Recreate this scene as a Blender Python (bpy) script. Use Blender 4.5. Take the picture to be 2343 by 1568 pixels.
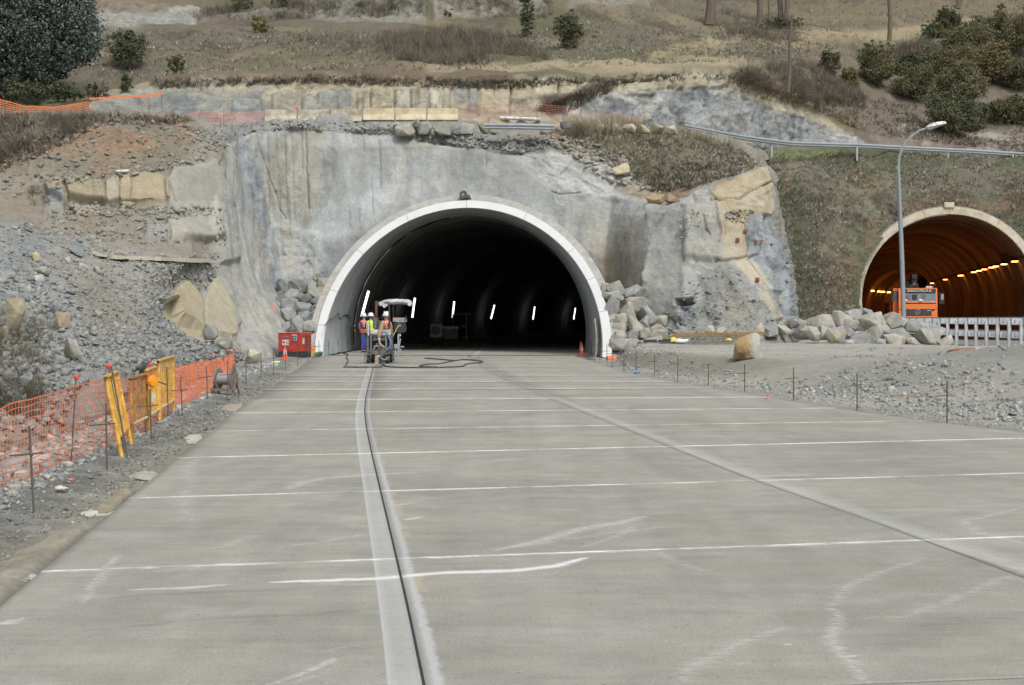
import bpy, bmesh, math, random
import numpy as np
from mathutils import Vector, Matrix
random.seed(7); rng = np.random.default_rng(7)
for o in list(bpy.data.objects): bpy.data.objects.remove(o)
scn = bpy.context.scene
COL = scn.collection
# ---------------------------------------------------------------- camera
EYE = 1.55; FOC = 4000.0; CX = 1171.0; CY = 784.0; PITCH = math.atan(54/4000.0)
cam_d = bpy.data.cameras.new('camera'); cam = bpy.data.objects.new('camera', cam_d); COL.objects.link(cam)
cam_d.sensor_width = 36; cam_d.lens = FOC/2342*36; cam_d.clip_start = 0.1; cam_d.clip_end = 2000
cam.location = (0, 0, EYE); cam.rotation_euler = (math.pi/2-PITCH, 0, 0)
scn.camera = cam
# ---------------------------------------------------------------- overcast daylight
SUN_EL, SUN_AZ = math.radians(52), math.radians(155)
w = bpy.data.worlds.new('World'); scn.world = w; w.use_nodes = True
nt = w.node_tree; nt.nodes.clear()
sky = nt.nodes.new('ShaderNodeTexSky'); sky.sky_type = 'NISHITA'; sky.sun_disc = False
sky.sun_elevation = SUN_EL; sky.sun_rotation = SUN_AZ; sky.air_density = 1.0; sky.dust_density = 4.0; sky.ozone_density = 1.0
hs = nt.nodes.new('ShaderNodeHueSaturation'); hs.inputs['Saturation'].default_value = 0.28
bg = nt.nodes.new('ShaderNodeBackground'); bg.inputs['Strength'].default_value = 0.12
wo = nt.nodes.new('ShaderNodeOutputWorld')
nt.links.new(sky.outputs[0], hs.inputs['Color']); nt.links.new(hs.outputs[0], bg.inputs[0]); nt.links.new(bg.outputs[0], wo.inputs[0])
sd = bpy.data.lights.new('sun', 'SUN'); sd.energy = 1.5; sd.angle = math.radians(18); sd.color = (1.0, 0.97, 0.93)
so = bpy.data.objects.new('sun', sd); COL.objects.link(so)
# sun_rotation is measured clockwise from +Y: this puts the lamp behind the camera, to its right
sv = Vector((math.sin(SUN_AZ)*math.cos(SUN_EL), math.cos(SUN_AZ)*math.cos(SUN_EL), math.sin(SUN_EL)))
so.rotation_euler = (-sv).to_track_quat('-Z', 'Y').to_euler()
scn.view_settings.view_transform = 'Standard'; scn.view_settings.look = 'None'
scn.view_settings.exposure = 0.46; scn.view_settings.gamma = 1.0
scn.view_settings.use_curve_mapping = False
scn.cycles.max_bounces = 6; scn.cycles.diffuse_bounces = 4; scn.cycles.glossy_bounces = 2; scn.cycles.transparent_max_bounces = 12
scn.cycles.sample_clamp_indirect = 4.0

# ---------------------------------------------------------------- pixel <-> place (photo measured at 2342 x 1568)
SP, CP = math.sin(PITCH), math.cos(PITCH)
def W(px, py, d):
    a = (px-CX)/FOC; b = -(py-CY)/FOC
    dx, dy, dz = a, CP+b*SP, -SP+b*CP
    k = d/dy
    return Vector((dx*k, d, EYE+dz*k))
def Wn(px, py, d):
    a = (px-CX)/FOC; b = -(py-CY)/FOC
    k = d/(CP+b*SP)
    return np.stack([a*k, d+0*px, EYE+(-SP+b*CP)*k], -1)
def proj(P):
    x, y, z = P[..., 0], P[..., 1], P[..., 2]-EYE
    f = y*CP-z*SP; u = y*SP+z*CP
    f = np.maximum(f, 0.1)
    return CX+FOC*x/f, CY-FOC*u/f
def G(px, py, z=0.0):          # point of the level z seen at a pixel
    b = -(py-CY)/FOC
    d = (z-EYE)/((-SP+b*CP)/(CP+b*SP))
    return W(px, py, d)
# ---------------------------------------------------------------- numpy noise
def _h(ix, iy, iz, s=0):
    n = (ix.astype(np.int64)*374761393 + iy.astype(np.int64)*668265263 + iz.astype(np.int64)*2147483647 + s*974634777) & 0xffffffff
    n = ((n ^ (n >> 13))*1274126177) & 0xffffffff
    n = ((n ^ (n >> 15))*2246822519) & 0xffffffff
    return ((n ^ (n >> 16)) & 0xffffff)/float(0xffffff)
def vnoise(P, f=1.0, s=0):
    P = P*f; i = np.floor(P); t = P-i; t = t*t*(3-2*t)
    x, y, z = i[..., 0], i[..., 1], i[..., 2]; r = 0
    for a in (0, 1):
        wa = t[..., 0] if a else 1-t[..., 0]
        for b in (0, 1):
            wb = t[..., 1] if b else 1-t[..., 1]
            for c in (0, 1):
                wc = t[..., 2] if c else 1-t[..., 2]
                r = r+wa*wb*wc*_h(x+a, y+b, z+c, s)
    return r*2-1
def fbm(P, f=1.0, o=5, s=0, g=0.5):
    r = 0; a = 1; n = 0
    for k in range(o):
        r = r+a*vnoise(P+17.3*k, f, s+k); n += a; a *= g; f *= 2.03
    return r/n
def cells(P, f=1.0, s=0):      # distance to the border between cells, and a random number per cell
    P = P*f; i = np.floor(P); d1 = np.full(P.shape[:-1], 9.); d2 = d1.copy(); r = np.zeros_like(d1)
    for a in (-1, 0, 1):
        for b in (-1, 0, 1):
            for c in (-1, 0, 1):
                x, y, z = i[..., 0]+a, i[..., 1]+b, i[..., 2]+c
                q = np.stack([x+_h(x, y, z, s), y+_h(x, y, z, s+1), z+_h(x, y, z, s+2)], -1)
                d = np.sqrt(((q-P)**2).sum(-1)); k = _h(x, y, z, s+3)
                n = d < d1
                d2 = np.where(n, d1, np.minimum(d2, d)); r = np.where(n, k, r); d1 = np.where(n, d, d1)
    return d2-d1, r
def sstep(a, b, x):
    t = np.clip((x-a)/(b-a), 0, 1); return t*t*(3-2*t)
def lin(c):
    c = c/255.0
    return c/12.92 if c < .04045 else ((c+.055)/1.055)**2.4
def C(r, g, b, k=0.80): return (lin(r)*k, lin(g)*k, lin(b)*k)

def mute(c, sat=.78, k=1.0):
    c = np.asarray(c); m = c@np.array([.3, .55, .15]); return (m[..., None]+(c-m[..., None])*sat)*np.array([.985, 1.0, .985])*k
# ---------------------------------------------------------------- tags
def tag(o, label=None, cat=None, group=None, kind=None):
    if label: o['label'] = label
    if cat: o['category'] = cat
    if group: o['group'] = group
    if kind: o['kind'] = kind
    return o
def empty(name, loc=(0, 0, 0), rz=0, label=None, cat=None, group=None):
    o = bpy.data.objects.new(name, None); COL.objects.link(o); o.location = loc; o.rotation_euler = (0, 0, rz)
    o.empty_display_size = .1
    return tag(o, label, cat, group)
KIDS = {}
def adopt(o, parent):
    if parent is not None:
        o.parent = parent; KIDS.setdefault(parent.name, []).append(o)
    return o
def _copy(o, parent=None):
    c = o.copy(); COL.objects.link(c)
    if parent is not None: c.parent = parent; KIDS.setdefault(parent.name, []).append(c)
    for ch in KIDS.get(o.name, []): _copy(ch, c)
    return c
def dup(o, loc, rz=0, label=None, **k):
    c = _copy(o); c.location = loc; c.rotation_euler = (0, 0, rz)
    tag(c, label, **k); return c
# ---------------------------------------------------------------- materials
M = {}
def newmat(name):
    m = bpy.data.materials.new(name); m.use_nodes = True; n = m.node_tree
    b = n.nodes.get('Principled BSDF'); M[name] = m
    return m, n, b
def N(n, t, **k):
    x = n.nodes.new(t)
    for a, v in k.items(): setattr(x, a, v)
    return x
def noise_node(n, scale, detail=4, rough=.55, vec=None, stretch=None):
    t = N(n, 'ShaderNodeTexNoise'); t.inputs['Scale'].default_value = scale; t.inputs['Detail'].default_value = detail
    t.inputs['Roughness'].default_value = rough
    if vec is None:
        g = N(n, 'ShaderNodeNewGeometry'); vec = g.outputs['Position']
    if stretch:
        mp = N(n, 'ShaderNodeMapping'); mp.inputs['Scale'].default_value = stretch
        if len(stretch) == 3: n.links.new(vec, mp.inputs[0]); vec = mp.outputs[0]
    n.links.new(vec, t.inputs['Vector'])
    return t
def ramp(n, src, stops):
    r = N(n, 'ShaderNodeValToRGB'); e = r.color_ramp.elements
    while len(e) > 1: e.remove(e[-1])
    e[0].position = stops[0][0]; e[0].color = (*stops[0][1], 1) if len(stops[0][1]) == 3 else stops[0][1]
    for p, c in stops[1:]:
        x = e.new(p); x.color = (*c, 1) if len(c) == 3 else c
    n.links.new(src, r.inputs[0]); return r
def mixc(n, a, b, f, mode='MIX'):
    x = N(n, 'ShaderNodeMix', data_type='RGBA', blend_type=mode)
    for s, v in ((x.inputs[6], a), (x.inputs[7], b)):
        if isinstance(v, tuple): s.default_value = (*v[:3], 1)
        else: n.links.new(v, s)
    if isinstance(f, (int, float)): x.inputs[0].default_value = f
    else: n.links.new(f, x.inputs[0])
    return x.outputs[2]
def mat(name, col, rough=.6, metal=0, var=.18, vs=8, bump=.0, bs=30, dirt=None, dv=.35, ds=3, emit=None, es=0, alpha=1, coat=0):
    if name in M: return M[name]
    m, n, b = newmat(name)
    b.inputs['Roughness'].default_value = rough; b.inputs['Metallic'].default_value = metal
    if coat: b.inputs['Coat Weight'].default_value = coat
    t = noise_node(n, vs, 5)
    lo = tuple(c*(1-var) for c in col); hi = tuple(min(1, c*(1+var)) for c in col)
    out = ramp(n, t.outputs[0], [(.3, lo), (.7, hi)]).outputs[0]
    if dirt:
        t2 = noise_node(n, ds, 6, .65)
        f = ramp(n, t2.outputs[0], [(.5-dv*.3, (0, 0, 0)), (.5+dv*.35, (1, 1, 1))])
        out = mixc(n, out, dirt, f.outputs[0])
    n.links.new(out, b.inputs['Base Color'])
    if bump:
        t3 = noise_node(n, bs, 6, .6); bp = N(n, 'ShaderNodeBump'); bp.inputs['Strength'].default_value = bump; bp.inputs['Distance'].default_value = .05
        n.links.new(t3.outputs[0], bp.inputs['Height']); n.links.new(bp.outputs[0], b.inputs['Normal'])
    if emit:
        b.inputs['Emission Color'].default_value = (*emit, 1); b.inputs['Emission Strength'].default_value = es
    return m
def terrain_mat(name, k=1.0, fs=3.0, bump=.6, streak=None, rough=.95):
    m, n, b = newmat(name); b.inputs['Roughness'].default_value = rough; b.inputs['Specular IOR Level'].default_value = .2
    a = N(n, 'ShaderNodeAttribute', attribute_name='Col')
    t = noise_node(n, fs, 8, .7); t2 = noise_node(n, fs*6, 6, .7)
    f1 = ramp(n, t.outputs[0], [(.25, (.80,)*3), (.75, (1.18,)*3)])
    f2 = ramp(n, t2.outputs[0], [(.25, (.76,)*3), (.75, (1.22,)*3)])
    c = mixc(n, a.outputs['Color'], f1.outputs[0], 1.0, 'MULTIPLY'); c = mixc(n, c, f2.outputs[0], 1.0, 'MULTIPLY')
    ra = N(n, 'ShaderNodeAttribute', attribute_name='Rgh'); ds_ = noise_node(n, 1.3, 3, .6); wv = N(n, 'ShaderNodeVectorMath', operation='MULTIPLY_ADD'); wv.inputs[1].default_value = (.7, .7, .7)
    gp_ = N(n, 'ShaderNodeNewGeometry'); n.links.new(ds_.outputs['Color'], wv.inputs[0]); n.links.new(gp_.outputs['Position'], wv.inputs[2]); mp_ = N(n, 'ShaderNodeMapping'); mp_.inputs['Scale'].default_value = (1, 1, 1.7); mp_.inputs['Rotation'].default_value = (.2, .35, 0); n.links.new(wv.outputs[0], mp_.inputs[0])
    cs = []
    for sc_, lo_ in ((.8, .72), (2.9, .74)):
        vo = N(n, 'ShaderNodeTexVoronoi', feature='DISTANCE_TO_EDGE'); vo.inputs['Scale'].default_value = sc_; n.links.new(mp_.outputs[0], vo.inputs['Vector'])
        cr = ramp(n, vo.outputs['Distance'], [(0, (lo_,)*3), (.05, (1,)*3)]); cs.append(cr); c = mixc(n, c, mixc(n, c, cr.outputs[0], 1.0, 'MULTIPLY'), ra.outputs['Fac'])  # crack shade: colour darkened along the cell borders
    if streak:
        t4 = noise_node(n, 1.0, 5, .6, stretch=streak); f4 = ramp(n, t4.outputs[0], [(.3, (.82,)*3), (.6, (1.1,)*3)])
        c = mixc(n, c, f4.outputs[0], 1.0, 'MULTIPLY')
    n.links.new(c, b.inputs['Base Color'])
    bp = N(n, 'ShaderNodeBump'); bp.inputs['Strength'].default_value = bump; bp.inputs['Distance'].default_value = .06
    t3 = noise_node(n, fs*3, 8, .75); hh = mixc(n, t3.outputs[0], mixc(n, t3.outputs[0], cs[0].outputs[0], .6), ra.outputs['Fac']); n.links.new(hh, bp.inputs['Height']); n.links.new(bp.outputs[0], b.inputs['Normal'])
    return m
def attr_mat(name, rough=.8, var=.25, vs=20, bump=.3, trans=0, spec=.3):
    m, n, b = newmat(name); b.inputs['Roughness'].default_value = rough; b.inputs['Specular IOR Level'].default_value = spec
    a = N(n, 'ShaderNodeAttribute', attribute_name='Col')
    t = noise_node(n, vs, 6, .65); f1 = ramp(n, t.outputs[0], [(.3, (1-var,)*3), (.7, (1+var,)*3)])
    c = mixc(n, a.outputs['Color'], f1.outputs[0], 1.0, 'MULTIPLY'); n.links.new(c, b.inputs['Base Color'])
    if bump:
        bp = N(n, 'ShaderNodeBump'); bp.inputs['Strength'].default_value = bump; bp.inputs['Distance'].default_value = .05
        n.links.new(t.outputs[0], bp.inputs['Height']); n.links.new(bp.outputs[0], b.inputs['Normal'])
    return m
# ---------------------------------------------------------------- mesh making
def link(name, me, m=None, parent=None):
    o = bpy.data.objects.new(name, me); COL.objects.link(o)
    if m is not None:
        if len(me.materials) == 0: me.materials.append(m)
    adopt(o, parent); return o
def np_mesh(name, V, F, col=None, smooth=False, rgh=None):
    """V (n,3); F (m,k) one face size; col (n,3) -> vertex attribute Col"""
    me = bpy.data.meshes.new(name); V = np.ascontiguousarray(V, dtype=np.float32); F = np.ascontiguousarray(F, dtype=np.int32)
    me.vertices.add(len(V)); me.vertices.foreach_set('co', V.ravel())
    m, k = F.shape; me.loops.add(m*k); me.loops.foreach_set('vertex_index', F.ravel())
    me.polygons.add(m); me.polygons.foreach_set('loop_start', np.arange(0, m*k, k, dtype=np.int32))
    if smooth: me.polygons.foreach_set('use_smooth', np.ones(m, dtype=bool))
    if col is not None:
        a = me.attributes.new('Col', 'FLOAT_COLOR', 'POINT')
        a.data.foreach_set('color', np.concatenate([col, np.ones((len(col), 1))], 1).astype(np.float32).ravel())
    if rgh is not None:
        a = me.attributes.new('Rgh', 'FLOAT', 'POINT'); a.data.foreach_set('value', rgh.astype(np.float32).ravel())
    me.update(calc_edges=True)
    return me
class MB:
    def __init__(s): s.v = []; s.f = []
    def add(s, V, F):
        b = len(s.v); s.v += [tuple(p) for p in V]; s.f += [tuple(b+i for i in q) for q in F]; return s
    def box(s, c, d, rot=None, taper=1.0, bev=0.0):
        x, y, z = d[0]/2, d[1]/2, d[2]/2; V = []
        for sz, k in ((-1, 1), (1, taper)):
            for sx, sy in ((-1, -1), (1, -1), (1, 1), (-1, 1)): V.append(Vector((sx*x*k, sy*y*k, sz*z)))
        if rot: V = [rot @ p for p in V]
        V = [p+Vector(c) for p in V]
        return s.add(V, [(3, 2, 1, 0), (4, 5, 6, 7), (0, 1, 5, 4), (1, 2, 6, 5), (2, 3, 7, 6), (3, 0, 4, 7)])
    def bb(s, x0, x1, y0, y1, z0, z1): return s.box(((x0+x1)/2, (y0+y1)/2, (z0+z1)/2), (x1-x0, y1-y0, z1-z0))
    def cyl(s, a, b, r, r2=None, n=10, cap=True):
        a, b = Vector(a), Vector(b); r2 = r if r2 is None else r2
        z = (b-a).normalized(); x = z.orthogonal().normalized(); y = z.cross(x); V = []
        for p, q in ((a, r), (b, r2)):
            for i in range(n): t = 2*math.pi*i/n; V.append(p+x*math.cos(t)*q+y*math.sin(t)*q)
        F = [(i, (i+1) % n, n+(i+1) % n, n+i) for i in range(n)]
        if cap: F += [tuple(range(n-1, -1, -1)), tuple(range(n, 2*n))]
        return s.add(V, F)
    def tube(s, P, r, n=6, smooth=3):
        P = [Vector(p) for p in P]
        if smooth and len(P) > 2:
            Q = []
            for i in range(len(P)-1):
                p0, p1, p2, p3 = P[max(i-1, 0)], P[i], P[i+1], P[min(i+2, len(P)-1)]
                for k in range(smooth):
                    t = k/smooth; Q.append(.5*((2*p1)+(p2-p0)*t+(2*p0-5*p1+4*p2-p3)*t*t+(3*p1-p0-3*p2+p3)*t**3))
            Q.append(P[-1]); P = Q
        R = r if isinstance(r, (list, tuple)) else [r]*len(P)
        if len(R) != len(P): R = list(np.interp(np.linspace(0, 1, len(P)), np.linspace(0, 1, len(R)), R))
        V = []; x = None
        for i, p in enumerate(P):
            z = (P[min(i+1, len(P)-1)]-P[max(i-1, 0)]).normalized()
            if x is None: x = z.orthogonal().normalized()
            x = (x-z*x.dot(z)); x = x.normalized() if x.length > 1e-5 else z.orthogonal().normalized()
            y = z.cross(x)
            for k in range(n): t = 2*math.pi*k/n; V.append(p+x*math.cos(t)*R[i]+y*math.sin(t)*R[i])
        F = []
        for i in range(len(P)-1):
            for k in range(n): F.append((i*n+k, i*n+(k+1) % n, (i+1)*n+(k+1) % n, (i+1)*n+k))
        F += [tuple(range(n-1, -1, -1)), tuple(range((len(P)-1)*n, len(P)*n))]
        return s.add(V, F)
    def prism(s, pts, y0, y1, ax='y'):   # polygon in (x,z) pushed along y (or (y,z) along x)
        n = len(pts); mk = (lambda p, t: (p[0], t, p[1])) if ax == 'y' else (lambda p, t: (t, p[0], p[1]))
        if ax == 'z': mk = lambda p, t: (p[0], p[1], t)
        V = [mk(p, y0) for p in pts]+[mk(p, y1) for p in pts]
        return s.add(V, [tuple(range(n)), tuple(range(2*n-1, n-1, -1))]+[(i, n+i, n+(i+1) % n, (i+1) % n) for i in range(n)])
    def lathe(s, prof, c=(0, 0, 0), n=16):
        V = []; m = len(prof)
        for r, z in prof:
            for k in range(n): t = 2*math.pi*k/n; V.append((c[0]+r*math.cos(t), c[1]+r*math.sin(t), c[2]+z))
        F = [(i*n+k, i*n+(k+1) % n, (i+1)*n+(k+1) % n, (i+1)*n+k) for i in range(m-1) for k in range(n)]
        F += [tuple(range(n-1, -1, -1)), tuple(range((m-1)*n, m*n))]
        return s.add(V, F)
    def ball(s, c, r, n=10, m=6):
        r = (r, r, r) if isinstance(r, (int, float)) else r; V = []
        for i in range(m+1):
            a = math.pi*i/m-math.pi/2+(.02 if i == 0 else (-.02 if i == m else 0))
            for k in range(n): t = 2*math.pi*k/n; V.append((c[0]+r[0]*math.cos(a)*math.cos(t), c[1]+r[1]*math.cos(a)*math.sin(t), c[2]+r[2]*math.sin(a)))
        F = [(i*n+k, i*n+(k+1) % n, (i+1)*n+(k+1) % n, (i+1)*n+k) for i in range(m) for k in range(n)]
        F += [tuple(range(n-1, -1, -1)), tuple(range(m*n, (m+1)*n))]
        return s.add(V, F)
    def build(s, name, m, parent=None, smooth=False, bevel=0):
        me = bpy.data.meshes.new(name); me.from_pydata(s.v, [], s.f); me.update()
        bm = bmesh.new(); bm.from_mesh(me); bmesh.ops.recalc_face_normals(bm, faces=bm.faces)
        if bevel: bmesh.ops.bevel(bm, geom=[e for e in bm.edges], offset=bevel, segments=1, affect='EDGES', clamp_overlap=True)
        bm.to_mesh(me); bm.free()
        if smooth:
            me.polygons.foreach_set('use_smooth', [True]*len(me.polygons))
            try: me.set_sharp_from_angle(angle=math.radians(38))
            except Exception: pass
        return link(name, me, m, parent)
def text_mesh(txt, size, name, m, parent, loc, rot=(math.pi/2, 0, 0), bold=.0, sx=1, extr=.004):
    cu = bpy.data.curves.new(name, 'FONT'); cu.body = txt; cu.size = size; cu.align_x = 'CENTER'; cu.align_y = 'CENTER'
    cu.extrude = extr; cu.offset = bold; cu.resolution_u = 2
    t = bpy.data.objects.new('tmp', cu); COL.objects.link(t)
    dg = bpy.context.evaluated_depsgraph_get(); me = bpy.data.meshes.new_from_object(t.evaluated_get(dg))
    bpy.data.objects.remove(t)
    o = link(name, me, None, parent); me.materials.clear(); me.materials.append(m)
    o.location = loc; o.rotation_euler = rot; o.scale = (sx, 1, 1); return o
# ---------------------------------------------------------------- rocks: ball pushed onto random planes
def ico(sub):
    bm = bmesh.new(); bmesh.ops.create_icosphere(bm, subdivisions=sub, radius=1.0)
    V = np.array([v.co[:] for v in bm.verts]); F = np.array([[v.index for v in f.verts] for f in bm.faces]); bm.free(); return V, F
ICO = {k: ico(k) for k in (1, 2, 3, 4)}
def hull_rock(seed, n=12, boxy=.6, bev=0, sub=0, rough=.0):
    """angular broken stone: hull of scattered points, edges knocked off"""
    r = np.random.default_rng(seed); P = r.uniform(-1, 1, (n, 3)); m = np.abs(P).max(1)[:, None]; L = np.linalg.norm(P, axis=1)[:, None]
    P = P/(m*boxy+L*(1-boxy))*r.uniform(.78, 1.0, (n, 1))
    bm = bmesh.new()
    for p in P: bm.verts.new(p)
    g = bmesh.ops.convex_hull(bm, input=bm.verts); bmesh.ops.delete(bm, geom=[v for v in bm.verts if not v.link_faces], context='VERTS')
    if bev: 
        bmesh.ops.dissolve_limit(bm, angle_limit=math.radians(16), verts=bm.verts, edges=bm.edges)
        bmesh.ops.bevel(bm, geom=bm.edges[:], offset=bev, segments=2, affect='EDGES', clamp_overlap=True, profile=.6)
    bmesh.ops.triangulate(bm, faces=bm.faces)
    if sub: bmesh.ops.subdivide_edges(bm, edges=bm.edges[:], cuts=sub, use_grid_fill=True); bmesh.ops.triangulate(bm, faces=bm.faces)
    bm.verts.index_update(); V = np.array([v.co[:] for v in bm.verts]); F = np.array([[v.index for v in f.verts] for f in bm.faces]); bm.free()
    if rough: V = V*(1+rough*fbm(V+seed*1.7, 1.6, 5, seed, .65))[:, None]
    V -= (V.max(0)+V.min(0))/2; V /= (V.max(0)-V.min(0))/2
    return V, F
# ================================================================ TERRAIN
def road_tab(P): 
    P = [G(*p) for p in P]; P.sort(key=lambda q: q.y); return np.array([q.y for q in P]), np.array([q.x for q in P])
LE = road_tab([(95, 1307), (295, 1140), (405, 1048), (482, 987), (532, 945), (575, 915), (612, 893), (720, 815)])
RE = road_tab([(2600, 1022), (2300, 985), (2140, 966), (1930, 937), (1785, 914), (1675, 895), (1525, 871), (1435, 852), (1382, 836)])
JA = road_tab([(970, 1568), (935, 1400), (903, 1260), (870, 1122), (850, 1037), (838, 980), (834, 941), (836, 913), (843, 880), (853, 840)])
JB = road_tab([(2342, 1322), (2000, 1195), (1700, 1090), (1400, 970), (1250, 910), (1150, 867), (1100, 840)])
def ext(T, d, near, far=None):
    y, x = T; r = np.interp(d, y, x)
    r = np.where(d < y[0], x[0]+near*(d-y[0]), r)
    return np.where(d > y[-1], x[-1]+(0 if far is None else far)*(d-y[-1]), r)
# tunnel axis: straight through the portal, then curving right
AX_Y = np.array([60, 88, 107, 123, 145, 165, 185, 215, 240, 280.]); 
LAMP_X = np.array([-6.9, -6.8, -6.0, -4.15, -1.6, 2.06, 6.6, 15.0, 24.0, 42.0])
TX, TZ, TR = -2.14, .87, 5.85
def axis_x(y): return TX+np.interp(y, AX_Y, LAMP_X-LAMP_X[0])
def XL(d): return ext(LE, np.asarray(d, float), -.098, -.01)
def XR(d): return ext(RE, np.asarray(d, float), -.20, -.03)
def inpoly(px, py, poly):
    """signed distance in photo pixels, positive inside"""
    P = np.array(poly, float); n = len(P); best = np.full(px.shape, 1e9); ins = np.zeros(px.shape, bool)
    for i in range(n):
        a, b = P[i], P[(i+1) % n]; e = b-a; L = (e**2).sum()+1e-9
        t = np.clip(((px-a[0])*e[0]+(py-a[1])*e[1])/L, 0, 1)
        best = np.minimum(best, (px-a[0]-t*e[0])**2+(py-a[1]-t*e[1])**2)
        c = ((a[1] > py) != (b[1] > py)) & (px < (b[0]-a[0])*(py-a[1])/(b[1]-a[1]+1e-9)+a[0]); ins ^= c
    return np.sqrt(best)*np.where(ins, 1, -1)
def grid_net(rows, step):
    A = np.array([[tuple(W(*p)) for p in r] for r in rows]); PX = np.array([[p[:2] for p in r] for r in rows], float)
    M_, K = A.shape[:2]
    rn = [max(2, int(math.ceil(np.abs(PX[i+1, :, 1]-PX[i, :, 1]).max()/step))) for i in range(M_-1)]
    cn = [max(2, int(math.ceil(np.hypot(*(PX[:, j+1]-PX[:, j]).T).max()/step*.9))) for j in range(K-1)]
    u = np.concatenate([i+np.arange(n)/n for i, n in enumerate(rn)]+[[M_-1]]); v = np.concatenate([j+np.arange(n)/n for j, n in enumerate(cn)]+[[K-1]])
    T = np.empty((len(u), K, 3))
    for j in range(K):
        for c in range(3): T[:, j, c] = np.interp(u, np.arange(M_), A[:, j, c])
    R = np.empty((len(u), len(v), 3))
    for c in range(3):
        for i in range(len(u)): R[i, :, c] = np.interp(v, np.arange(K), T[i, :, c])
    return R
def blur(R, n):
    for _ in range(n):
        Q = R.copy(); Q[1:-1] = (R[:-2]+2*R[1:-1]+R[2:])/4; R = Q.copy(); R[:, 1:-1] = (Q[:, :-2]+2*Q[:, 1:-1]+Q[:, 2:])/4
    return R
def gnormals(R):
    a = np.gradient(R, axis=0); b = np.gradient(R, axis=1); n = np.cross(a, b); n /= np.linalg.norm(n, axis=-1)[..., None]+1e-9
    return n
def quads(h, w_, drop=None):
    i = np.arange(h*w_).reshape(h, w_); F = np.stack([i[:-1, :-1], i[:-1, 1:], i[1:, 1:], i[1:, :-1]], -1).reshape(-1, 4)
    return F if drop is None else F[~drop.reshape(-1)]
ZB = {}; SURF = []
def zb_add(R):
    P = R.reshape(-1, 3); px, py = proj(P); SURF.append((px, py, P))
def spot(px, py):
    """nearest built ground point seen at a pixel of the photo"""
    best = None
    for (x, y, P) in SURF:
        d = np.abs(x-px)+np.abs(y-py); k = np.where(d < 9)[0]
        if len(k) == 0: continue
        j = k[np.argmin(P[k, 1]+d[k]*.15)]
        if best is None or P[j, 1] < best[1]-1.0: best = P[j]
    return Vector(best) if best is not None else G(px, py)
class Paint:
    def __init__(s, P, base, warp=9, ws=.35, seed=0):
        s.px, s.py = proj(P); s.P = P
        w1 = fbm(P, ws, 4, seed+40, .6); w2 = fbm(P+31.7, ws, 4, seed+44, .6)
        s.wx = s.px+w1*warp*2.2; s.wy = s.py+w2*warp*1.3
        s.c = np.empty(P.shape); s.c[:] = base; s.push = np.zeros(P.shape[:-1]); s.rough = np.ones(P.shape[:-1])
    def blob(s, poly, col, soft=14, a=1.0, push=0, rough=None, warp=True, grain=0):
        x, y = (s.wx, s.wy) if warp else (s.px, s.py)
        q = np.array(poly); m = (x > q[:, 0].min()-soft) & (x < q[:, 0].max()+soft) & (y > q[:, 1].min()-soft) & (y < q[:, 1].max()+soft)
        if not m.any(): return s
        f = np.zeros(x.shape); f[m] = sstep(-soft, soft, inpoly(x[m], y[m], poly))
        if grain: f = f*sstep(-.25, .25, s.g(grain)+(f-.5)*1.2)
        f = f*a
        if col is not None: s.c = s.c*(1-f[..., None])+np.array(col)*f[..., None]
        if push: s.push = s.push+f*push
        if rough is not None: s.rough = s.rough*(1-f)+rough*f
        return s
    def g(s, f):
        if not hasattr(s, '_g'): s._g = {}
        if f not in s._g: s._g[f] = fbm(s.P, f, 5, 71, .6)
        return s._g[f]
    def line(s, pts, col, wd=2.0, a=1.0, push=0, warp=0):
        for (x0, y0), (x1, y1) in zip(pts[:-1], pts[1:]):
            X, Y = (s.wx*warp+s.px*(1-warp), s.wy*warp+s.py*(1-warp))
            e = np.array([x1-x0, y1-y0]); L = (e**2).sum(); t = np.clip(((X-x0)*e[0]+(Y-y0)*e[1])/L, 0, 1)
            d = np.hypot(X-x0-t*e[0], Y-y0-t*e[1]); f = np.clip(1.3-d/wd, 0, 1)*a
            if col is not None: s.c = s.c*(1-f[..., None])+np.array(col)*f[..., None]
            if push: s.push = s.push+f*push
        return s
    def mottle(s, col, f, lo=.0, hi=.35, a=1.0, seed=0, where=None, stretch=None):
        P = s.P+seed*5.5
        if stretch is not None: P = P*np.array(stretch)
        k = sstep(lo, hi, fbm(P, f, 5, 90+seed, .6))*a
        if where is not None: k = k*where
        s.c = s.c*(1-k[..., None])+np.array(col)*k[..., None]; return s
    def fibre(s, dirv, f, colA, a, push=0, where=1, seed=0, along=.12):
        d = np.array(dirv, float); d /= np.linalg.norm(d); t = (s.P@d)[..., None]; Q = s.P-(1-along)*t*d
        n = fbm(Q+seed, f, 5, 120+seed, .6); k = sstep(.0, .4, n)*a*where; s.c = s.c*(1-k[..., None])+np.array(colA)*k[..., None]; s.push = s.push+n*push*where; return s
    def region(s, poly, soft=14):
        return sstep(-soft, soft, inpoly(s.wx, s.wy, poly))
K_TER = .80
def T(r, g, b, k=1.0): return tuple(lin(v)*K_TER*k for v in (r, g, b))
SHOT, SHOT_D, SHOT_W, SHALE = T(184, 188, 187), T(146, 150, 151), T(180, 172, 156), T(142, 150, 157)
SAND, SAND_P, SAND_Y, SOIL = T(176, 167, 146), T(190, 184, 168), T(176, 162, 132), T(154, 126, 98)
RUB, RUB_B, DIRT, MEAD = T(148, 149, 146), T(154, 148, 134), T(146, 134, 112), T(124, 116, 98)
GRN, BRN, PATH, DRY = T(104, 112, 66), T(104, 92, 80), T(160, 146, 112), T(136, 126, 108)
mat_rock = terrain_mat('weathered_rock', fs=2.2, bump=.7)
mat_dirt = terrain_mat('loose_dirt', fs=3.0, bump=.9)
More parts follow.
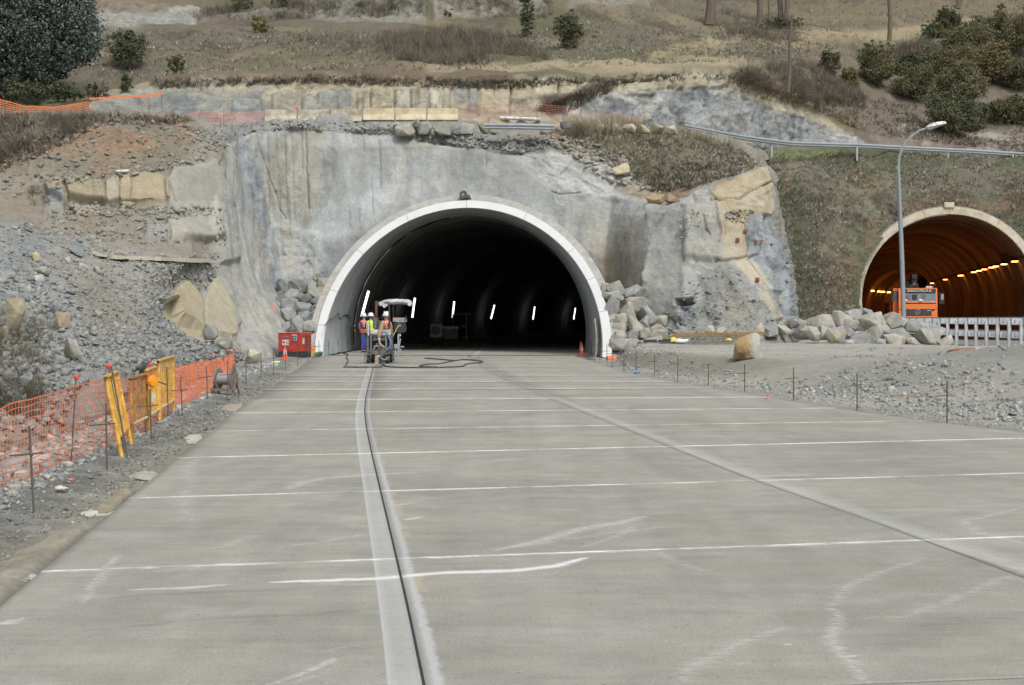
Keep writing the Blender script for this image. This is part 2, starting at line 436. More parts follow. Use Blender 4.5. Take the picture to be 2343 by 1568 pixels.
mat_hill = terrain_mat('dry_meadow', fs=2.5, bump=.9)

# ---------------------------------------------------------------- the big cutting (left slope, wing, face, bastion)
rows = [
 [(-300,250,90),(0,258,88),(110,256,88),(220,258,88),(340,262,88),(430,272,90),(500,283,91),(540,280,92),(580,278,92),(640,276,92),(760,274,92),(900,273,92),(1060,276,92),(1200,280,92),(1350,283,93),(1450,288,94),(1520,292,96),(1580,300,98),(1660,313,101),(1720,328,104),(1740,343,106),(1760,360,108)],
 [(-300,262,84),(0,272,82),(110,270,82),(220,264,82),(340,262,81),(430,276,81),(500,318,81),(540,302,83.5),(578,292,85),(640,288,85),(760,290,85),(900,300,85),(1060,310,85),(1200,314,85),(1320,308,86),(1400,304,88),(1500,308,90),(1580,315,92),(1650,328,94),(1700,345,95),(1722,352,97),(1748,370,103)],
 [(-300,340,79),(0,340,78),(110,335,78),(220,330,78),(340,325,78),(420,325,78.5),(502,338,79.8),(548,336,83),(585,328,84.7),(650,330,84.7),(760,335,84.6),(900,335,84.5),(1060,335,84),(1190,345,84),(1300,365,84),(1400,395,83.5),(1500,400,84),(1580,390,86),(1650,376,88),(1712,378,89),(1742,388,90),(1768,400,100)],
 [(-300,420,75),(0,430,75),(110,422,75),(200,402,75),(300,390,75),(400,372,75.5),(492,375,78.5),(560,420,82),(605,420,84.3),(660,420,84.3),(770,420,84.2),(905,420,84),(1060,410,83.8),(1190,415,83.5),(1290,430,83.3),(1400,452,82.8),(1500,464,80),(1570,452,79),(1640,425,79),(1735,396,79.5),(1753,392,81),(1775,420,96)],
 [(-300,480,70),(0,480,71),(110,492,73),(200,478,73.8),(300,472,74),(400,470,74.2),(488,470,77),(575,500,81.5),(620,500,84),(670,500,84),(775,480,83.8),(905,470,83.6),(1060,465,83.3),(1190,475,83.2),(1290,490,83),(1398,500,82.6),(1484,490,79),(1560,480,77),(1650,480,76.8),(1750,480,77.2),(1775,490,78.5),(1792,500,93)],
 [(-300,560,60),(0,545,61),(110,560,64),(220,575,66),(340,580,67),(430,585,69),(510,575,75),(590,590,80.5),(640,590,83.3),(700,590,83.5),(790,570,83.5),(905,550,83.3),(1060,550,83),(1200,550,83),(1300,570,82.7),(1385,580,82.2),(1478,570,77.5),(1560,570,75.6),(1650,570,75.2),(1750,575,75.6),(1792,580,77.5),(1808,590,90)],
 [(-300,650,52),(0,650,52.5),(110,660,55),(220,670,58),(340,662,63),(400,650,67.5),(520,640,73.8),(590,670,78),(643,670,81),(720,670,83),(800,660,83.2),(905,640,83.2),(1060,640,83),(1200,640,83),(1300,650,82.5),(1388,660,82),(1470,660,76.5),(1560,660,74.4),(1650,660,73.8),(1760,660,74.2),(1805,665,76.5),(1820,670,88)],
 [(-300,760,42),(0,770,42.5),(110,770,45),(220,750,50),(340,720,58),(410,728,64.5),(530,770,69.5),(600,745,74),(652,745,77.0),(735,745,82.5),(820,745,83),(905,745,83),(1060,745,83),(1200,745,83),(1300,745,82.3),(1390,745,81.8),(1480,740,75.5),(1560,735,73.5),(1650,735,72.8),(1770,735,73),(1813,735,75.5),(1828,738,86)],
 [(-300,900,33),(0,905,33.5),(110,890,35),(220,865,38),(340,840,44),(450,815,54),(560,805,67.5),(610,800,70.5),(660,800,74),(740,805,80),(820,805,81),(905,805,82),(1060,805,82),(1200,805,82),(1300,805,81),(1390,800,80),(1480,788,73),(1560,780,72),(1650,778,71.5),(1780,775,72),(1820,775,74.5),(1838,775,85)],
 [(-300,1100,30),(0,1110,30),(110,1080,32),(220,1040,35),(340,980,40),(450,910,50),(560,860,66),(610,855,69),(665,850,73),(740,850,79),(820,850,80),(905,850,81),(1060,850,81),(1200,850,81),(1300,850,80),(1390,850,79),(1480,835,72),(1560,825,71),(1650,822,70.5),(1780,820,71),(1822,820,73.5),(1840,820,84)]]
R = grid_net(rows, 2.7); R = blur(R, 3)
S = Paint(R, RUB_B, warp=8); S.rough *= .7
face = [(585,286),(700,284),(900,300),(1060,330),(1190,345),(1290,360),(1380,420),(1500,470),(1480,600),(1468,810),(645,810),(640,600)]
wing = [(505,330),(545,305),(585,290),(612,420),(650,600),(668,830),(560,830),(520,640),(500,560),(470,470),(490,400)]
bast = [(1500,462),(1640,425),(1752,388),(1775,470),(1800,590),(1822,730),(1800,800),(1470,800),(1465,640)]
gras = [(1270,298),(1400,292),(1560,300),(1690,335),(1745,388),(1640,432),(1530,460),(1430,400),(1340,345)]
# left slope
S.blob([(-300,255),(200,250),(420,262),(470,310),(400,380),(200,400),(-300,430)], T(140,132,112), 16)
S.blob([(-300,262),(120,262),(215,285),(120,330),(60,380),(-300,400)], T(126,116,100), 14)
S.mottle(T(160,132,100), .5, -.05, .4, .7, 3, S.region([(-300,300),(100,300),(420,262),(460,320),(330,420),(0,470),(-300,470)]))
for p, a in (([(130,310),(210,275),(330,300),(370,330),(300,345),(190,345)], .95), ([(60,345),(180,330),(200,365),(90,375)], .8), ([(330,262),(425,262),(440,290),(350,295)], .7), ([(210,340),(260,330),(290,420),(200,440)], .65), ([(10,470),(110,460),(140,500),(20,510)], .7), ([(160,490),(320,480),(330,500),(180,520)], .6)):
    S.blob(p, SOIL, 12, a, grain=.9)
S.blob([(-300,420),(100,410),(330,395),(360,480),(330,560),(140,620),(-300,560)], T(150,140,122), 20, .8)
S.blob([(-300,510),(140,515),(260,560),(480,600),(520,760),(420,800),(280,760),(0,800),(-300,820)], T(156,153,146), 26, .9)
S.blob([(-300,520),(60,515),(140,560),(60,620),(200,700),(100,880),(-300,900)], T(146,150,150), 22, .85)
S.blob([(140,640),(240,640),(300,720),(420,760),(520,810),(480,840),(300,850),(200,760)], T(146,140,128), 18, .8)
S.blob([(330,690),(420,715),(520,790),(600,830),(480,830),(380,760)], T(134,141,146), 12, .9, grain=.8)
S.blob([(480,560),(560,560),(620,830),(560,830),(470,700)], T(170,170,165), 10, .8)
S.blob([(-300,700),(40,700),(90,800),(110,930),(-300,960)], T(112,106,92), 22, .8)
S.blob([(60,800),(330,740),(520,790),(640,830),(640,900),(-60,1000)], T(144,146,144), 14, .85)
# rock ledges of the left slope
S.blob([(395,380),(480,372),(530,470),(545,600),(500,600),(470,500),(390,475),(380,420)], T(170,168,158), 7, .95, .25, .25)
S.blob([(275,402),(330,398),(370,404),(388,420),(396,470),(275,468)], SAND_Y, 3.5, 1, .3, .45, grain=0)
S.blob([(245,418),(275,400),(277,462),(245,468)], T(180,172,150), 3, 1, .3, .3)
S.blob([(152,424),(240,420),(246,462),(240,470),(158,462)], T(168,156,128), 3.5, 1, .5, .55)
S.blob([(102,432),(150,425),(158,470),(148,475),(108,450)], T(168,156,128), 4, 1, .4, .6)
S.blob([(100,456),(150,452),(150,474),(104,474)], T(146,152,155), 4, .9, .2, .6)
S.blob([(165,482),(225,476),(225,492),(175,496)], SAND, 4, .9, .25, .6); S.blob([(102,478),(150,475),(148,500),(104,502)], T(152,156,150), 5, .8, .35)
S.blob([(385,505),(490,492),(500,545),(395,548)], T(180,176,163), 5, .9, .35, .3)
S.blob([(340,500),(390,515),(385,550),(330,545)], T(160,162,158), 6, .7, .3)
S.blob([(368,715),(400,660),(430,642),(458,672),(466,700),(466,780),(430,765)], T(184,172,140), 3, 1, .2, .12)
S.blob([(468,700),(478,672),(500,634),(530,680),(552,735),(540,770),(468,782)], T(186,177,150), 3, 1, .15, .12)
S.line([(466,655),(464,690),(470,770)], T(70,64,52), 1.8, .8, -.25, .5)
S.line([(300,402),(302,440),(298,468)], T(110,95,70), 1.5, .5, -.1); S.line([(276,400),(277,465)], T(100,86,62), 1.5, .6, -.15); S.line([(152,425),(158,465)], T(100,90,70), 1.8, .6, -.2); S.line([(244,420),(246,466)], T(110,96,70), 1.5, .5, -.1)
S.line([(388,420),(400,470)], T(120,105,80), 1.5, .5, -.15)
# wing: painted warmer and lighter so it looks lit apart from the face
S.blob(wing, T(176,175,169), 5, 1, 0, .5)
S.blob([(542,325),(580,312),(612,420),(638,510),(652,640),(628,660),(602,560),(571,450),(548,370)], T(152,160,167), 7, .85, 0, .6)
S.blob([(572,300),(585,292),(612,420),(645,520),(665,640),(650,650),(632,560),(606,450)], T(182,174,156), 5, .8, 0, .4)
S.blob([(520,380),(545,370),(580,520),(606,640),(580,650),(545,560)], T(188,188,182), 9, .8, 0, .25)
S.blob([(590,500),(612,520),(632,620),(618,640),(600,580)], T(196,180,152), 5, .5)
wd_ = (W(655,785,76)-W(575,295,85)); WR = S.region(wing, 4)
S.fibre(wd_, 1.1, T(150,154,154), .75, .10, WR, 1); S.fibre(wd_, 3.2, T(138,142,144), .55, .05, WR, 2); S.fibre(wd_, .7, T(196,190,176), .6, .08, WR, 3)
BS = S.region([(540,330),(580,305),(612,420),(640,520),(655,640),(628,660),(600,560),(570,450)], 8); S.fibre(wd_, 2.2, T(112,122,134), .8, .10, BS, 5, .35); S.mottle(T(176,182,186), 1.6, .05, .4, .6, 15, BS)
S.blob([(615,705),(624,703),(624,718),(614,716)], T(232,130,104), 2, .75, warp=False)
# main face
S.blob(face, T(180,183,181), 7, 1, 0, .3)
S.blob([(590,290),(760,288),(760,480),(690,520),(640,480),(610,400)], T(166,170,167), 16, .9, 0, .35)
S.blob([(610,360),(660,340),(700,470),(660,500)], T(172,165,148), 12, .6, 0, .6)
S.blob([(700,400),(900,380),(930,470),(850,540),(720,560)], T(192,197,198), 30, .75, 0, .15)
S.blob([(640,520),(720,540),(760,640),(740,660),(650,640)], T(172,176,176), 12, .9, .3, .8)
S.blob([(740,560),(860,520),(900,480),(870,560),(780,660),(730,660)], T(138,144,148), 14, .7)
S.blob([(930,360),(1200,350),(1330,480),(1260,470),(930,470)], T(156,159,158), 22, .65)
S.blob([(980,400),(1130,395),(1120,445),(990,450)], T(178,180,178), 18, .6); S.blob([(895,340),(935,345),(935,460),(880,470)], T(196,194,186), 12, .6)
S.blob([(1180,345),(1290,345),(1420,400),(1480,455),(1380,460),(1260,430)], T(190,189,184), 12, .8, 0, .9)
S.blob([(1290,490),(1360,470),(1440,500),(1480,520),(1470,690),(1380,690)], T(160,154,140), 16, .85)
S.blob([(1335,520),(1365,500),(1400,560),(1400,680),(1370,690)], T(192,170,128), 10, .45)
S.blob([(1310,500),(1335,490),(1370,620),(1385,700),(1350,640)], T(138,142,142), 9, .6); S.blob([(1405,540),(1450,530),(1450,640),(1410,650)], T(126,120,110), 14, .5); S.blob([(1240,450),(1290,455),(1330,520),(1300,540)], T(132,136,136), 12, .6)
S.mottle(T(150,153,152), .30, .05, .45, .75, 7, S.region(face), (1, 1, .5)); S.mottle(T(198,200,198), .35, .1, .5, .6, 8, S.region(face))
FR = S.region(face, 6)
S.fibre((.03, 0, 1), 1.0, T(160,164,164), .38, .06, FR, 7); S.fibre((.03, 0, 1), 2.6, T(156,159,157), .3, .03, FR, 8); S.fibre((.03, 0, 1), .6, T(200,203,203), .55, 0, FR, 9); FL = S.region([(590,290),(770,288),(770,470),(690,520),(640,480),(606,400)], 10); S.fibre((.03, 0, 1), 3.2, T(134,139,139), .6, .08, FL, 10, .05)
S.mottle(T(176,164,138), .5, .05, .35, .45, 21, FR, (1, 1, .5))
# drill grooves
for x, y0, y1, a in ((598,300,470,.4),(612,296,520,.55),(632,300,380,.4),(652,300,470,.7),(668,298,500,.5),(690,296,400,.75),(700,296,478,.95),(705,400,480,.8),(722,300,340,.35),(760,300,345,.4),(790,300,370,.35),(806,300,330,.5),(830,300,345,.65),(868,320,430,.75),(902,340,420,.3),(848,340,350,.3),(770,400,420,.3),(798,470,520,.45),(822,480,530,.45),(850,400,490,.45),(930,360,480,.35),(962,370,440,.4),(1020,370,400,.3),(1112,350,382,.6),(1060,370,430,.3),(1190,340,400,.3),(640,420,520,.5),(660,430,540,.5),(1395,470,500,.3),(1440,480,505,.3)):
    S.line([(x, y0), (x+(y1-y0)*.03, y1)], T(104,108,110), 1.6, a*.75, -.10*a-.02)
S.line([(588,325),(606,385),(628,440),(640,480),(655,500)], T(124,124,118), 2.4, .35, -.15, .7)
S.line([(1262,438),(1280,444),(1326,441)], T(96,94,88), 1.5, .7, -.06); S.line([(1268,446),(1275,465),(1290,468)], T(216,218,220), 1.1, .7)
S.line([(1478,470),(1486,540),(1470,600),(1462,700)], T(120,118,112), 3, .5, 0, .5)
# rubble strip on the bench and above the face
S.blob([(500,286),(560,278),(760,276),(930,285),(1200,310),(1290,330),(1230,352),(1130,352),(1020,335),(900,312),(760,296),(590,296),(520,330),(470,320)], T(152,153,150), 6, .9, 0, 1.2)
S.blob([(905,300),(1000,322),(1000,340),(925,350)], T(166,164,154), 7, .8); S.blob([(1250,300),(1330,310),(1420,345),(1450,390),(1400,400),(1340,345),(1260,322)], T(160,136,110), 9, .75, grain=1.)
S.blob([(1265,298),(1300,310),(1330,318),(1300,326),(1260,316)], SOIL, 6, .8, grain=1.2); S.blob([(1340,330),(1400,350),(1440,400),(1410,405),(1370,360)], SOIL, 8, .7, grain=1.)
S.blob([(1400,400),(1470,430),(1540,455),(1500,470),(1430,445)], T(176,158,130), 9, .8)
S.blob(gras, T(122,114,92), 9, .95, 0, 1.0)
S.mottle(T(98,108,62), .35, -.1, .35, .75, 9, S.region([(1300,310),(1420,300),(1520,380),(1540,430),(1440,405),(1350,345)], 16))
S.mottle(T(92,84,72), .6, .0, .35, .8, 10, S.region(gras)); S.blob([(1590,420),(1640,395),(1735,385),(1720,400),(1640,425),(1560,450)], T(176,172,160), 8, .75, grain=1.)
S.blob([(1650,325),(1690,345),(1735,375),(1740,400),(1700,380)], T(186,178,160), 7, .8, 0, .8); S.blob([(1610,330),(1650,330),(1680,350),(1640,350)], SOIL, 7, .5, grain=1)
S.blob([(1500,445),(1560,430),(1600,440),(1560,462)], T(150,118,94), 7, .6)
# bastion
S.blob(bast, T(174,174,168), 6, 1, 0, .8)
S.blob([(1500,470),(1560,480),(1560,600),(1640,640),(1600,720),(1480,720),(1470,600)], T(178,178,173), 10, .9, 0, .42)
S.blob([(1560,470),(1640,470),(1660,520),(1640,600),(1560,590)], T(170,168,158), 6, .8, .3, .6)
S.blob([(1625,446),(1640,425),(1752,388),(1758,440),(1700,472),(1640,458)], T(188,176,148), 1.8, 1, .12, .42, warp=False)
S.blob([(1660,462),(1705,470),(1756,442),(1772,482),(1768,492),(1700,480),(1672,486)], T(186,176,152), 1.8, 1, .05, .42, warp=False)
S.blob([(1632,470),(1680,500),(1700,480),(1712,540),(1708,600),(1644,600),(1650,530)], T(184,173,147), 2.5, .95, .12, .45)
S.blob([(1665,606),(1700,596),(1738,612),(1752,660),(1720,656),(1680,625)], T(194,183,158), 2.5, .95, .12, .45)
S.blob([(1735,640),(1760,690),(1790,730),(1770,735),(1740,690)], T(184,173,148), 5, .8, .1, .5)
S.blob([(1708,488),(1770,492),(1795,560),(1822,730),(1790,725),(1740,620),(1712,560)], T(150,156,161), 4, 1, 0, .85)
S.mottle(T(112,116,118), .9, .1, .35, .7, 11, S.region([(1708,488),(1770,492),(1795,560),(1822,730),(1790,725),(1740,620),(1712,560)], 6))
S.blob([(1590,630),(1650,600),(1700,640),(1760,720),(1800,770),(1500,790),(1520,740),(1600,700)], T(150,152,148), 9, .95, 0, .85)
S.blob([(1640,650),(1700,680),(1720,740),(1660,745)], T(158,148,130), 10, .5)
S.blob([(1543,684),(1584,682),(1588,696),(1542,698)], T(104,110,114), 2.5, 1, -.45, .6, warp=False); S.blob([(1546,698),(1584,698),(1588,745),(1546,745)], T(132,139,144), 5, .8, 0, 1.2)
S.line([(1625,458),(1690,460),(1720,438),(1758,420)], T(80,72,56), 1.8, .9, -.35); S.line([(1640,470),(1700,472),(1756,476)], T(110,98,76), 1.4, .3)
S.line([(1632,600),(1690,596),(1738,575)], T(78,72,60), 2.0, .85, -.35, .4); S.line([(1705,480),(1716,540),(1710,600),(1740,640)], T(110,100,84), 1.8, .5, -.15, .4)
OC = S.region([(1625,446),(1640,425),(1752,388),(1775,490),(1712,540),(1710,600),(1644,600),(1650,500)], 3); S.fibre((.05, 0, 1), 1.3, T(190,160,108), .5, 0, OC, 31, .2); S.fibre((.05, 0, 1), 2.5, T(150,128,92), .45, 0, OC, 32, .2); RB = S.region([(1708,488),(1770,492),(1795,560),(1822,730),(1790,725),(1740,620),(1712,560)], 4); S.fibre((.12, 0, 1), 1.4, T(112,118,124), .8, .14, RB, 33, .25); S.fibre((.12, 0, 1), 3.0, T(176,180,182), .5, .05, RB, 34, .25); S.fibre((1, 0, -.15), 1.6, T(136,138,136), .6, .06, S.region([(1500,470),(1640,470),(1660,520),(1560,560),(1500,520)], 8), 35, .15)
S.line([(1610,500),(1615,530),(1624,540)], T(104,104,102), 2.5, .5, -.3); S.line([(1540,690),(1500,740)], T(130,132,132), 2, .3)
S.blob([(1470,745),(1850,745),(1850,860),(1400,860),(1400,780)], T(152,150,143), 10, .9)
# relief
nrm = gnormals(R); P = R
rough = S.rough
b1, r1 = cells(P*np.array([1, 1, 1.3]), .55, 1); b2, r2 = cells(P*np.array([1.1, 1, 1.5])+9, 1.5, 2)
disp = S.push + rough*(fbm(P, .35, 5, 3)*.55+np.maximum(rough-.45,0)*((r1-.5)*.75*sstep(0, .12, b1)+(r2-.5)*.30*sstep(0, .1, b2))+fbm(P, 2.2, 5, 5, .65)*.14)
disp += (1-rough)*(fbm(P*np.array([1, 1, .6]), .4, 3, 8)*.30)
frnt = np.abs(np.arange(R.shape[0])/R.shape[0])
edge = (np.minimum(1, np.arange(R.shape[0])/3.0))[:, None]
sgn = np.where((nrm[..., 1] > 0), -1, 1)[..., None]; nrm = nrm*sgn        # towards the road
R2 = R+nrm*(disp*edge)[..., None]
S.c *= (1+.26*np.maximum(rough-.3,0)*(r2-.5)+.2*np.maximum(rough-.3,0)*(r1-.5))[..., None]
# blocks stand in relief, crack shade is also painted into the colour; keep the tunnel bore open
ctr = (R2[:-1, :-1]+R2[1:, 1:])/2
hole = (np.hypot(ctr[..., 0]-TX, ctr[..., 2]-TZ) < 6.3) & (ctr[..., 1] > 77)
S.c = mute(S.c, .82, 0.93); me = np_mesh('rock_cutting', R2.reshape(-1, 3), quads(*R.shape[:2], hole), S.c.reshape(-1, 3), False, np.clip(S.rough-.22, 0, 1))
cut = tag(link('rock_cutting', me, mat_rock), kind='structure'); zb_add(R2)
R2 = R2.copy(); R2[np.hypot(R2[..., 0]-TX, R2[..., 2]-TZ) < 6.9] = 999; CUT = (R2, S)
# ---------------------------------------------------------------- hillside above the bench
hx = [-400,0,250,450,700,950,1200,1450,1700,1850,2000,2150,2350,2750]
def hrow(ys, ds): return list(zip(hx, ys, ds))
rows = [
 hrow([310,306,306,300,294,292,300,330,400,420,430,440,450,460],[90,90,90,91,93,93,94,97,107,118,120,121,122,124]),
 hrow([300,296,296,286,278,276,286,300,328,345,352,360,370,385],[91,91,91,92,94.5,95,96,99,106,114,116,117,118,121]),
 hrow([232,235,222,188,182,182,190,178,172,238,318,332,348,372],[94,94,95,97,98,98,99,101,108,117,119,121,122,126]),
 hrow([215,215,200,166,158,158,166,160,148,185,262,290,318,350],[98,98,100,103,106,106,106,108,114,120,122,124,126,131]),
 hrow([150,140,130,115,118,118,122,125,120,140,190,215,235,260],[108,108,110,114,116,118,118,121,126,130,133,135,137,141]),
 hrow([100,85,72,72,72,72,77,85,85,95,100,105,105,120],[120,120,124,128,132,134,134,136,140,144,148,150,150,150]),
 hrow([60,50,60,62,48,40,48,55,50,40,40,45,45,50],[135,135,135,136,141,141,144,150,165,168,170,172,172,172]),
 hrow([-20,-15,15,8,-8,-12,-10,-10,5,0,0,0,-10,-20],[139,139,139,141,144,144,149,160,185,190,190,190,190,190]),
 hrow([-170]*14,[200]*14), hrow([-330]*14,[300]*14)]
R = blur(grid_net(rows, 3.1), 3)
S = Paint(R, MEAD, warp=12, ws=.22, seed=5)
S.mottle(T(112,112,78), .12, -.05, .35, .8, 1); S.mottle(T(154,138,110), .16, .0, .35, .7, 2); S.mottle(T(104,94,80), .3, .05, .3, .75, 3, None, (1, .6, 1))
S.blob([(380,175),(700,160),(1200,160),(1700,142),(1850,178),(1700,172),(1200,182),(700,182),(450,192),(240,230),(200,225)], T(186,170,134), 6, .9)
S.blob([(400,150),(800,150),(1200,150),(1200,140),(700,128),(420,135)], T(128,126,88), 10, .6)
S.blob([(1500,150),(1700,110),(2000,90),(2342,75),(2342,30),(2000,62),(1700,90),(1450,130)], T(182,164,126), 10, .85); S.blob([(1700,60),(2342,30),(2342,0),(1900,0),(1700,20)], T(140,126,96), 16, .7)
S.blob([(1700,90),(1950,100),(2400,88),(2400,68),(2000,84)], T(134,128,90), 7, .5)
S.blob([(0,10),(200,10),(420,10),(450,18),(440,60),(230,72),(0,90)], T(166,165,157), 6, .95, .3, 1.5)
S.blob([(0,-5),(430,-5),(435,12),(330,30),(0,20)], T(142,122,98), 7, .8)
S.blob([(440,30),(700,20),(720,-10),(980,-10),(975,42),(760,48),(450,45)], T(162,160,150), 8, .8, .3, 1.4, grain=.4)
S.blob([(980,-10),(1270,-10),(1260,25),(1140,44),(990,38)], T(168,162,150), 8, .7, .3, 1.4, grain=.4); S.blob([(1290,-10),(1500,-10),(1480,18),(1310,28)], T(160,155,142), 9, .6, .2, 1.4, grain=.4)
S.blob([(1560,75),(1600,80),(1640,100),(1690,105),(1620,110)], T(190,176,144), 6, .8)
S.blob([(440,45),(620,30),(700,45),(620,62),(470,62)], T(112,96,84), 9, .6, grain=.5)
# rough ground of the right
S.blob([(1700,150),(1900,150),(2100,200),(2400,210),(2400,380),(2050,340),(1900,270),(1800,200)], T(132,120,104), 16, .85)
S.blob([(2000,300),(2342,290),(2500,300),(2500,380),(2150,348),(2010,332)], T(150,134,122), 12, .85); S.mottle(T(120,84,78), .6, .1, .3, .6, 6, S.region([(2060,300),(2500,300),(2500,370),(2100,345)])); S.mottle(T(184,178,164), .5, .1, .35, .8, 7, S.region([(1950,270),(2500,230),(2500,370),(2000,335)]))
# rock wall behind the bench
wallp = [(200,232),(340,200),(470,190),(700,190),(940,190),(1150,200),(1290,190),(1500,176),(1670,180),(1800,232),(1990,322),(1990,345),(1700,340),(1400,318),(1200,300),(200,300)]
S.blob(wallp, T(182,174,150), 6, 1, 0, 1.0)
S.blob([(210,230),(340,212),(560,218),(620,240),(600,300),(200,300)], T(156,158,152), 12, .85); S.mottle(T(142,148,152), .5, -.05, .3, .8, 8, S.region([(210,220),(600,215),(620,300),(200,300)]))
S.blob([(560,195),(900,185),(1030,195),(1030,210),(700,215)], T(176,164,136), 9, .8, 0, 1.6)
S.blob([(360,178),(470,176),(700,170),(940,172),(1160,186),(1160,200),(940,192),(700,190),(480,192),(340,208)], T(128,112,92), 5, .85, .2)
for x0, x1, y0, y1, c in ((738,772,222,252,(134,144,154)),(770,816,220,252,(130,140,150)),(830,848,222,256,(190,182,158)),(848,902,212,258,(196,182,146)),(904,940,212,258,(200,192,172)),(940,952,212,262,(168,160,140)),(955,1000,210,258,(198,186,158)),(978,1012,205,258,(206,198,180)),(1002,1030,214,250,(186,174,146)),(1032,1070,204,240,(138,146,154)),(1070,1092,205,258,(152,154,150)),(1094,1130,200,262,(192,176,136)),(1128,1166,198,262,(198,184,150)),(1168,1215,192,236,(184,170,134)),(1215,1275,192,232,(208,194,160)),(1276,1320,192,226,(200,184,146)),(1324,1345,190,216,(206,196,164)),(1350,1388,188,212,(206,196,164)),(1410,1500,186,218,(200,190,158)),(1500,1520,178,205,(150,140,118)),(1522,1545,178,200,(204,186,140)),(1544,1562,178,205,(188,180,158)),(1566,1612,176,205,(198,184,144)),(1614,1645,178,205,(186,180,160)),(1640,1662,176,200,(192,178,140)),(690,740,225,262,(150,154,152)),(620,690,220,262,(176,168,144)),(530,600,228,262,(156,160,158))):
    S.blob([(x0+1, y1), (x0+2, y0+3), ((x0+x1)/2, y0), (x1-2, y0+2), (x1-1, y1)], T(*[v*.85+165*.15 for v in c]), 3.0, .8 if c[0] > 150 else .6, .3, .6, warp=c[0] < 150)
    S.line([(x1, y0+4), (x1, y1)], T(96,88,70), 1.3, .6, -.2)
blue = [(1290,232),(1440,215),(1600,208),(1680,215),(1780,250),(1900,290),(1990,322),(1990,350),(1700,345),(1500,300),(1440,290),(1290,262)]
S.blob(blue, T(160,164,164), 6, 1, .1, 1.3); S.mottle(T(194,192,184), .5, .0, .3, .7, 12, S.region(blue)); S.mottle(T(128,134,140), .8, .15, .35, .7, 13, S.region(blue))
S.blob([(1220,232),(1300,225),(1390,190),(1430,186),(1400,215),(1310,245),(1240,262)], T(112,96,82), 6, .85, .2)
S.blob([(1690,195),(1770,225),(1850,240),(1960,295),(1900,295),(1820,270),(1700,225)], T(190,180,154), 6, .95, .1, .5); S.blob([(1670,178),(1800,200),(1900,250),(1960,290),(1930,292),(1830,245),(1700,196)], T(136,116,88), 6, .8, .35, .8)
S.blob([(1462,290),(1472,250),(1482,250),(1474,292)], T(192,180,150), 2, .9, warp=False)
S.blob([(2340,-10),(2500,0),(2500,300),(2300,300)], T(120,110,90), 30, .5)
nrm = gnormals(R); nrm *= np.where(nrm[..., 1] > 0, -1, 1)[..., None]
b1, r1 = cells(R, .45, 11); b2, r2 = cells(R+3, 1.2, 12)
rocky = np.clip(S.rough-1.0, 0, 1)*1.6+np.where(S.region(wallp) > .5, .8, 0)
rr = np.clip(rocky, 0, 1.2)
tx_, ty_ = proj(R)
amp = np.clip((R[..., 1]-88)/10, .0, 1)+.25
disp = S.push*.9+fbm(R, .12, 5, 21)*1.0*amp*(1-.7*np.minimum(rr, 1))+fbm(R, .9, 4, 22)*.18+rr*((r1-.5)*.28*sstep(0, .12, b1)+(r2-.5)*.22*sstep(0, .1, b2)+fbm(R, 2.4, 4, 23, .7)*.16)
R2 = R+nrm*disp[..., None]
b3, r3 = cells(R*np.array([1,1,1.6])+5, 2.6, 14); disp += 0; S.c *= (1+.28*rr*(r2-.5)+.3*rr*(r3-.5)+.12*(r2-.5))[..., None]
S.c = mute(S.c, .82, 0.80); me = np_mesh('hillside', R2.reshape(-1, 3), quads(*R.shape[:2]), S.c.reshape(-1, 3), False, np.clip(rr, 0, 1))
tag(link('hillside', me, mat_hill), kind='structure'); zb_add(R2); HILL = (R2, S)
# ---------------------------------------------------------------- embankment round the second tunnel
T2X, T2Y, T2Z, T2R = 25.35, 101.5, 2.67, 5.35; T2A = -.16       # axis turned to the right
hx = [1690,1800,1900,2000,2150,2342,2750]
rows = [hrow([326,322,332,342,352,364,390],[116]*7), hrow([352,346,348,351,355,363,385],[105,106,107,108,110,112,114]), hrow([450,440,440,440,440,440,440],[102,102,103,104,105,107,110]),
 hrow([540]*7,[98,99,100,102,104,105,107]), hrow([640]*7,[95.5,96,97.5,99.5,101.6,103,105]), hrow([735]*7,[93,93,95,98.5,100.6,102,104]), hrow([820]*7,[90,90,92,97,100,101,103])]
R = blur(grid_net(rows, 3.4), 3)
S = Paint(R, T(122,118,98), warp=12, ws=.3, seed=9)
S.mottle(T(146,141,116), .5, .0, .35, .7, 1); S.mottle(T(98,92,82), .7, .05, .3, .7, 2); S.mottle(T(96,104,68), .25, .0, .35, .75, 3)
S.blob([(1750,430),(1830,440),(1850,560),(1900,700),(1820,720),(1790,600)], T(86,94,64), 24, .75)
for p in ([(1930,380),(2010,400),(2060,430),(1990,440)], [(1920,580),(1975,600),(1950,700),(1880,690),(1890,620)], [(2050,470),(2180,440),(2342,470),(2342,500),(2180,468),(2060,500)], [(1980,500),(2050,480),(2010,540),(1970,600)], [(2280,430),(2400,420),(2400,520),(2330,500)], [(1760,400),(1820,420),(1800,450)], [(2110,395),(2200,400),(2180,430),(2120,425)]):
    S.blob(p, T(148,122,94), 12, .6, grain=1.1)
S.blob([(1700,344),(1900,342),(1930,352),(1760,362)], T(120,142,70), 5, .8); S.blob([(1690,330),(1760,345),(1770,370),(1700,370)], T(142,124,92), 6, .7)
nrm = gnormals(R); nrm *= np.where(nrm[..., 1] > 0, -1, 1)[..., None]
edge = (np.minimum(1, np.arange(R.shape[0])/8.0))[:, None]
R2 = R+nrm*((fbm(R, .3, 5, 31)*.7+fbm(R, 1.5, 4, 32)*.22)*edge)[..., None]
ca, sa = math.cos(-T2A), math.sin(-T2A)
ctr = (R2[:-1, :-1]+R2[1:, 1:])/2; lx = (ctr[..., 0]-T2X)*math.cos(T2A)+(ctr[..., 1]-T2Y)*math.sin(T2A)
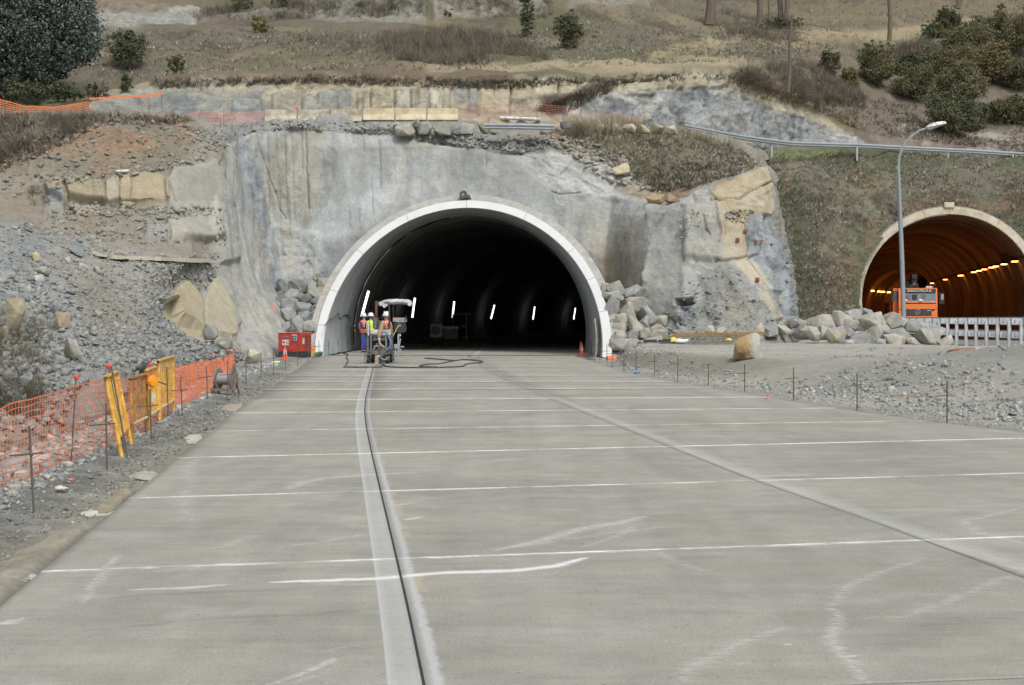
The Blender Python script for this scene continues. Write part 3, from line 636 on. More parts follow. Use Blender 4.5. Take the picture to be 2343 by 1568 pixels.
hole = np.hypot(lx, ctr[..., 2]-T2Z) < T2R-.12
S.c = mute(S.c, .82, 0.80); me = np_mesh('grass_embankment', R2.reshape(-1, 3), quads(*R.shape[:2], hole), S.c.reshape(-1, 3), True)
tag(link('grass_embankment', me, mat_hill), kind='structure'); zb_add(R2)
lx = (R2[..., 0]-T2X)*math.cos(T2A)+(R2[..., 1]-T2Y)*math.sin(T2A); R2 = R2.copy(); R2[np.hypot(lx, R2[..., 2]-T2Z) < T2R+.15] = 999; EMB = (R2, S)
# ---------------------------------------------------------------- ground beside the road
def ground_z(X, Y):
    uL = XL(Y)-X; uR = X-XR(Y)
    fade = 1-sstep(52, 66, Y)
    z = -.03-.62*sstep(1.7, 3.6, uL)*fade+.05*np.exp(-((uL-.9)/.45)**2)
    wd = np.interp(Y, [0, 25, 35, 45, 57, 70], [9, 7.5, 5.5, 3.2, 1.2, .8])
    sh = np.where(Y > 60, np.maximum(0, 4.35-XR(Y))*sstep(60, 66, Y), 0); uR_ = uR-sh
    pl = .52*sstep(.25, 1, uR_/wd)+.03*sstep(0, .4, uR_)
    mound = .45*np.exp(-((X-12.5)/3.2)**2-((Y-38)/7)**2)+.25*np.exp(-((X-16)/3)**2-((Y-50)/8)**2)
    r2 = sstep(17.5, 19.5, X-.035*(Y-71)); pl = (pl+mound)*(1-r2)+(.27)*r2
    z = np.where(uR > 0, -.03+pl, z)
    return np.where((uL < 0) & (uR < 0), -.32, z)
def ground_patch(xs, ys, right, step_col):
    X, Y = np.meshgrid(xs, ys)
    return X, Y
gy = np.concatenate([np.arange(4, 30, .11), np.arange(30, 60, .2), np.arange(60, 92, .35)])
def side(name, us, f, seed, paint):
    Y = gy[:, None]+0*us[None, :]; X = f(Y, us[None, :]+0*Y)
    Z = ground_z(X, Y); P = np.stack([X, Y, Z], -1)
    n1 = fbm(P*np.array([1, 1, 0]), .5, 4, seed); n2 = fbm(P*np.array([1, 1, 0]), 3.0, 4, seed+1); n3 = fbm(P*np.array([1, 1, 0]), 11.0, 3, seed+2)
    u = np.abs(us)[None, :]+0*Y
    k = np.minimum(1, u/.5)
    P[..., 2] += k*(n1*.09*np.minimum(1, u/2)+n2*.035+n3*.018); P[..., 2] += np.where(u < .02, -.03, 0)
    S = Paint(P, T(150,151,147), warp=6, seed=seed); S.u = u; S.Y = Y; S.n = (n1, n2, n3)
    paint(S)
    R_ = P
    S.c = mute(S.c, .78, 0.97); me = np_mesh(name, P.reshape(-1, 3), quads(*P.shape[:2]), S.c.reshape(-1, 3), True)
    tag(link(name, me, mat_dirt), kind='structure'); zb_add(P); return P, S
def add(S, f, col): S.c = S.c*(1-f[..., None])+np.array(col)*f[..., None]
def pl_left(S):
    n1, n2, n3 = S.n
    add(S, sstep(1.3, .7, S.u+n1*.5)*.8, T(120,121,115)); add(S, sstep(.5, .25, S.u+n1*.4)*.8, T(164,158,142)); add(S, sstep(.1, .35, n2)*sstep(.9, .3, S.u)*.7, T(176,174,166))
    add(S, sstep(1.8, 2.8, S.u)*.85*sstep(60, 50, S.Y), T(104,98,84)); add(S, sstep(0, .3, n2)*.4, T(166,167,163)); add(S, sstep(16, 9, S.Y)*.6*sstep(1.4, .6, S.u), T(150,143,124))
    add(S, sstep(-.1, .3, n1)*.6*sstep(2.5, 3.5, S.u), T(150,124,90))
def pl_right(S):
    n1, n2, n3 = S.n
    add(S, sstep(0, 1, S.Y*0+1)*.9, T(176,172,162)); add(S, sstep(.0, .35, n1)*.6, T(188,184,172)); add(S, sstep(.05, .35, -n1)*.6, T(156,155,148))
    add(S, sstep(.6, .2, S.u)*.6, T(156,154,146))
    wd = np.interp(S.Y, [0, 25, 35, 45, 57, 70], [9, 7.5, 5.5, 3.2, 1.2, .8]); f = S.u/wd
    add(S, sstep(.3, .5, f)*sstep(1.05, .8, f)*sstep(38, 46, S.Y)*.75, T(150,142,126))
    add(S, np.exp(-((S.P[..., 0]-12.5)/3.5)**2-((S.Y-38)/8)**2)*.8, T(142,143,140)); add(S, np.exp(-((S.P[..., 0]-5.5)/2.2)**2-((S.Y-64)/1.6)**2)*.6, T(206,186,148))
    S.blob([(2040,905),(2100,897),(2120,905),(2070,912)], SOIL, 3, .8)
ul = np.concatenate([np.arange(0, 3, .07), np.arange(3, 8, .18), np.arange(8, 40, 1.2)])
ur = np.concatenate([np.arange(0, 4, .09), np.arange(4, 22, .22), np.arange(22, 70, 2.0)])
GL = side('left_roadside_ground', ul, lambda Y, u: XL(Y)-u, 50, pl_left)
GR = side('right_roadside_ground', ur, lambda Y, u: XR(Y)+u, 60, pl_right)
bl = MB(); bl.v = [(-600, -60, -.9), (600, -60, -.9), (600, 700, -.9), (-600, 700, -.9)]; bl.f = [(0, 1, 2, 3)]
tag(bl.build('ground', mat('earth', T(140,130,112), .95, var=.2, vs=1)), kind='structure')
# ================================================================ CONCRETE ROAD

# sub-base sheet, then slabs as parts of the road
ys = np.concatenate([np.arange(1.5, 66, 1.0), np.arange(66, 281, 3.0)])
def XLr(y): return np.where(np.asarray(y) < 74, XL(y), axis_x(y)-5.55)
def XRr(y): return np.where(np.asarray(y) < 62, XR(y), np.minimum(XR(y), 99)*0+np.where(np.asarray(y) < 74, 3.30, axis_x(y)+5.3))
def strip(xl, xr, ys, z, name, m, parent=None, kind=None):
    v = []; 
    for y, a, b in zip(ys, xl, xr): v += [(a, y, z), (b, y, z)]
    f = [(2*i, 2*i+1, 2*i+3, 2*i+2) for i in range(len(ys)-1)]
    o = MB().add(v, f).build(name, m, parent); return o
mat_joint = mat('joint_shadow', T(70,68,64), .95)
road = tag(strip(XLr(ys)+.03, XRr(ys)-.03, ys, -.03, 'road', mat_joint), kind='structure')
JN = [((0,1640),(2342,1550)), ((90,1308),(2342,1228)), ((295,1140),(2342,1083)), ((400,1048),(2342,1003)), ((480,987),(2110,963)), ((530,945),(1900,934)), ((572,916),(1740,909)), ((612,892.5),(1630,888))]
for k in range(8):
    y = 730+1/(1/(891-730)+.000728*(k+1)); JN.append(((600, y), (1500, y-1.0)))
LN = []
for a, b in JN:
    A, B = G(*a), G(*b); LN.append((A.y-A.x*(B.y-A.y)/(B.x-A.x), (B.y-A.y)/(B.x-A.x)))     # Y = c + m X
POWL = list(LN[1:])
LN.insert(0, (2.2, LN[0][1])); LN.sort()
def FA(y): return ext(JA, np.asarray(y, float), -.09, -.035)
def FB(y): return ext(JB, np.asarray(y, float), -.28, -.05)
def meet(F, ln):
    y = ln[0]
    for _ in range(30): y = ln[0]+ln[1]*float(F(y))
    return y

def gp(*px): return [tuple(G(*p)[:2]) for p in px]
STREAKS = (([(622,1332),(700,1330),(860,1324),(1000,1312),(1180,1306),(1270,1296),(1340,1276)],.07,.95,'w'), ([(690,1338),(860,1336)],.05,.45,'w'), ([(308,1347),(420,1345),(520,1338)],.05,.7,'w'),
  ([(668,1118),(690,1104),(730,1096),(800,1090),(960,1080)],.12,.6,'s'), ([(900,1080),(1040,1070),(1150,1052),(1230,1048)],.1,.35,'s'), ([(1130,1260),(1230,1240),(1330,1210),(1420,1195),(1480,1180)],.10,.65,'s'), ([(1230,1245),(1380,1222),(1500,1208),(1560,1206)],.06,.5,'s'), ([(1320,1255),(1400,1232),(1460,1200)],.05,.5,'s'),
  ([(1890,1400),(1915,1370),(1940,1340),(2040,1300),(2120,1275)],.06,.5,'s'), ([(1975,1568),(1945,1520),(1915,1480),(1900,1460),(1915,1420),(1905,1395)],.05,.62,'s'), ([(1920,1505),(1970,1498)],.03,.7,'s'), ([(1560,1568),(1570,1530),(1640,1500),(1690,1470),(1790,1438)],.07,.5,'s'), ([(1440,1560),(1620,1530),(1720,1512)],.05,.3,'s'),
  ([(1960,1420),(2060,1412),(2160,1380),(2280,1330),(2342,1310)],.06,.45,'s'), ([(2342,1160),(2270,1180),(2200,1192),(2240,1220),(2300,1232),(2342,1245)],.08,.5,'s'), ([(610,1568),(680,1545),(740,1520),(770,1505)],.03,.75,'s'), ([(660,1568),(720,1545)],.03,.6,'s'), ([(700,1500),(800,1480),(880,1465)],.03,.4,'s'),
  ([(440,1260),(520,1250),(560,1232),(610,1222)],.07,.5,'s'), ([(620,1256),(760,1235),(870,1215)],.06,.5,'s'), ([(430,1215),(428,1150),(436,1090),(450,1030)],.10,.45,'s'), ([(195,1380),(215,1340),(240,1300),(265,1270)],.05,.6,'s'), ([(0,1425),(40,1420),(70,1410)],.06,.6,'w'),
  ([(930,1190),(970,1180)],.06,.6,'w'), ([(905,1156),(945,1150)],.05,.6,'w'), ([(500,1290),(560,1286)],.04,.5,'w'), ([(1790,1475),(1815,1473)],.02,.8,'w'), ([(2060,1240),(2140,1236)],.04,.4,'s'), ([(1700,1092),(1860,1086)],.08,.5,'w'), ([(1500,1258),(1560,1290),(1620,1310)],.06,.5,'s'),
  ([(1640,1150),(1740,1130),(1900,1120)],.1,.3,'s'), ([(1250,1005),(1330,1002)],.2,.35,'s'), ([(1560,1000),(1660,998)],.2,.4,'s'), ([(1640,975),(1700,974)],.2,.5,'s'), ([(520,1060),(540,990)],.25,.3,'s'), ([(1100,1340),(1230,1330)],.05,.3,'s'), ([(150,1465),(260,1462)],.03,.3,'s'))
DAMPS = (([(220,1372),(330,1362),(500,1354),(620,1350),(720,1345)],.09,.7), ([(180,1445),(330,1432),(480,1418),(700,1408),(860,1395)],.08,.7), ([(140,1325),(400,1310),(900,1290)],.12,.4), ([(1500,1180),(1900,1165),(2300,1150)],.3,.5), ([(900,1290),(1300,1290),(1700,1270)],.14,.4), ([(2040,1480),(2180,1420),(2342,1400)],.35,.5), ([(1300,1000),(1550,990),(1800,985)],.5,.4), ([(1150,960),(1300,930)],.4,.5), ([(1640,1120),(1500,1070),(1420,1020)],.25,.5), ([(1100,1120),(1300,1125),(1500,1120)],.2,.3))
def concrete_mat(name='road_concrete'):
    m, n, b = newmat(name); b.inputs['Roughness'].default_value = .88; b.inputs['Specular IOR Level'].default_value = .2; L = n.links.new
    a = noise_node(n, .35, 5, .6); st = noise_node(n, 1.0, 6, .65, stretch=(.35, 4.0, 1)); st2 = noise_node(n, 1.0, 4, .6, stretch=(1.2, 18.0, 1))
    fine = noise_node(n, 60, 3, .8); med = noise_node(n, 2.2, 6, .7); pit = noise_node(n, 24, 2, .5); dust = noise_node(n, .9, 7, .72)
    c = ramp(n, a.outputs[0], [(.3, T(148,148,138)), (.5, T(158,157,148)), (.72, T(168,166,154))]).outputs[0]
    for t, lo, hi, p in ((st, .93, 1.06, (.32, .68)), (st2, .97, 1.03, (.35, .65)), (fine, .76, 1.22, (.3, .7)), (med, .87, 1.11, (.3, .7))):
        c = mixc(n, c, ramp(n, t.outputs[0], [(p[0], (lo,)*3), (p[1], (hi,)*3)]).outputs[0], 1.0, 'MULTIPLY')
    c = mixc(n, c, T(190,190,184), ramp(n, dust.outputs[0], [(.53, (0,)*3), (.76, (.5,)*3)]).outputs[0])
    c = mixc(n, c, (.12, .115, .10), ramp(n, pit.outputs[0], [(.66, (0,)*3), (.73, (.6,)*3)]).outputs[0])
    oi = noise_node(n, .22, 3, .5); c = mixc(n, c, T(142,140,116), ramp(n, oi.outputs[0], [(.58, (0,)*3), (.74, (.6,)*3)]).outputs[0])
    tt_ = noise_node(n, 1.0, 4, .6, stretch=(2.6, .12, 1)); c = mixc(n, c, ramp(n, tt_.outputs[0], [(.35, (.94,)*3), (.65, (1.05,)*3)]).outputs[0], 1.0, 'MULTIPLY')
    def mth(op, x, y=None, z=None, clamp=False):
        q = N(n, 'ShaderNodeMath', operation=op); q.use_clamp = clamp
        for i, v in enumerate((x, y, z)):
            if v is None: continue
            if isinstance(v, (int, float)): q.inputs[i].default_value = v
            else: L(v, q.inputs[i])
        return q.outputs[0]
    geo = N(n, 'ShaderNodeNewGeometry'); sp_ = N(n, 'ShaderNodeSeparateXYZ'); L(geo.outputs['Position'], sp_.inputs[0]); X_, Y_ = sp_.outputs[0], sp_.outputs[1]
    wob = noise_node(n, 1.6, 5, .6); wv = mth('MULTIPLY', mth('SUBTRACT', wob.outputs[0], .5), .05); acc = None
    for k, (cc, mm) in enumerate(POWL[:13]):
        w_ = .105+.020*min(k, 7); d_ = mth('ABSOLUTE', mth('ADD', mth('SUBTRACT', Y_, mth('MULTIPLY_ADD', X_, mm, cc)), mth('MULTIPLY', wv, 1.0 if k < 4 else 2.0)))
        f = mth('MULTIPLY', mth('SUBTRACT', 1.0, mth('DIVIDE', d_, w_), None, True), [.85,.9,1,.9,1,.9,1,1,.8,.7,.6,.5,.45][k]); acc = f if acc is None else mth('MAXIMUM', acc, f)
    # broken-up: the powder is missing here and there along the joints
    gap = noise_node(n, 1.3, 4, .7); acc = mth('MULTIPLY', acc, ramp(n, gap.outputs[0], [(.36, (.35,)*3), (.56, (1,)*3)]).outputs[0])
    def curve(F_, y0, y1, lo, hi):
        fc = N(n, 'ShaderNodeFloatCurve'); cv = fc.mapping.curves[0]; ys_ = np.linspace(y0, y1, 28); xs_ = [float(F_(y)) for y in ys_]; pts = cv.points
        for k, (y, x) in enumerate(zip(ys_, xs_)):
            u, v = (y-y0)/(y1-y0), (x-lo)/(hi-lo)
            if k == 0: pts[0].location = (0, v)
            elif k == len(ys_)-1: pts[-1].location = (1, v)
            else: pts.new(u, v)
        for p_ in pts: p_.handle_type = 'VECTOR'
        fc.mapping.use_clip = False; fc.mapping.update(); L(mth('DIVIDE', mth('SUBTRACT', Y_, y0), y1-y0, None, True), fc.inputs['Value']); return mth('SUBTRACT', X_, mth('MULTIPLY_ADD', fc.outputs[0], hi-lo, lo))
    uA = curve(FA, 2.0, 60.0, -8.0, 2.0); uB = curve(FB, 2.0, 70.0, -3.0, 6.0); jg = noise_node(n, 9, 5, .75); jv = mth('MULTIPLY', mth('SUBTRACT', jg.outputs[0], .5), .09)
    uAr = mth('ADD', uA, mth('MULTIPLY', jv, mth('GREATER_THAN', uA, .03)))
    pa = ramp(n, mth('ADD', uAr, .5), [(.345, (0,)*3), (.352, (.95,)*3), (.372, (.60,)*3), (.40, (.42,)*3), (.50, (.5,)*3), (.535, (.55,)*3), (.55, (.95,)*3), (.575, (.85,)*3), (.60, (0,)*3)]).outputs[0]
    pb = ramp(n, mth('ADD', uB, .5), [(.48, (0,)*3), (.52, (.62,)*3), (.62, (.5,)*3), (.80, (0,)*3)]).outputs[0]
    endA = mth('LESS_THAN', Y_, 57.5); pa = mth('MULTIPLY', pa, endA)
    at1 = N(n, 'ShaderNodeAttribute', attribute_name='pow'); at2 = N(n, 'ShaderNodeAttribute', attribute_name='dmp')
    dm = noise_node(n, 5, 5, .65, stretch=(.6, 3, 1)); c = mixc(n, c, T(112,110,101), mth('MULTIPLY', at2.outputs['Fac'], ramp(n, dm.outputs[0], [(.35, (.1,)*3), (.65, (.75,)*3)]).outputs[0]))
    # pale ground band first, then chalk
    sm = noise_node(n, 20, 7, .75, stretch=(.5, 1, 1)); g2 = noise_node(n, 40, 5, .8)
    c = mixc(n, c, T(192,194,193), mth('MULTIPLY', pa, ramp(n, g2.outputs[0], [(.3, (.7,)*3), (.7, (1.15,)*3)]).outputs[0], None, True))
    c = mixc(n, c, T(198,199,196), mth('MULTIPLY', pb, ramp(n, sm.outputs[0], [(.38, (.35,)*3), (.62, (1.1,)*3)]).outputs[0], None, True))
    chip = mth('MULTIPLY', mth('MULTIPLY', mth('GREATER_THAN', uA, .075), mth('LESS_THAN', mth('ADD', uA, mth('MULTIPLY', jv, 2.2)), .135)), ramp(n, gap.outputs[0], [(.52, (0,)*3), (.56, (.8,)*3)]).outputs[0]); c = mixc(n, c, T(178,168,148), mth('MULTIPLY', chip, endA))
    tot = mth('MAXIMUM', acc, at1.outputs['Fac']); br = ramp(n, mth('MULTIPLY_ADD', tot, .44, sm.outputs[0]), [(.54, (0,)*3), (.84, (1,)*3)]).outputs[0]
    c = mixc(n, c, T(226,228,227), mth('MULTIPLY', br, mth('MULTIPLY', tot, 1.35, None, True)))
    L(c, b.inputs['Base Color'])
    bp = N(n, 'ShaderNodeBump'); bp.inputs['Strength'].default_value = .35; bp.inputs['Distance'].default_value = .01
    L(fine.outputs[0], bp.inputs['Height']); L(bp.outputs[0], b.inputs['Normal']); return m
mat_road = concrete_mat()
SEG = [(gp(*p), wd*1.5, a*(.95 if k == 'w' else .72)) for p, wd, a, k in STREAKS]; DSG = [(gp(*p), wd*.7, a) for p, wd, a in DAMPS]
def bake_lines(P, segs):
    r = np.zeros(len(P)); wob = fbm(P*np.array([1, 1, 0]), 1.2, 4, 77)*.10+fbm(P*np.array([1, 1, 0]), 6, 3, 78)*.03
    for pts, wd, a in segs:
        q = np.array(pts); lo, hi = q.min(0)-wd*2-.3, q.max(0)+wd*2+.3; m = np.where((P[:, 0] > lo[0]) & (P[:, 0] < hi[0]) & (P[:, 1] > lo[1]) & (P[:, 1] < hi[1]))[0]
        if len(m) == 0: continue
        X_, Y_ = P[m, 0]+wob[m]*.4, P[m, 1]+wob[m]; best = np.full(len(m), 9.); n_ = len(q)-1
        for i in range(n_):
            e = q[i+1]-q[i]; L_ = (e**2).sum()+1e-9; t = np.clip(((X_-q[i, 0])*e[0]+(Y_-q[i, 1])*e[1])/L_, 0, 1); d = np.hypot(X_-q[i, 0]-t*e[0], Y_-q[i, 1]-t*e[1])
            tap = 1.0-.6*np.abs(2*((i+t)/n_)-1)**3; best = np.minimum(best, d/(wd*tap))
        r[m] = np.maximum(r[m], a*np.clip(1-best, 0, 1)**.8)
    return r
BND = [XL, FA, FB, XR]; g = .006
for i in range(len(LN)-1):
    for j in range(3):
        y00, y01 = meet(BND[j], LN[i])+g, meet(BND[j], LN[i+1])-g; y10, y11 = meet(BND[j+1], LN[i])+g, meet(BND[j+1], LN[i+1])-g; gl = g if j else 0; gr = g if j < 2 else 0; ym = (y00+y11)/2
        dx, dy = (.045, .028) if ym < 13 else ((.07, .06) if ym < 20 else ((.15, .12) if ym < 34 else (.5, .6))); t = np.linspace(0, 1, max(6, int((y01-y00)/dy))); yl, yr = y00+(y01-y00)*t, y10+(y11-y10)*t
        xl, xr = np.array([float(BND[j](y)) for y in yl])+gl, np.array([float(BND[j+1](y)) for y in yr])-gr; s_ = np.linspace(0, 1, max(4, int((xr-xl).mean()/dx)))
        P = np.stack([xl[:, None]*(1-s_)+xr[:, None]*s_, yl[:, None]*(1-s_)+yr[:, None]*s_, np.zeros((len(t), len(s_)))], -1); h_, w_ = P.shape[:2]; idx = np.arange(h_*w_).reshape(h_, w_); V = P.reshape(-1, 3)
        loop = np.concatenate([idx[0], idx[1:, -1], idx[-1, -2::-1], idx[-2:0:-1, 0]]); low = V[loop]-np.array([0, 0, .24]); nb = len(V)+np.arange(len(loop)); nx = np.roll(np.arange(len(loop)), -1)
        F = np.concatenate([quads(h_, w_), np.stack([loop[nx], loop, nb, nb[nx]], -1)]); me = np_mesh('concrete_slab', np.concatenate([V, low]), F)
        for nm_, sg in (('pow', SEG), ('dmp', DSG)): v = np.concatenate([bake_lines(V, sg) if ym < 45 else np.zeros(len(V)), np.zeros(len(low))]); at = me.attributes.new(nm_, 'FLOAT', 'POINT'); at.data.foreach_set('value', v.astype(np.float32))
        link('concrete_slab', me, mat_road, road)
yl = meet(XL, LN[-1])+.02
y2 = np.concatenate([np.arange(yl, 74, 1.0), np.arange(74, 281, 3.0)])
strip(XLr(y2), XRr(y2), y2, 0.0, 'tunnel_floor_slab', mat_road, road)

sl = MB(); ws_ = .007
for F_, y0, y1, w_, name, c_ in ((FA, 3, 57, .0055, 'joint_sealant', (40,38,44)), (FB, 4, 26, .0032, 'joint_shadow_line', (96,94,90))):
    sl = MB(); yy_ = np.arange(y0, y1, .5)
    for a_, b_ in zip(yy_[:-1], yy_[1:]): xa, xb = float(F_(a_)), float(F_(b_)); k_w = w_*(1+a_/60); sl.add([(xa-k_w, a_, .0015), (xa+k_w, a_, .0015), (xb+k_w, b_, .0015), (xb-k_w, b_, .0015)], [(0, 1, 2, 3)])
    sl.build(name, mat(name, T(*c_), .7), road)

# ================================================================ FIRST TUNNEL
m_white = mat('portal_white_concrete', T(214,216,216,1.0), .8, var=.03, vs=2, dirt=T(206,208,205), dv=.5, ds=.8, bump=.15)
m_collar = mat('portal_collar_concrete', T(176,175,168), .9, var=.08, vs=4, dirt=T(156,155,148), ds=2.5, bump=.4, bs=14)
m_reveal = mat('reveal_concrete', T(190,198,202), .8, var=.07, vs=2, dirt=T(168,172,172), ds=.8, bump=.1)
m_lining = mat('tunnel_lining_concrete', T(170,172,168), .85, var=.14, vs=1.2, dirt=T(140,140,136), ds=.7)
m_black = mat('black_gap', (.012,)*3, .9)
t1 = empty('tunnel_portal', (TX, 72, 0), 0, 'large round concrete tunnel mouth with white rim set into the grey rock face', 'tunnel', 'tunnels')
def yf(x, z, back=0): return 72.0+1.41*z-.22*x+back
def loc1(a, r): return r*math.cos(a), TZ+r*math.sin(a)
def arc_piece(mb, a0, a1, r0, r1, back, depth, n, o=(TX, 72, 0), plane=yf, flat=None):
    v = []
    for i in range(n+1):
        a = a0+(a1-a0)*i/n
        for r in (r0, r1):
            x, z = r*math.cos(a), (TZ if plane is yf else T2Z)+r*math.sin(a); y = plane(x, z, back)
            for dd in (0, depth): v.append((x+ (0), y+dd-o[1] if flat is None else (y if dd == 0 else flat)-o[1], z))
    f = []
    for i in range(n):
        b = 4*i; c = b+4     # 0: inner front 1: inner back 2: outer front 3: outer back
        f += [(b, b+2, c+2, c), (b+1, c+1, c+3, b+3), (b, c, c+1, b+1), (b+2, b+3, c+3, c+2)]
    f += [(0, 1, 3, 2), (4*n, 4*n+2, 4*n+3, 4*n+1)]
    return mb.add(v, f)
BD = [-8.6, 9.5, 23.5, 38, 63, 90, 117, 142, 161.5, 176, 188.6]
for a0, a1 in zip(BD[:-1], BD[1:]):
    arc_piece(MB(), math.radians(a0+.04), math.radians(a1-.04), 5.85, 6.23, 0, .45, max(4, int((a1-a0)/2))).build('ring_segment', m_white, t1, bevel=.02)
arc_piece(MB(), math.radians(-8.6), math.radians(188.6), 6.23, 6.56, .30, .5, 90, flat=86).build('outer_collar', m_collar, t1)
arc_piece(MB(), math.radians(-8.6), math.radians(188.6), 5.85, 6.12, .45, .5, 90, flat=88).build('reveal_wall', m_reveal, t1)
arc_piece(MB(), math.radians(-9), math.radians(189), 6.1, 6.3, 0, 0, 90, plane=lambda x, z, b: 87.6, flat=88.6).build('dark_joint', m_black, t1)
# uneven cable-like crack line hanging in the joint
cr = MB(); cr.tube([((5.84+.02*math.sin(i*2.1))*math.cos(math.radians(a)), 15.97-.05+.02*math.sin(i*1.7), TZ+(5.82+.03*math.sin(i*1.3))*math.sin(math.radians(a))) for i, a in enumerate(np.linspace(100, 186, 26))], .05, 5, 2); cr.build('joint_membrane', mat('joint_membrane', (.015,.015,.015), 1.0), t1)
tn = empty('tunnel_bore', (TX, 88, 0), 0, 'dark curving concrete tunnel bore behind the portal', 'tunnel', 'tunnels')
ya = np.concatenate([[88.25], np.arange(91, 281, 3.0)]); A = np.radians(np.linspace(-9, 189, 64)); v = []
for y in ya:
    cx = float(axis_x(y))
    for a in A: v.append((cx+5.88*math.cos(a)-TX, y-88, TZ+5.88*math.sin(a)))
n_ = len(A); f = [(i*n_+k, i*n_+k+1, (i+1)*n_+k+1, (i+1)*n_+k) for i in range(len(ya)-1) for k in range(n_-1)]
lb = MB().add(v, f); lb.build('lining', m_lining, tn, smooth=True)
jt = MB()
for y in np.arange(93, 200, 6.0):
    cx = float(axis_x(y)); jt.tube([(cx+5.87*math.cos(a)-TX, y-88, TZ+5.87*math.sin(a)) for a in A[::3]], .02, 4, 0)
arc_piece(MB(), math.radians(70), math.radians(189), 5.80, 5.86, 0, 0, 60, o=(TX, 88, 0), plane=lambda x, z, b: 88.0, flat=88.5).build('joint_band', m_black, tn)
jo = jt.build('lining_joint', mat('lining_joint', T(80,80,78), .9), tn); jo['kind'] = 'stuff'
cx = float(axis_x(280)); MB().box((cx-TX, 192.3, 3), (16, .3, 12)).build('end_wall', m_black, tn)
# ground strips either side of the slab inside the portal
tag(strip([-14]*3, [8.5]*3, [66, 80, 88.2], -.055, 'tunnel_mouth_ground', mat('mouth_ground', T(120,118,110), .95, var=.3, vs=6)), kind='structure')
ya2 = np.arange(88, 281, 4.0); tag(strip(axis_x(ya2)-6.3, axis_x(ya2)+6.3, ya2, -.06, 'tunnel_ground', mat('mouth_ground', T(120,118,110))), kind='structure')
# fluorescent tubes on the left wall
fl = mat('lit_tube', (.9, .9, .95), .4, emit=(.93, .92, 1.0), es=2.2)
for i, (px, y0, y1, d) in enumerate(((830,725,666,82),(943,727,682,107),(1035,727,690,123),(1123,730,698,145),(1219,731,702,165),(1312,731,705,185))):
    a, b = W(px, y0, d), W(px+[14,6,4,8,4,4][i], y1, d)
    if i == 0: a, b = W(827, 725, 84), W(843, 666, 84)
    # hang the tube 6 cm off the lining
    m = MB().cyl(a-a, b-a, .055, n=8); h = MB().cyl(Vector((-.12, .04, -.02)), (b-a)+Vector((-.12, .04, .02)), .03, n=6)
    t = empty('tube_lamp', a, 0, ['vertical white fluorescent tube on the tunnel wall just above the worker in the orange vest', 'white fluorescent tube on the tunnel wall right of the machine canopy', 'third lit tube in the tunnel, above the parked pale machine', 'fourth lit tube deep in the tunnel, fourth from the portal', 'fifth lit tube deep in the tunnel, next to last', 'shortest lit tube, farthest into the tunnel near its right wall'][i], 'lamp', 'fluorescent tubes along the tunnel wall')
    m.build('glass_tube', fl, t); h.build('holder', m_black, t)

# ================================================================ SECOND TUNNEL
m_cream = mat('cream_concrete', T(226,218,196), .85, var=.08, vs=5, dirt=T(196,184,158), ds=2, bump=.2)
m_line2 = mat('old_tunnel_wall', T(196,160,130,.55), 1.0, var=.04, vs=.8, dirt=T(150,124,98,.55), ds=.12)
t2 = empty('tunnel_portal', (T2X, T2Y, 0), T2A, 'smaller cream rimmed tunnel mouth lit orange inside in the grassy bank', 'tunnel', 'tunnels')
ob = math.radians(-27)
pl2 = lambda x, z, b: b
BD2 = [-27, -8, 8, 24, 40, 58, 74, 90, 106, 122, 140, 157, 172, 189, 207]
for a0, a1 in zip(BD2[:-1], BD2[1:]):
    arc_piece(MB(), math.radians(a0+.04), math.radians(a1-.04), T2R-.40, T2R, 0, .55, max(4, int((a1-a0)/3)), o=(0, 0, 0), plane=pl2).build('ring_segment', m_cream, t2, bevel=.015)
arc_piece(MB(), ob, math.pi-ob, T2R-.02, T2R+.10, .3, .3, 60, o=(0, 0, 0), plane=pl2, flat=7).build('outer_shell', m_collar, t2)
MB().box((.0, .15, T2Z+T2R+.14), (.55, .5, .30)).build('crown_block', m_cream, t2)
s2 = np.concatenate([[.55], np.arange(4, 200, 4.0)]); A = np.radians(np.linspace(-27, 207, 60)); v = []
def ax2(s): return .0019*max(0, s-62)**2
for s in s2:
    for a in A: v.append((ax2(s)+(T2R-.42)*math.cos(a), s, T2Z+(T2R-.42)*math.sin(a)))
n_ = len(A); f = [(i*n_+k, i*n_+k+1, (i+1)*n_+k+1, (i+1)*n_+k) for i in range(len(s2)-1) for k in range(n_-1)]
MB().add(v, f).build('lining', m_line2, t2, smooth=True)
m_line2.node_tree.nodes['Principled BSDF'].inputs['Specular IOR Level'].default_value = .05
jt = MB()
for s in (5.5, 24, 48): jt.tube([(ax2(s)+(T2R-.43)*math.cos(a), s, T2Z+(T2R-.43)*math.sin(a)) for a in A[::2]], .03, 4, 0)
jo = jt.build('lining_joint', mat('lining_joint2', T(60,40,28), .9), t2); jo['kind'] = 'stuff'
cd_ = MB(); P_ = [(ax2(s)+4.15+.1*math.sin(s), s, 5.15) for s in np.arange(.8, 90, 3)]; cd_.tube(P_, .05, 5, 0)
for s in (3, 4.2, 6): cd_.tube([(4.1, s, 5.1), (3.6, s+.5, 5.5), (3.9, s+1, 5.0)], .04, 4, 2)
cd_.build('cable_tray', m_black, t2)
MB().box((ax2(199), 199, 4), (24, .3, 12)).build('end_wall', m_black, t2)
def to2(x, s, z): return Vector((T2X+x*math.cos(T2A)-s*math.sin(T2A), T2Y+x*math.sin(T2A)+s*math.cos(T2A), z))
asp = mat('asphalt', T(128,128,126), .85, var=.12, vs=5, bump=.2, bs=60)
s3 = np.arange(-90, 198, 4.0); v = []
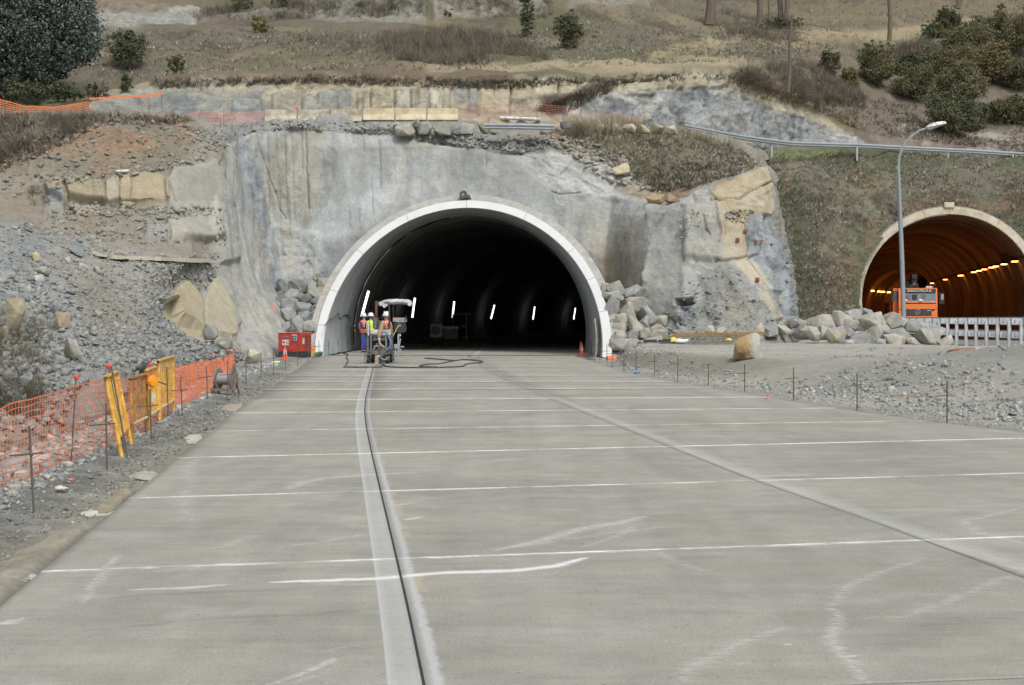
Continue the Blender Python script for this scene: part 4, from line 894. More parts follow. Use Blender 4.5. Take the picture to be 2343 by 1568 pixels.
for s in s3:
    cx = 0 if s > 0 else 0; q = max(0, s-62)**2*.0019
    bend = -.0 if s > 0 else (-.125*s)*1.0*-1*-1
    L_, R_ = to2(q-3.9, s, .30), to2(q+4.9, s, .30)
    if s < 0: k = -s; L_.x = 21.3+.035*(L_.y-71); R_.x = L_.x+9.5
    v += [tuple(L_), tuple(R_)]
tag(MB().add(v, [(2*i, 2*i+1, 2*i+3, 2*i+2) for i in range(len(s3)-1)]).build('carriageway', asp), kind='structure')
m_yl = mat('yellow_marking', T(214,168,84), .7)
for q_, wd, m in ((4.4, .12, m_yl), (.6, .12, mat('white_marking', T(220,220,214), .7))):
    v = []
    for s in s3[s3 < 60]:
        p = to2(q_, s, .304)
        if s < 0: p.x = 21.3+.035*(p.y-71)+3.9+q_
        v += [(p.x, p.y, .304), (p.x+wd, p.y, .304)]
    tag(MB().add(v, [(2*i, 2*i+1, 2*i+3, 2*i+2) for i in range(len(v)//2-1)]).build('road_marking', m), kind='structure')
gl_ = strip([21.6]*2, [80]*2, [-40, 100], .285, 'verge_ground', mat('earth', T(140,130,112))); tag(gl_, kind='structure')
# sodium lamps
na = mat('sodium_lamp', (1, .5, .15), .4, emit=(1.0, .42, .10), es=5)
lampc = 0
LB = ['sodium lamp on the right wall of the orange tunnel, %s', 'sodium lamp on the far left wall of the orange tunnel, %s']
ordn = ['nearest to the mouth', 'second from the mouth', 'third from the mouth', 'fourth from the mouth', 'fifth from the mouth', 'sixth from the mouth', 'seventh from the mouth', 'eighth from the mouth', 'ninth from the mouth', 'tenth from the mouth', 'eleventh from the mouth', 'deepest in the bore']
RS = []
for (px, py) in ((2326,604),(2304,610),(2289,614.6),(2280,617),(2268,621),(2259,624),(2246,627),(2218,634.6),(2209,634),(2170,643),(2133,651)):
    RS.append((3.38*4000/(730-py)-2-T2Y)/math.cos(T2A))
for i, s in enumerate(RS):
    p = to2(ax2(s)+4.15, s, 4.95)
    e = empty('sodium_lamp', p, T2A, LB[0] % ordn[i], 'lamp', 'sodium lamps in the right tunnel')
    MB().box((0, 0, .03), (.3, .75, .06)).build('lens', na, e); MB().box((.02, 0, .12), (.36, .9, .12), taper=.8).build('housing', m_black, e)
    MB().cyl((.1, 0, .15), (.35, 0, .4), .025).build('bracket', m_black, e)
for i, (s, n_) in enumerate(((112, 'first of the row'), (117, 'second of the row'), (120, 'third of the row'), (124, 'fourth of the row'), (129, 'fifth of the row'), (134, 'last of the row'))):
    p = to2(ax2(s)-4.3, s, 4.95); e = empty('sodium_lamp', p, T2A-.25, LB[1] % n_, 'lamp', 'sodium lamps in the right tunnel')
    MB().box((0, 0, .0), (.35, 1.1, .16)).build('lens', na, e); MB().box((-.1, 0, .15), (.36, 1.2, .1)).build('housing', m_black, e)
for i, (s, x, en) in enumerate([(6+7*k, 3.4, 62+k*3) for k in range(13)]+[(100, 3.4, 200), (112, -3.4, 160), (126, -3.4, 200), (20, -3.2, 50), (45, -3.2, 60)]):
    L = bpy.data.lights.new('sodium_light', 'POINT'); L.energy = en*.42; L.color = (1.0, .33, .08); L.shadow_soft_size = 1.0
    o = bpy.data.objects.new('sodium_light', L); COL.objects.link(o); o.location = to2(ax2(s)+x*.6, s, 4.2)
# ================================================================ ROCKS, RUBBLE, PLANTS
def pick(src, poly, n, seed, soft=0, pxs=None):
    R2 = src[0]; P = R2.reshape(-1, 3); px, py = proj(P); px = np.where(P[:, 1] > 900, -9999, px); q = np.array(poly)
    m = np.where((px > q[:, 0].min()) & (px < q[:, 0].max()) & (py > q[:, 1].min()) & (py < q[:, 1].max()))[0]
    k = m[inpoly(px[m], py[m], poly) > 0]; r = np.random.default_rng(seed)
    if len(k) == 0: return np.zeros((0, 3)), np.zeros((0, 3))
    s = r.choice(k, n, replace=n > len(k)); jit = r.normal(size=(n, 3))*np.array([.06, .06, .0])
    return P[s]+jit, src[1].c.reshape(-1, 3)[s]
def bake(name, variants, F, pts, size, colv, m, parent=None, yaw=True, tilt=.5, seed=0, kind='stuff', vcol=None):
    """many small copies of a few shapes joined into one mesh"""
    r = np.random.default_rng(seed); n = len(pts); PV, PF, PC = [], [], []; off = 0; pk_ = r.integers(0, len(variants), n)
    ax_ = r.normal(size=(n, 2))*tilt; a_ = r.uniform(0, 2*np.pi, n)
    for vi in range(len(variants)):
        s = np.where(pk_ == vi)[0]
        if len(s) == 0: continue
        Vb = np.array(variants[vi]); Fv = F[vi] if isinstance(F, list) else F; nv = len(Vb)
        V = Vb[None]*(size[s][:, None, :] if size.ndim == 2 else size[s][:, None, None]); a, ax = a_[s], ax_[s]; ca, sa = np.cos(a)[:, None], np.sin(a)[:, None]
        X = V[..., 0]*ca-V[..., 1]*sa; Y = V[..., 0]*sa+V[..., 1]*ca; Z = V[..., 2]
        cx, sx = np.cos(ax[:, 0])[:, None], np.sin(ax[:, 0])[:, None]; Y, Z = Y*cx-Z*sx, Y*sx+Z*cx
        cx, sx = np.cos(ax[:, 1])[:, None], np.sin(ax[:, 1])[:, None]; X, Z = X*cx-Z*sx, X*sx+Z*cx
        PV.append((np.stack([X, Y, Z], -1)+pts[s][:, None, :]).reshape(-1, 3)); PF.append((Fv[None]+(off+np.arange(len(s))*nv)[:, None, None]).reshape(-1, Fv.shape[1])); off += nv*len(s)
        c = np.repeat(colv[s][:, None, :], nv, 1)
        if vcol is not None: c = c*vcol[vi][None, :, None]
        PC.append(c.reshape(-1, 3))
    o = link(name, np_mesh(name, np.concatenate(PV), np.concatenate(PF), mute(np.concatenate(PC), .85, 1.0)), m, parent)
    if kind: o['kind'] = kind
    return o
m_rub = attr_mat('rubble_stone', .9, .16, 12, .5); m_bld = attr_mat('boulder_stone', .9, .22, 3.5, 1.0)
HR = [hull_rock(100+i, 9+i % 4, .5) for i in range(14)]; R1 = [v*np.array([1, 1, .62]) for v, f in HR]; F1 = [f for v, f in HR]
GREYS = [T(*c) for c in ((156,158,156), (164,165,160), (146,150,152), (168,165,154), (152,153,150), (176,174,166), (164,158,142), (140,144,146), (186,184,176))]
KEEP = ([(368,718),(400,658),(430,640),(458,668),(500,630),(556,735),(540,775),(466,785),(430,768)], [(150,426),(240,420),(330,398),(388,412),(396,466),(150,464)], [(388,384),(480,374),(535,470),(392,470)], [(385,505),(490,492),(500,543),(395,546)])
def rubble(name, parts, seed=0, m=None):
    Ps, Ss, Cs, Gc = [], [], [], []; r = np.random.default_rng(seed+500)
    for k, (src, poly, n, smin, smax, tone) in enumerate(parts):
        p, c = pick(src, poly, n, seed+k); qx, qy = proj(p); ok = np.ones(len(p), bool)
        for kp in KEEP: ok &= inpoly(qx, qy, kp) < 0
        p, c = p[ok], c[ok]; n = len(p); sz = smin*(smax/smin)**(r.random(n)**2.6)
        gi = r.choice(len(tone), n); cc = np.array(tone)[gi]*r.uniform(.82, 1.15, n)[:, None]
        Ps.append(p); Ss.append(sz); Cs.append(cc); Gc.append(c)
    P, Z, Cc = np.concatenate(Ps), np.concatenate(Ss), np.concatenate(Cs)
    sz = Z[:, None]*r.uniform(.6, 1.25, (len(P), 3)); P[:, 2] += sz[:, 2]*.10
    Cc = Cc*.45+np.concatenate(Gc)*.55; return bake(name, R1, F1, P, sz, Cc, m or m_rub, tilt=.35, seed=seed)
G_ = GREYS[:6]+GREYS[7:]; BL = [GREYS[0], GREYS[2], GREYS[7], GREYS[4], T(144,150,156)]; MX = GREYS; TAN = [GREYS[3], GREYS[6], T(180,164,130), GREYS[5]]
rubble('loose_rubble', [
 (CUT, [(-60,520),(60,515),(200,560),(480,600),(520,740),(440,800),(340,830),(200,860),(-60,900)], 6500, .028, .13, BL+MX), (CUT, [(-60,800),(330,730),(500,790),(600,840),(300,930),(-60,1010)], 3800, .03, .14, G_), (CUT, [(440,640),(470,620),(480,640)], 3, .03, .1, G_), (CUT, [(-60,620),(160,600),(180,760),(60,860),(-60,880)], 420, .08, .24, MX),
 (CUT, [(300,700),(368,722),(440,770),(520,800),(600,835),(480,830),(340,770)], 1500, .03, .12, BL), (CUT, [(0,280),(220,262),(430,285),(500,330),(470,375),(200,420),(0,460)], 1500, .03, .16, MX), (CUT, [(210,455),(500,480),(520,560),(150,560),(20,520)], 1100, .03, .15, MX),
 (CUT, [(160,400),(400,380),(480,375),(300,396),(120,428)], 300, .03, .12, MX), (CUT, [(150,470),(400,470),(520,480),(380,490),(180,500)], 300, .04, .2, MX), (CUT, [(300,590),(500,585),(500,630),(380,650),(330,690)], 500, .03, .12, MX)], 1)
rubble('bench_rubble', [(CUT, [(480,284),(700,276),(930,288),(1200,306),(1290,330),(1200,350),(1000,330),(900,308),(560,292)], 2300, .035, .15, G_), (CUT, [(1240,300),(1420,345),(1470,420),(1540,455),(1380,410),(1260,330)], 500, .05, .24, MX),
 (CUT, [(440,290),(560,300),(500,350),(430,330)], 420, .03, .12, G_), (CUT, [(1580,640),(1660,600),(1720,660),(1800,760),(1540,780),(1520,730)], 600, .025, .11, G_), (CUT, [(1380,740),(1560,740),(1560,790),(1380,800)], 300, .04, .2, G_), (CUT, [(1660,480),(1720,480),(1700,510),(1650,505)], 80, .05, .16, BL), (CUT, [(1550,560),(1640,480),(1560,480)], 90, .03, .1, G_)], 2)
GLs = (GL[0], GL[1]); GRs = (GR[0], GR[1])
def gsel(P, S, u0, u1, y0, y1, n, seed):
    r = np.random.default_rng(seed); m = np.where(((S.u > u0) & (S.u < u1) & (S.Y > y0) & (S.Y < y1)).reshape(-1))[0]; s = r.choice(m, n)
    return P.reshape(-1, 3)[s]+r.normal(size=(n, 3))*np.array([.05, .05, 0])
def gravel(name, sel, tone, seed, v=R1):
    r = np.random.default_rng(seed); Ps, Ss = [], []
    for (g, u0, u1, y0, y1, n, a, b) in sel:
        Ps.append(gsel(g[0], g[1], u0, u1, y0, y1, n, seed+len(Ps))); Ss.append(a*(b/a)**(r.random(n)**2.2))
    P, Z = np.concatenate(Ps), np.concatenate(Ss); c = np.array(tone)[r.choice(len(tone), len(P))]*r.uniform(.85, 1.15, len(P))[:, None]
    sz = Z[:, None]*r.uniform(.6, 1.2, (len(P), 3)); P[:, 2] += sz[:, 2]*.15
    return bake(name, v, F1, P, sz, c, m_rub, tilt=.3, seed=seed)
gravel('roadside_gravel', [(GL, .9, 2.4, 9, 22, 2600, .015, .075), (GL, .8, 2.6, 22, 60, 2200, .02, .09), (GL, .15, .9, 9, 30, 1600, .006, .022), (GL, 1.2, 3.0, 9, 20, 160, .06, .16)], G_, 31)
gravel('ditch_stones', [(GL, 1.9, 5, 14, 40, 700, .05, .20), (GL, 2.2, 9, 14, 60, 1200, .04, .14)], [T(128,130,128), T(116,118,116), T(136,130,118), T(108,104,94)], 36)
gravel('roadside_stones', [(GR, .4, 3.2, 18, 40, 2600, .012, .05), (GR, 1.0, 4.6, 25, 40, 2100, .02, .085), (GR, .3, 1.8, 40, 66, 900, .02, .06), (GR, 4, 12, 30, 48, 800, .015, .07), (GR, 2, 14, 48, 90, 350, .015, .06), (GR, .1, .7, 18, 66, 900, .01, .04)], G_+TAN[:2]+G_, 32)
# damp crumbs along the slab edge
gravel('damp_crumbs', [(GL, .12, .75, 10, 22, 1500, .006, .026), (GL, .12, .7, 22, 50, 1800, .012, .045)], [T(132,133,126), T(142,140,130), T(122,122,115)], 33)
# ---- single boulders, each an object
BV = [hull_rock(900+i, 13+i % 6, .7, .06, 2, .11) for i in range(20)]
def boulder(x0, x1, y0, y1, d, label, group, tone=(160,162,158), seed=None, name='boulder', thick=.85, tan=None, front=False, sub=None):
    seed = seed if seed is not None else int(x0*7+y0*3) % 997; r = np.random.default_rng(seed)
    V, F = BV[seed % 20] if sub is None or sub < 4 else hull_rock(seed+40, 13, .85, .05, 3, .07)
    wd, ht = (x1-x0)*d/FOC, (y1-y0)*d/FOC; c = W((x0+x1)/2, (y0+y1)/2, d)
    a = r.uniform(0, 6.28); ca, sa = math.cos(a), math.sin(a)
    P = np.stack([V[:, 0]*ca-V[:, 1]*sa, V[:, 0]*sa+V[:, 1]*ca, V[:, 2]*(1 if r.random() < .5 else -1)], -1); b = r.uniform(-.35, .35); cb, sb = math.cos(b), math.sin(b)
    P = np.stack([P[:, 0]*cb-P[:, 2]*sb, P[:, 1], P[:, 0]*sb+P[:, 2]*cb], -1); P[:, 2] = np.maximum(P[:, 2], -.62*np.abs(P[:, 2]).max()); P -= (P.max(0)+P.min(0))/2; P /= P.max(0)
    P *= np.array([wd/2, wd/2*thick, ht/2]); P[:, 2] += ht/2
    t = np.array(T(*tone)); col = np.tile(t, (len(P), 1))
    k = sstep(-.1, .35, fbm(P*3+seed, 1.0, 4, seed % 7)); t2 = np.array(T(*(tan or tuple(v*.86+6 for v in tone)))); col = col*(1-k[:, None]*.8)+t2*k[:, None]*.8
    col = col*.9; k = sstep(.1, .5, fbm(P*3+seed+9, 1.4, 4, 3))*.5; col = col*(1-k[:, None])+np.array(T(192,192,186))*k[:, None]
    if d < 60 or sub: me = np_mesh(name, P, F, col)
    else: me = np_mesh(name, P, F, col)
    me.attributes['Col'].data.foreach_set('color', np.concatenate([mute(col, .8), np.ones((len(col), 1))], 1).astype(np.float32).ravel())
    o = link(name, me, m_bld); o.location = (c.x, c.y+wd*thick*.2, c.z-ht/2); o.rotation_euler = (0, 0, 0)
    if F is not None and False: pass
    return tag(o, label, 'boulder', group)
def zL(a, b, c, d_): return (604.9+.2582*a, 604.9+.2582*b, 604.9+.2582*c, 604.9+.2582*d_)
left = [(98,228,122,245,80.5,'grey boulder at the top left corner of the pile left of the portal'), (228,380,128,240,80.5,'boulder with a pale orange stained top on the crest of the left pile'), (340,460,140,255,81,'small dull boulder half hidden on the crest of the left pile'), (460,600,122,265,80.5,'tall pointed boulder touching the portal collar at the top of the left pile'),
 (105,175,238,345,79.5,'narrow grey boulder at the left side of the left pile, upper part'), (160,342,212,330,79,'broad light boulder below the orange stained one in the left pile'), (375,512,205,300,79.5,'buff coloured boulder high in the left pile near the collar'), (130,295,300,408,78,'flat pale boulder in the middle left of the left pile'), (318,412,262,370,78.5,'grey boulder between the broad light one and the buff one in the left pile'), (410,530,280,358,79,'grey wedge boulder under the buff one beside the collar'), (258,410,335,445,77.5,'smooth rounded grey boulder in the centre of the left pile'), (145,278,395,505,77,'brown stained boulder low at the left of the left pile'), (295,425,415,500,76.8,'slanted pale slab below the centre of the left pile'), (430,515,355,420,78,'small wedge against the collar halfway down the left pile'), (405,495,400,490,77.5,'dark grey stone beside the collar below the small wedge'), (160,270,500,605,76,'bluish boulder just above the red generator on its left'), (225,390,450,610,75.8,'large grey boulder right above the red generator'), (340,445,495,588,75,'pale angular boulder standing out at the lower right of the left pile'), (410,490,480,580,77,'shaded stone between the pale angular boulder and the collar'), (385,450,580,700,75.5,'dark boulder behind the right side of the red generator'), (250,350,590,700,76,'boulder hidden behind the red generator')]
for i, (a, b, c, e, d, lab) in enumerate(left):
    x0, y0, x1, y1 = zL(a, c, b, e); boulder(x0-2, x1+2, y0-1, y1+3, d, lab, 'boulders heaped left of the portal', [(158,161,160),(150,154,154),(166,166,160)][i % 3], tan=(176,158,128) if i in (1,6,11,3) else None)
def zR(a, b, c, d_): return (1270.2+.2582*a, 544.4+.2582*c, 1270.2+.2582*b, 544.4+.2582*d_)
right = [(465,630,380,490,79,'rounded boulder topping the pile right of the portal'), (605,770,415,535,79,'large smooth pale boulder at the upper right of the right pile'), (395,490,400,500,80,'dark boulder with a pale sheet over it beside the collar'), (430,600,470,545,78.5,'flat stone under the topmost boulder of the right pile'), (430,560,510,720,77.5,'tall slab leaning against the portal collar'), (630,830,525,640,78,'wide flat slab across the upper right pile'), (570,720,570,715,77,'brownish faceted boulder in the middle of the right pile'), (720,900,605,735,77.3,'rough mottled boulder leaning on the grey rock foot'), (530,635,668,770,76,'small dark boulder beside the leaning slab'), (615,780,685,825,75.7,'big brownish boulder in the lower middle of the right pile'), (750,850,690,800,76.3,'brown boulder right of the big brownish one'), (840,985,690,775,76,'grey boulder at the right of the pile beside the rock foot'), (845,990,765,825,75.2,'low tan boulder at the right end of the pile'), (475,545,720,770,76.5,'small tan stone beside the collar'), (520,625,755,830,75.5,'grey faceted boulder at the lower left of the right pile'), (510,640,820,900,74.5,'buff boulder near the foot of the collar'), (640,720,815,910,74.2,'upright pointed grey stone in the bottom row'), (715,860,795,885,74.6,'dark stained flat boulder in the bottom row of the right pile'), (850,1000,810,895,74.4,'pale tan boulder at the lower right of the right pile'), (740,940,870,955,73.2,'broad pale boulder lying lowest in the right pile'), (490,570,865,915,73.6,'small buff boulder low against the collar'), (490,690,895,985,72.5,'wide bluish boulder at the foot of the portal collar'), (960,1040,890,935,73,'small flat dark stone at the right end of the bottom row'), (640,740,900,960,73.5,'stone wedged between the bluish and the broad pale boulder')]
for i, (a, b, c, e, d, lab) in enumerate(right):
    x0, y0, x1, y1 = zR(a, b, c, e); d = 71.0+(d-72.5)*.5; boulder(x0-3, x1+3, y0-1, y1+4, d, lab, 'boulders heaped right of the portal', [(168,166,158),(156,158,156),(174,168,152)][i % 3], tan=(180,160,128) if i in (6,9,12,15,18,19) else None)
def zW(a, b, c, d_): return (1754+.27*a, 423.4+.27*c, 1754+.27*b, 423.4+.27*d_)
rowb = [(-110,-10,1170,1275,79,'tan block of the boulder row nearest to the bastion'), (-10,95,1185,1275,78.5,'brown boulder at the left end of the boulder row'), (95,210,1190,1258,79,'dark bluish low boulder of the boulder row'), (90,270,1120,1195,81,'long pale boulder behind the left end of the row'), (210,345,1140,1200,80.5,'low pale boulder behind, right of the long pale one'), (225,350,1175,1295,79,'grey boulder in the left third of the row'), (300,450,1200,1310,78.2,'faceted grey boulder in the front left of the row'), (345,570,1100,1200,80.5,'wide flat cream boulder on top of the left part of the row'), (440,545,1200,1300,79,'cream boulder under the wide flat one'), (500,670,1200,1320,78.3,'ochre faced boulder with a bluish side in the row'), (560,720,1070,1200,81,'rounded boulder stacked at the back below the orange tunnel rim'), (665,810,1055,1170,81.3,'bluish boulder at the back touching the tunnel rim'), (660,780,1140,1215,80,'grey boulder in the second tier of the row'), (655,755,1210,1310,78.8,'pale round boulder behind the long flat one'), (790,1010,1080,1230,80,'largest boulder of the row, dark at its lower left'), (805,895,1050,1110,82,'small boulder on top beside the tunnel rim'), (870,1005,1185,1300,78.6,'slanting pale slab in the middle of the row'), (710,955,1245,1345,77.6,'long low pale boulder at the very front of the row'), (995,1130,1080,1215,80.2,'tall boulder left of the lamp post foot'), (1110,1180,1120,1215,81.5,'stone just left behind the lamp post foot'), (970,1040,1160,1260,79.6,'pale stone wedged under the tall boulder'), (1010,1280,1215,1355,78,'wide pale boulder in the front of the row right of centre'), (995,1175,1260,1355,77.2,'small boulder with orange lichen in front of the wide pale one'), (1180,1400,1150,1240,80,'pointed boulder behind, right of the lamp post'), (1264,1470,1220,1340,77.8,'dark undercut tilted slab near the right end of the row'), (1360,1520,1180,1300,79.5,'rounded boulder behind the tilted slab'), (1455,1590,1275,1358,76.8,'diamond shaped stone at the right end of the row'), (600,645,1300,1330,77,'small stone before the ochre faced boulder'), (645,740,1315,1350,76.6,'small bluish flat stone in front of the row'), (940,1010,1305,1348,76.9,'small stone between the two front boulders'), (1190,1290,1300,1352,77.4,'stone under the tilted slab')]
for i, (a, b, c, e, d, lab) in enumerate(rowb):
    x0, y0, x1, y1 = zW(a, b, c, e); d -= 6.5; boulder(x0-3, x1+3, y0-2, y1+4, d, lab, 'boulders in a row before the second tunnel', [(176,172,162),(162,164,162),(182,176,162),(168,168,164)][i % 4], tan=(190,168,130) if i in (0,7,8,9,22) else None)
def lone():
    o = [(0,.10,.15),(.03,.55,.1),(.09,.74,.2),(.34,.82,.05),(.72,1.0,.45),(.83,.96,.6),(.93,.74,.55),(1.0,.12,.45),(.95,.0,.4),(.06,0,.2),(.52,.40,-.08),(.62,.05,-.02),(.25,.35,-.05),(.08,.1,.95),(.2,.78,.8),(.7,.9,.95),(.95,.1,.95),(.9,.65,.9)]
    bm = bmesh.new(); [bm.verts.new((x*.85, y*.75, z*.76)) for x, z, y in o]; bmesh.ops.convex_hull(bm, input=bm.verts); bmesh.ops.delete(bm, geom=[v for v in bm.verts if not v.link_faces], context='VERTS')
    bmesh.ops.bevel(bm, geom=bm.edges[:], offset=.022, segments=2, affect='EDGES', clamp_overlap=True); bmesh.ops.triangulate(bm, faces=bm.faces); bmesh.ops.subdivide_edges(bm, edges=bm.edges[:], cuts=3, use_grid_fill=True); bmesh.ops.triangulate(bm, faces=bm.faces)
    V = np.array([v.co[:] for v in bm.verts]); F = np.array([[v.index for v in f.verts] for f in bm.faces]); bm.free(); V += fbm(V+4, 2.2, 5, 9, .62)[:, None]*np.array([.07, .07, .06]); V[:, 2] -= .05
    k = sstep(.58, .42, V[:, 0]/.85+.12*fbm(V, 3, 4, 2))*sstep(.7, .45, V[:, 1]+.1*fbm(V, 3, 4, 5)); col = np.tile(np.array(T(178,176,166)), (len(V), 1))*(1-k[:, None])+np.array(T(184,156,104))*k[:, None]; q = sstep(.0, .4, fbm(V, 4, 5, 12)); col = col*(1-.35*q[:, None])
    b = W(1679, 822, 46.5); me = np_mesh('boulder', V, F, mute(col, .85)); me_o = link('boulder', me, m_bld); me_o.location = (b.x, b.y, b.z+.02); tag(me_o, 'single large ochre and grey boulder standing alone on the dirt platform', 'boulder')
lone()
# boulders along the bench
for x0, x1, y0, y1, tn_, lab in ((902,950,279,308,(172,166,146),'tilted tan block at the left end of the blocks below the barriers'),(940,958,272,288,(140,142,138),'small dark stone behind the tilted tan block'),(950,988,275,304,(154,155,150),'dark grey squared block on the bench'),(988,1034,277,306,(170,168,156),'large squared grey block on the bench'),(1036,1088,279,304,(172,172,164),'pale squared block with a dark gap on its left'),(1092,1122,276,302,(182,172,142),'narrow cream block beside the steel beam'),(1120,1168,274,290,(186,170,132),'ochre block behind the left end of the steel beam'),(1166,1210,275,291,(182,168,132),'middle ochre block behind the steel beam'),(1208,1250,275,290,(188,174,138),'ochre block behind the right part of the steel beam')):
    boulder(x0, x1, y0, y1+4, 84.3, lab, 'blocks set along the bench above the tunnel', tn_, seed=int(x0), thick=.7)
for i in range(9):
    x = 1262+i*32; boulder(x, x+34, 280+i*.7, 300+i*1.0, 87.5, ['cream edge stone of the bench, %s' % s for s in ('next to the steel beam','second from the beam','third from the beam','fourth from the beam','fifth from the beam','sixth from the beam','seventh from the beam','eighth from the beam','farthest right before the guardrail')][i], 'edge stones along the grassy bench', (190,178,148), seed=300+i, name='edge_stone', thick=.6)
# notable loose rocks of the left slope
def z4(a, b, c, d_): return (.3098*a, 423.4+.3098*c, .3098*b, 423.4+.3098*d_)
ls = [(235,305,490,560,'tan round stone high on the left rubble slope',(196,176,140)),(505,620,425,520,'bluish tilted slab high on the left rubble slope',(140,148,154)),(560,650,575,635,'whitest block on the left rubble slope',(206,204,194)),(245,320,660,710,'pale slab on the far left of the rubble slope',(192,190,180)),(680,745,595,650,'cream stone right of the whitest block',(186,178,156)),(270,360,600,660,'light grey stone left of the whitest block',(176,174,166)),(480,520,530,570,'small white stone on the left slope',(204,202,192)),(40,190,830,1080,'big tan slab standing on end at the far left',(170,156,120)),(355,455,865,940,'bluish grey block in the middle left slope',(150,156,160)),(400,515,935,1055,'tan and grey pointed rock at the middle left',(188,172,136)),(455,610,1120,1280,'long brownish slab lying tilted above the bushes',(166,162,146)),(150,250,1380,1480,'grey boulder at the lower left above the orange mesh',(154,158,160)),(1135,1255,1210,1290,'dark overhanging slab on the slope above the yellow barriers',(132,138,144)),(1490,1610,1030,1140,'grey boulder leaning at the foot of the sandstone slabs',(158,160,156)),(1600,1715,1135,1205,'flat brown grey boulder at the slope foot',(150,148,138)),(1805,1925,1203,1310,'cream pentagonal boulder at the road end of the slope foot',(190,182,158)),(265,350,1325,1395,'blue grey slab near the lower left bushes',(146,152,158)),(20,135,775,865,'grey block above the standing tan slab',(150,154,156)),(685,760,930,980,'pale brown stone in the slope middle',(172,166,148)),(0,45,960,1040,'stone at the left photo edge below the standing slab',(154,154,150)),(0,60,1035,1150,'brown boulder at the left photo edge',(160,150,128)),(310,400,990,1050,'grey flat stone left of the tan pointed rock',(158,160,158)),(550,610,1065,1115,'grey stone above the long brownish slab',(162,164,162)),(475,545,1095,1165,'bluish stone left of the long brownish slab',(150,156,160)),(820,910,1298,1332,'flat pale stone above the first yellow barrier',(166,164,152)),(0,70,1150,1250,'dark grey boulder low at the left edge',(140,144,146)),(50,145,1175,1260,'brownish block beside the dark boulder at the left edge',(156,150,136)),(170,230,740,800,'grey stone on the far left slope',(160,162,160)),(880,1000,105,165,'loose slab resting at the foot of the ochre ledge',(164,154,128)),(1460,1500,650,700,'upright bluish stone below the concrete strip',(150,156,160)),(1105,1150,655,690,'white stone under the concrete strip',(196,194,186)),(1690,1760,1195,1240,'grey stone beside the cream pentagonal boulder',(160,162,160)),(640,700,370,420,'grey block above the tan round stone',(158,160,158)),(165,225,610,650,'small grey stone at the far left',(150,152,152))]
for i, (a, b, c, e, lab, tn_) in enumerate(ls):
    x0, y0, x1, y1 = z4(a, b, c, e); p = spot((x0+x1)/2, y1-2); boulder(x0, x1, y0, y1+2, p.y-.1, lab, 'loose rocks on the left slope', tn_, name='loose_rock', thick=.7, sub=3)
for x0, x1, y0, y1, tn_, lab in ((1396,1440,372,398,(206,190,154),'cream block stuck in the orange soil above the face'),(1477,1522,444,464,(190,162,112),'ochre slab overhanging the grey face'),(1518,1556,440,460,(184,160,120),'rounded ochre stone beside the overhanging slab'),(1775,1792,676,694,(182,180,172),'small pale stone on the talus of the right rock'),(1640,1662,748,760,(200,190,172),'cream flat stone at the talus foot'),(1613,1636,745,758,(196,186,168),'pale stone left of the cream flat one'),(1588,1606,752,770,(150,154,156),'bluish stone at the talus foot'),(555,590,795,824,(176,172,156),'buff block at the end of the left slope behind the stakes'),(1280,1306,276,292,(120,120,118),'dark stone by the bench mesh')):
    p = spot((x0+x1)/2, y1-1); boulder(x0, x1, y0, y1+3, min(p.y, 84)-.2, lab, 'stray blocks around the rock faces', tn_, name='loose_rock', thick=.6)
# ---- dry grass and twigs
def tuft(seed, nb=9, h=1.0, spread=.5, wd=.035, droop=.5, seg=2):
    r = np.random.default_rng(seed); V = []; F = []; sh = []
    for b in range(nb):
        a = r.uniform(0, 6.28); rr = r.uniform(0, .35)*spread; x, y = rr*math.cos(a+1), rr*math.sin(a+1); l = h*r.uniform(.55, 1.1); t = spread*r.uniform(.2, 1.2); k = len(V)
        px_, py_ = -math.sin(a)*wd, math.cos(a)*wd; sc = r.uniform(.7, 1.25)
        for i in range(seg+1):
            u = i/seg; q = 1-u*.85; cx_, cy_, cz_ = x+math.cos(a)*t*u**1.3, y+math.sin(a)*t*u**1.3, l*(u-droop*u*u*.5)
            V += [(cx_-px_*q, cy_-py_*q, cz_), (cx_+px_*q, cy_+py_*q, cz_)]; sh += [sc*(.95+.25*u)]*2
        F += [(k+2*i, k+2*i+1, k+2*i+3, k+2*i+2) for i in range(seg)]
    return np.array(V), np.array(F), np.array(sh)
def tufts(n, **k):
    q = [tuft(50+i, **k) for i in range(n)]; return [t[0] for t in q], q[0][1], np.array([t[2] for t in q])
m_gr = attr_mat('dry_grass', .85, .18, 3, 0)
def grass(name, parts, kind, seed=0, tilt=.25):
    Vs, F, sh = kind; Ps, Ss, Cs = [], [], []; r = np.random.default_rng(seed+900)
    for k, (src, poly, n, a, b, tone) in enumerate(parts):
        p, c = pick(src, poly, n, seed+k*3); g_ = fbm(p, .35, 3, 7+k); keep = g_+r.normal(size=n)*.25 > -.12; p = p[keep]; n = len(p)
        Ps.append(p); Ss.append(r.uniform(a, b, n)); cc = np.array(tone)[r.choice(len(tone), n)]*r.uniform(.84, 1.1, n)[:, None]*.82; Cs.append(cc)
    P, Z, c = np.concatenate(Ps), np.concatenate(Ss), np.concatenate(Cs)
    o = bake(name, Vs, F, P, Z, c, m_gr, tilt=tilt, seed=seed, vcol=sh); return o
HAY = [T(196,186,166), T(180,170,152), T(168,158,144), T(172,166,144), T(204,196,180)]; MIX = HAY+[T(134,142,102), T(146,150,116)]; TW = [T(134,124,108), T(122,113,98), T(146,136,118), T(128,118,100)]; STR = [T(196,180,144), T(182,168,134)]
kg = tufts(8, nb=8, h=1.0, spread=.9, wd=.045, droop=.9); kt = tufts(8, nb=16, h=1.0, spread=.8, wd=.012, droop=.2, seg=2); 
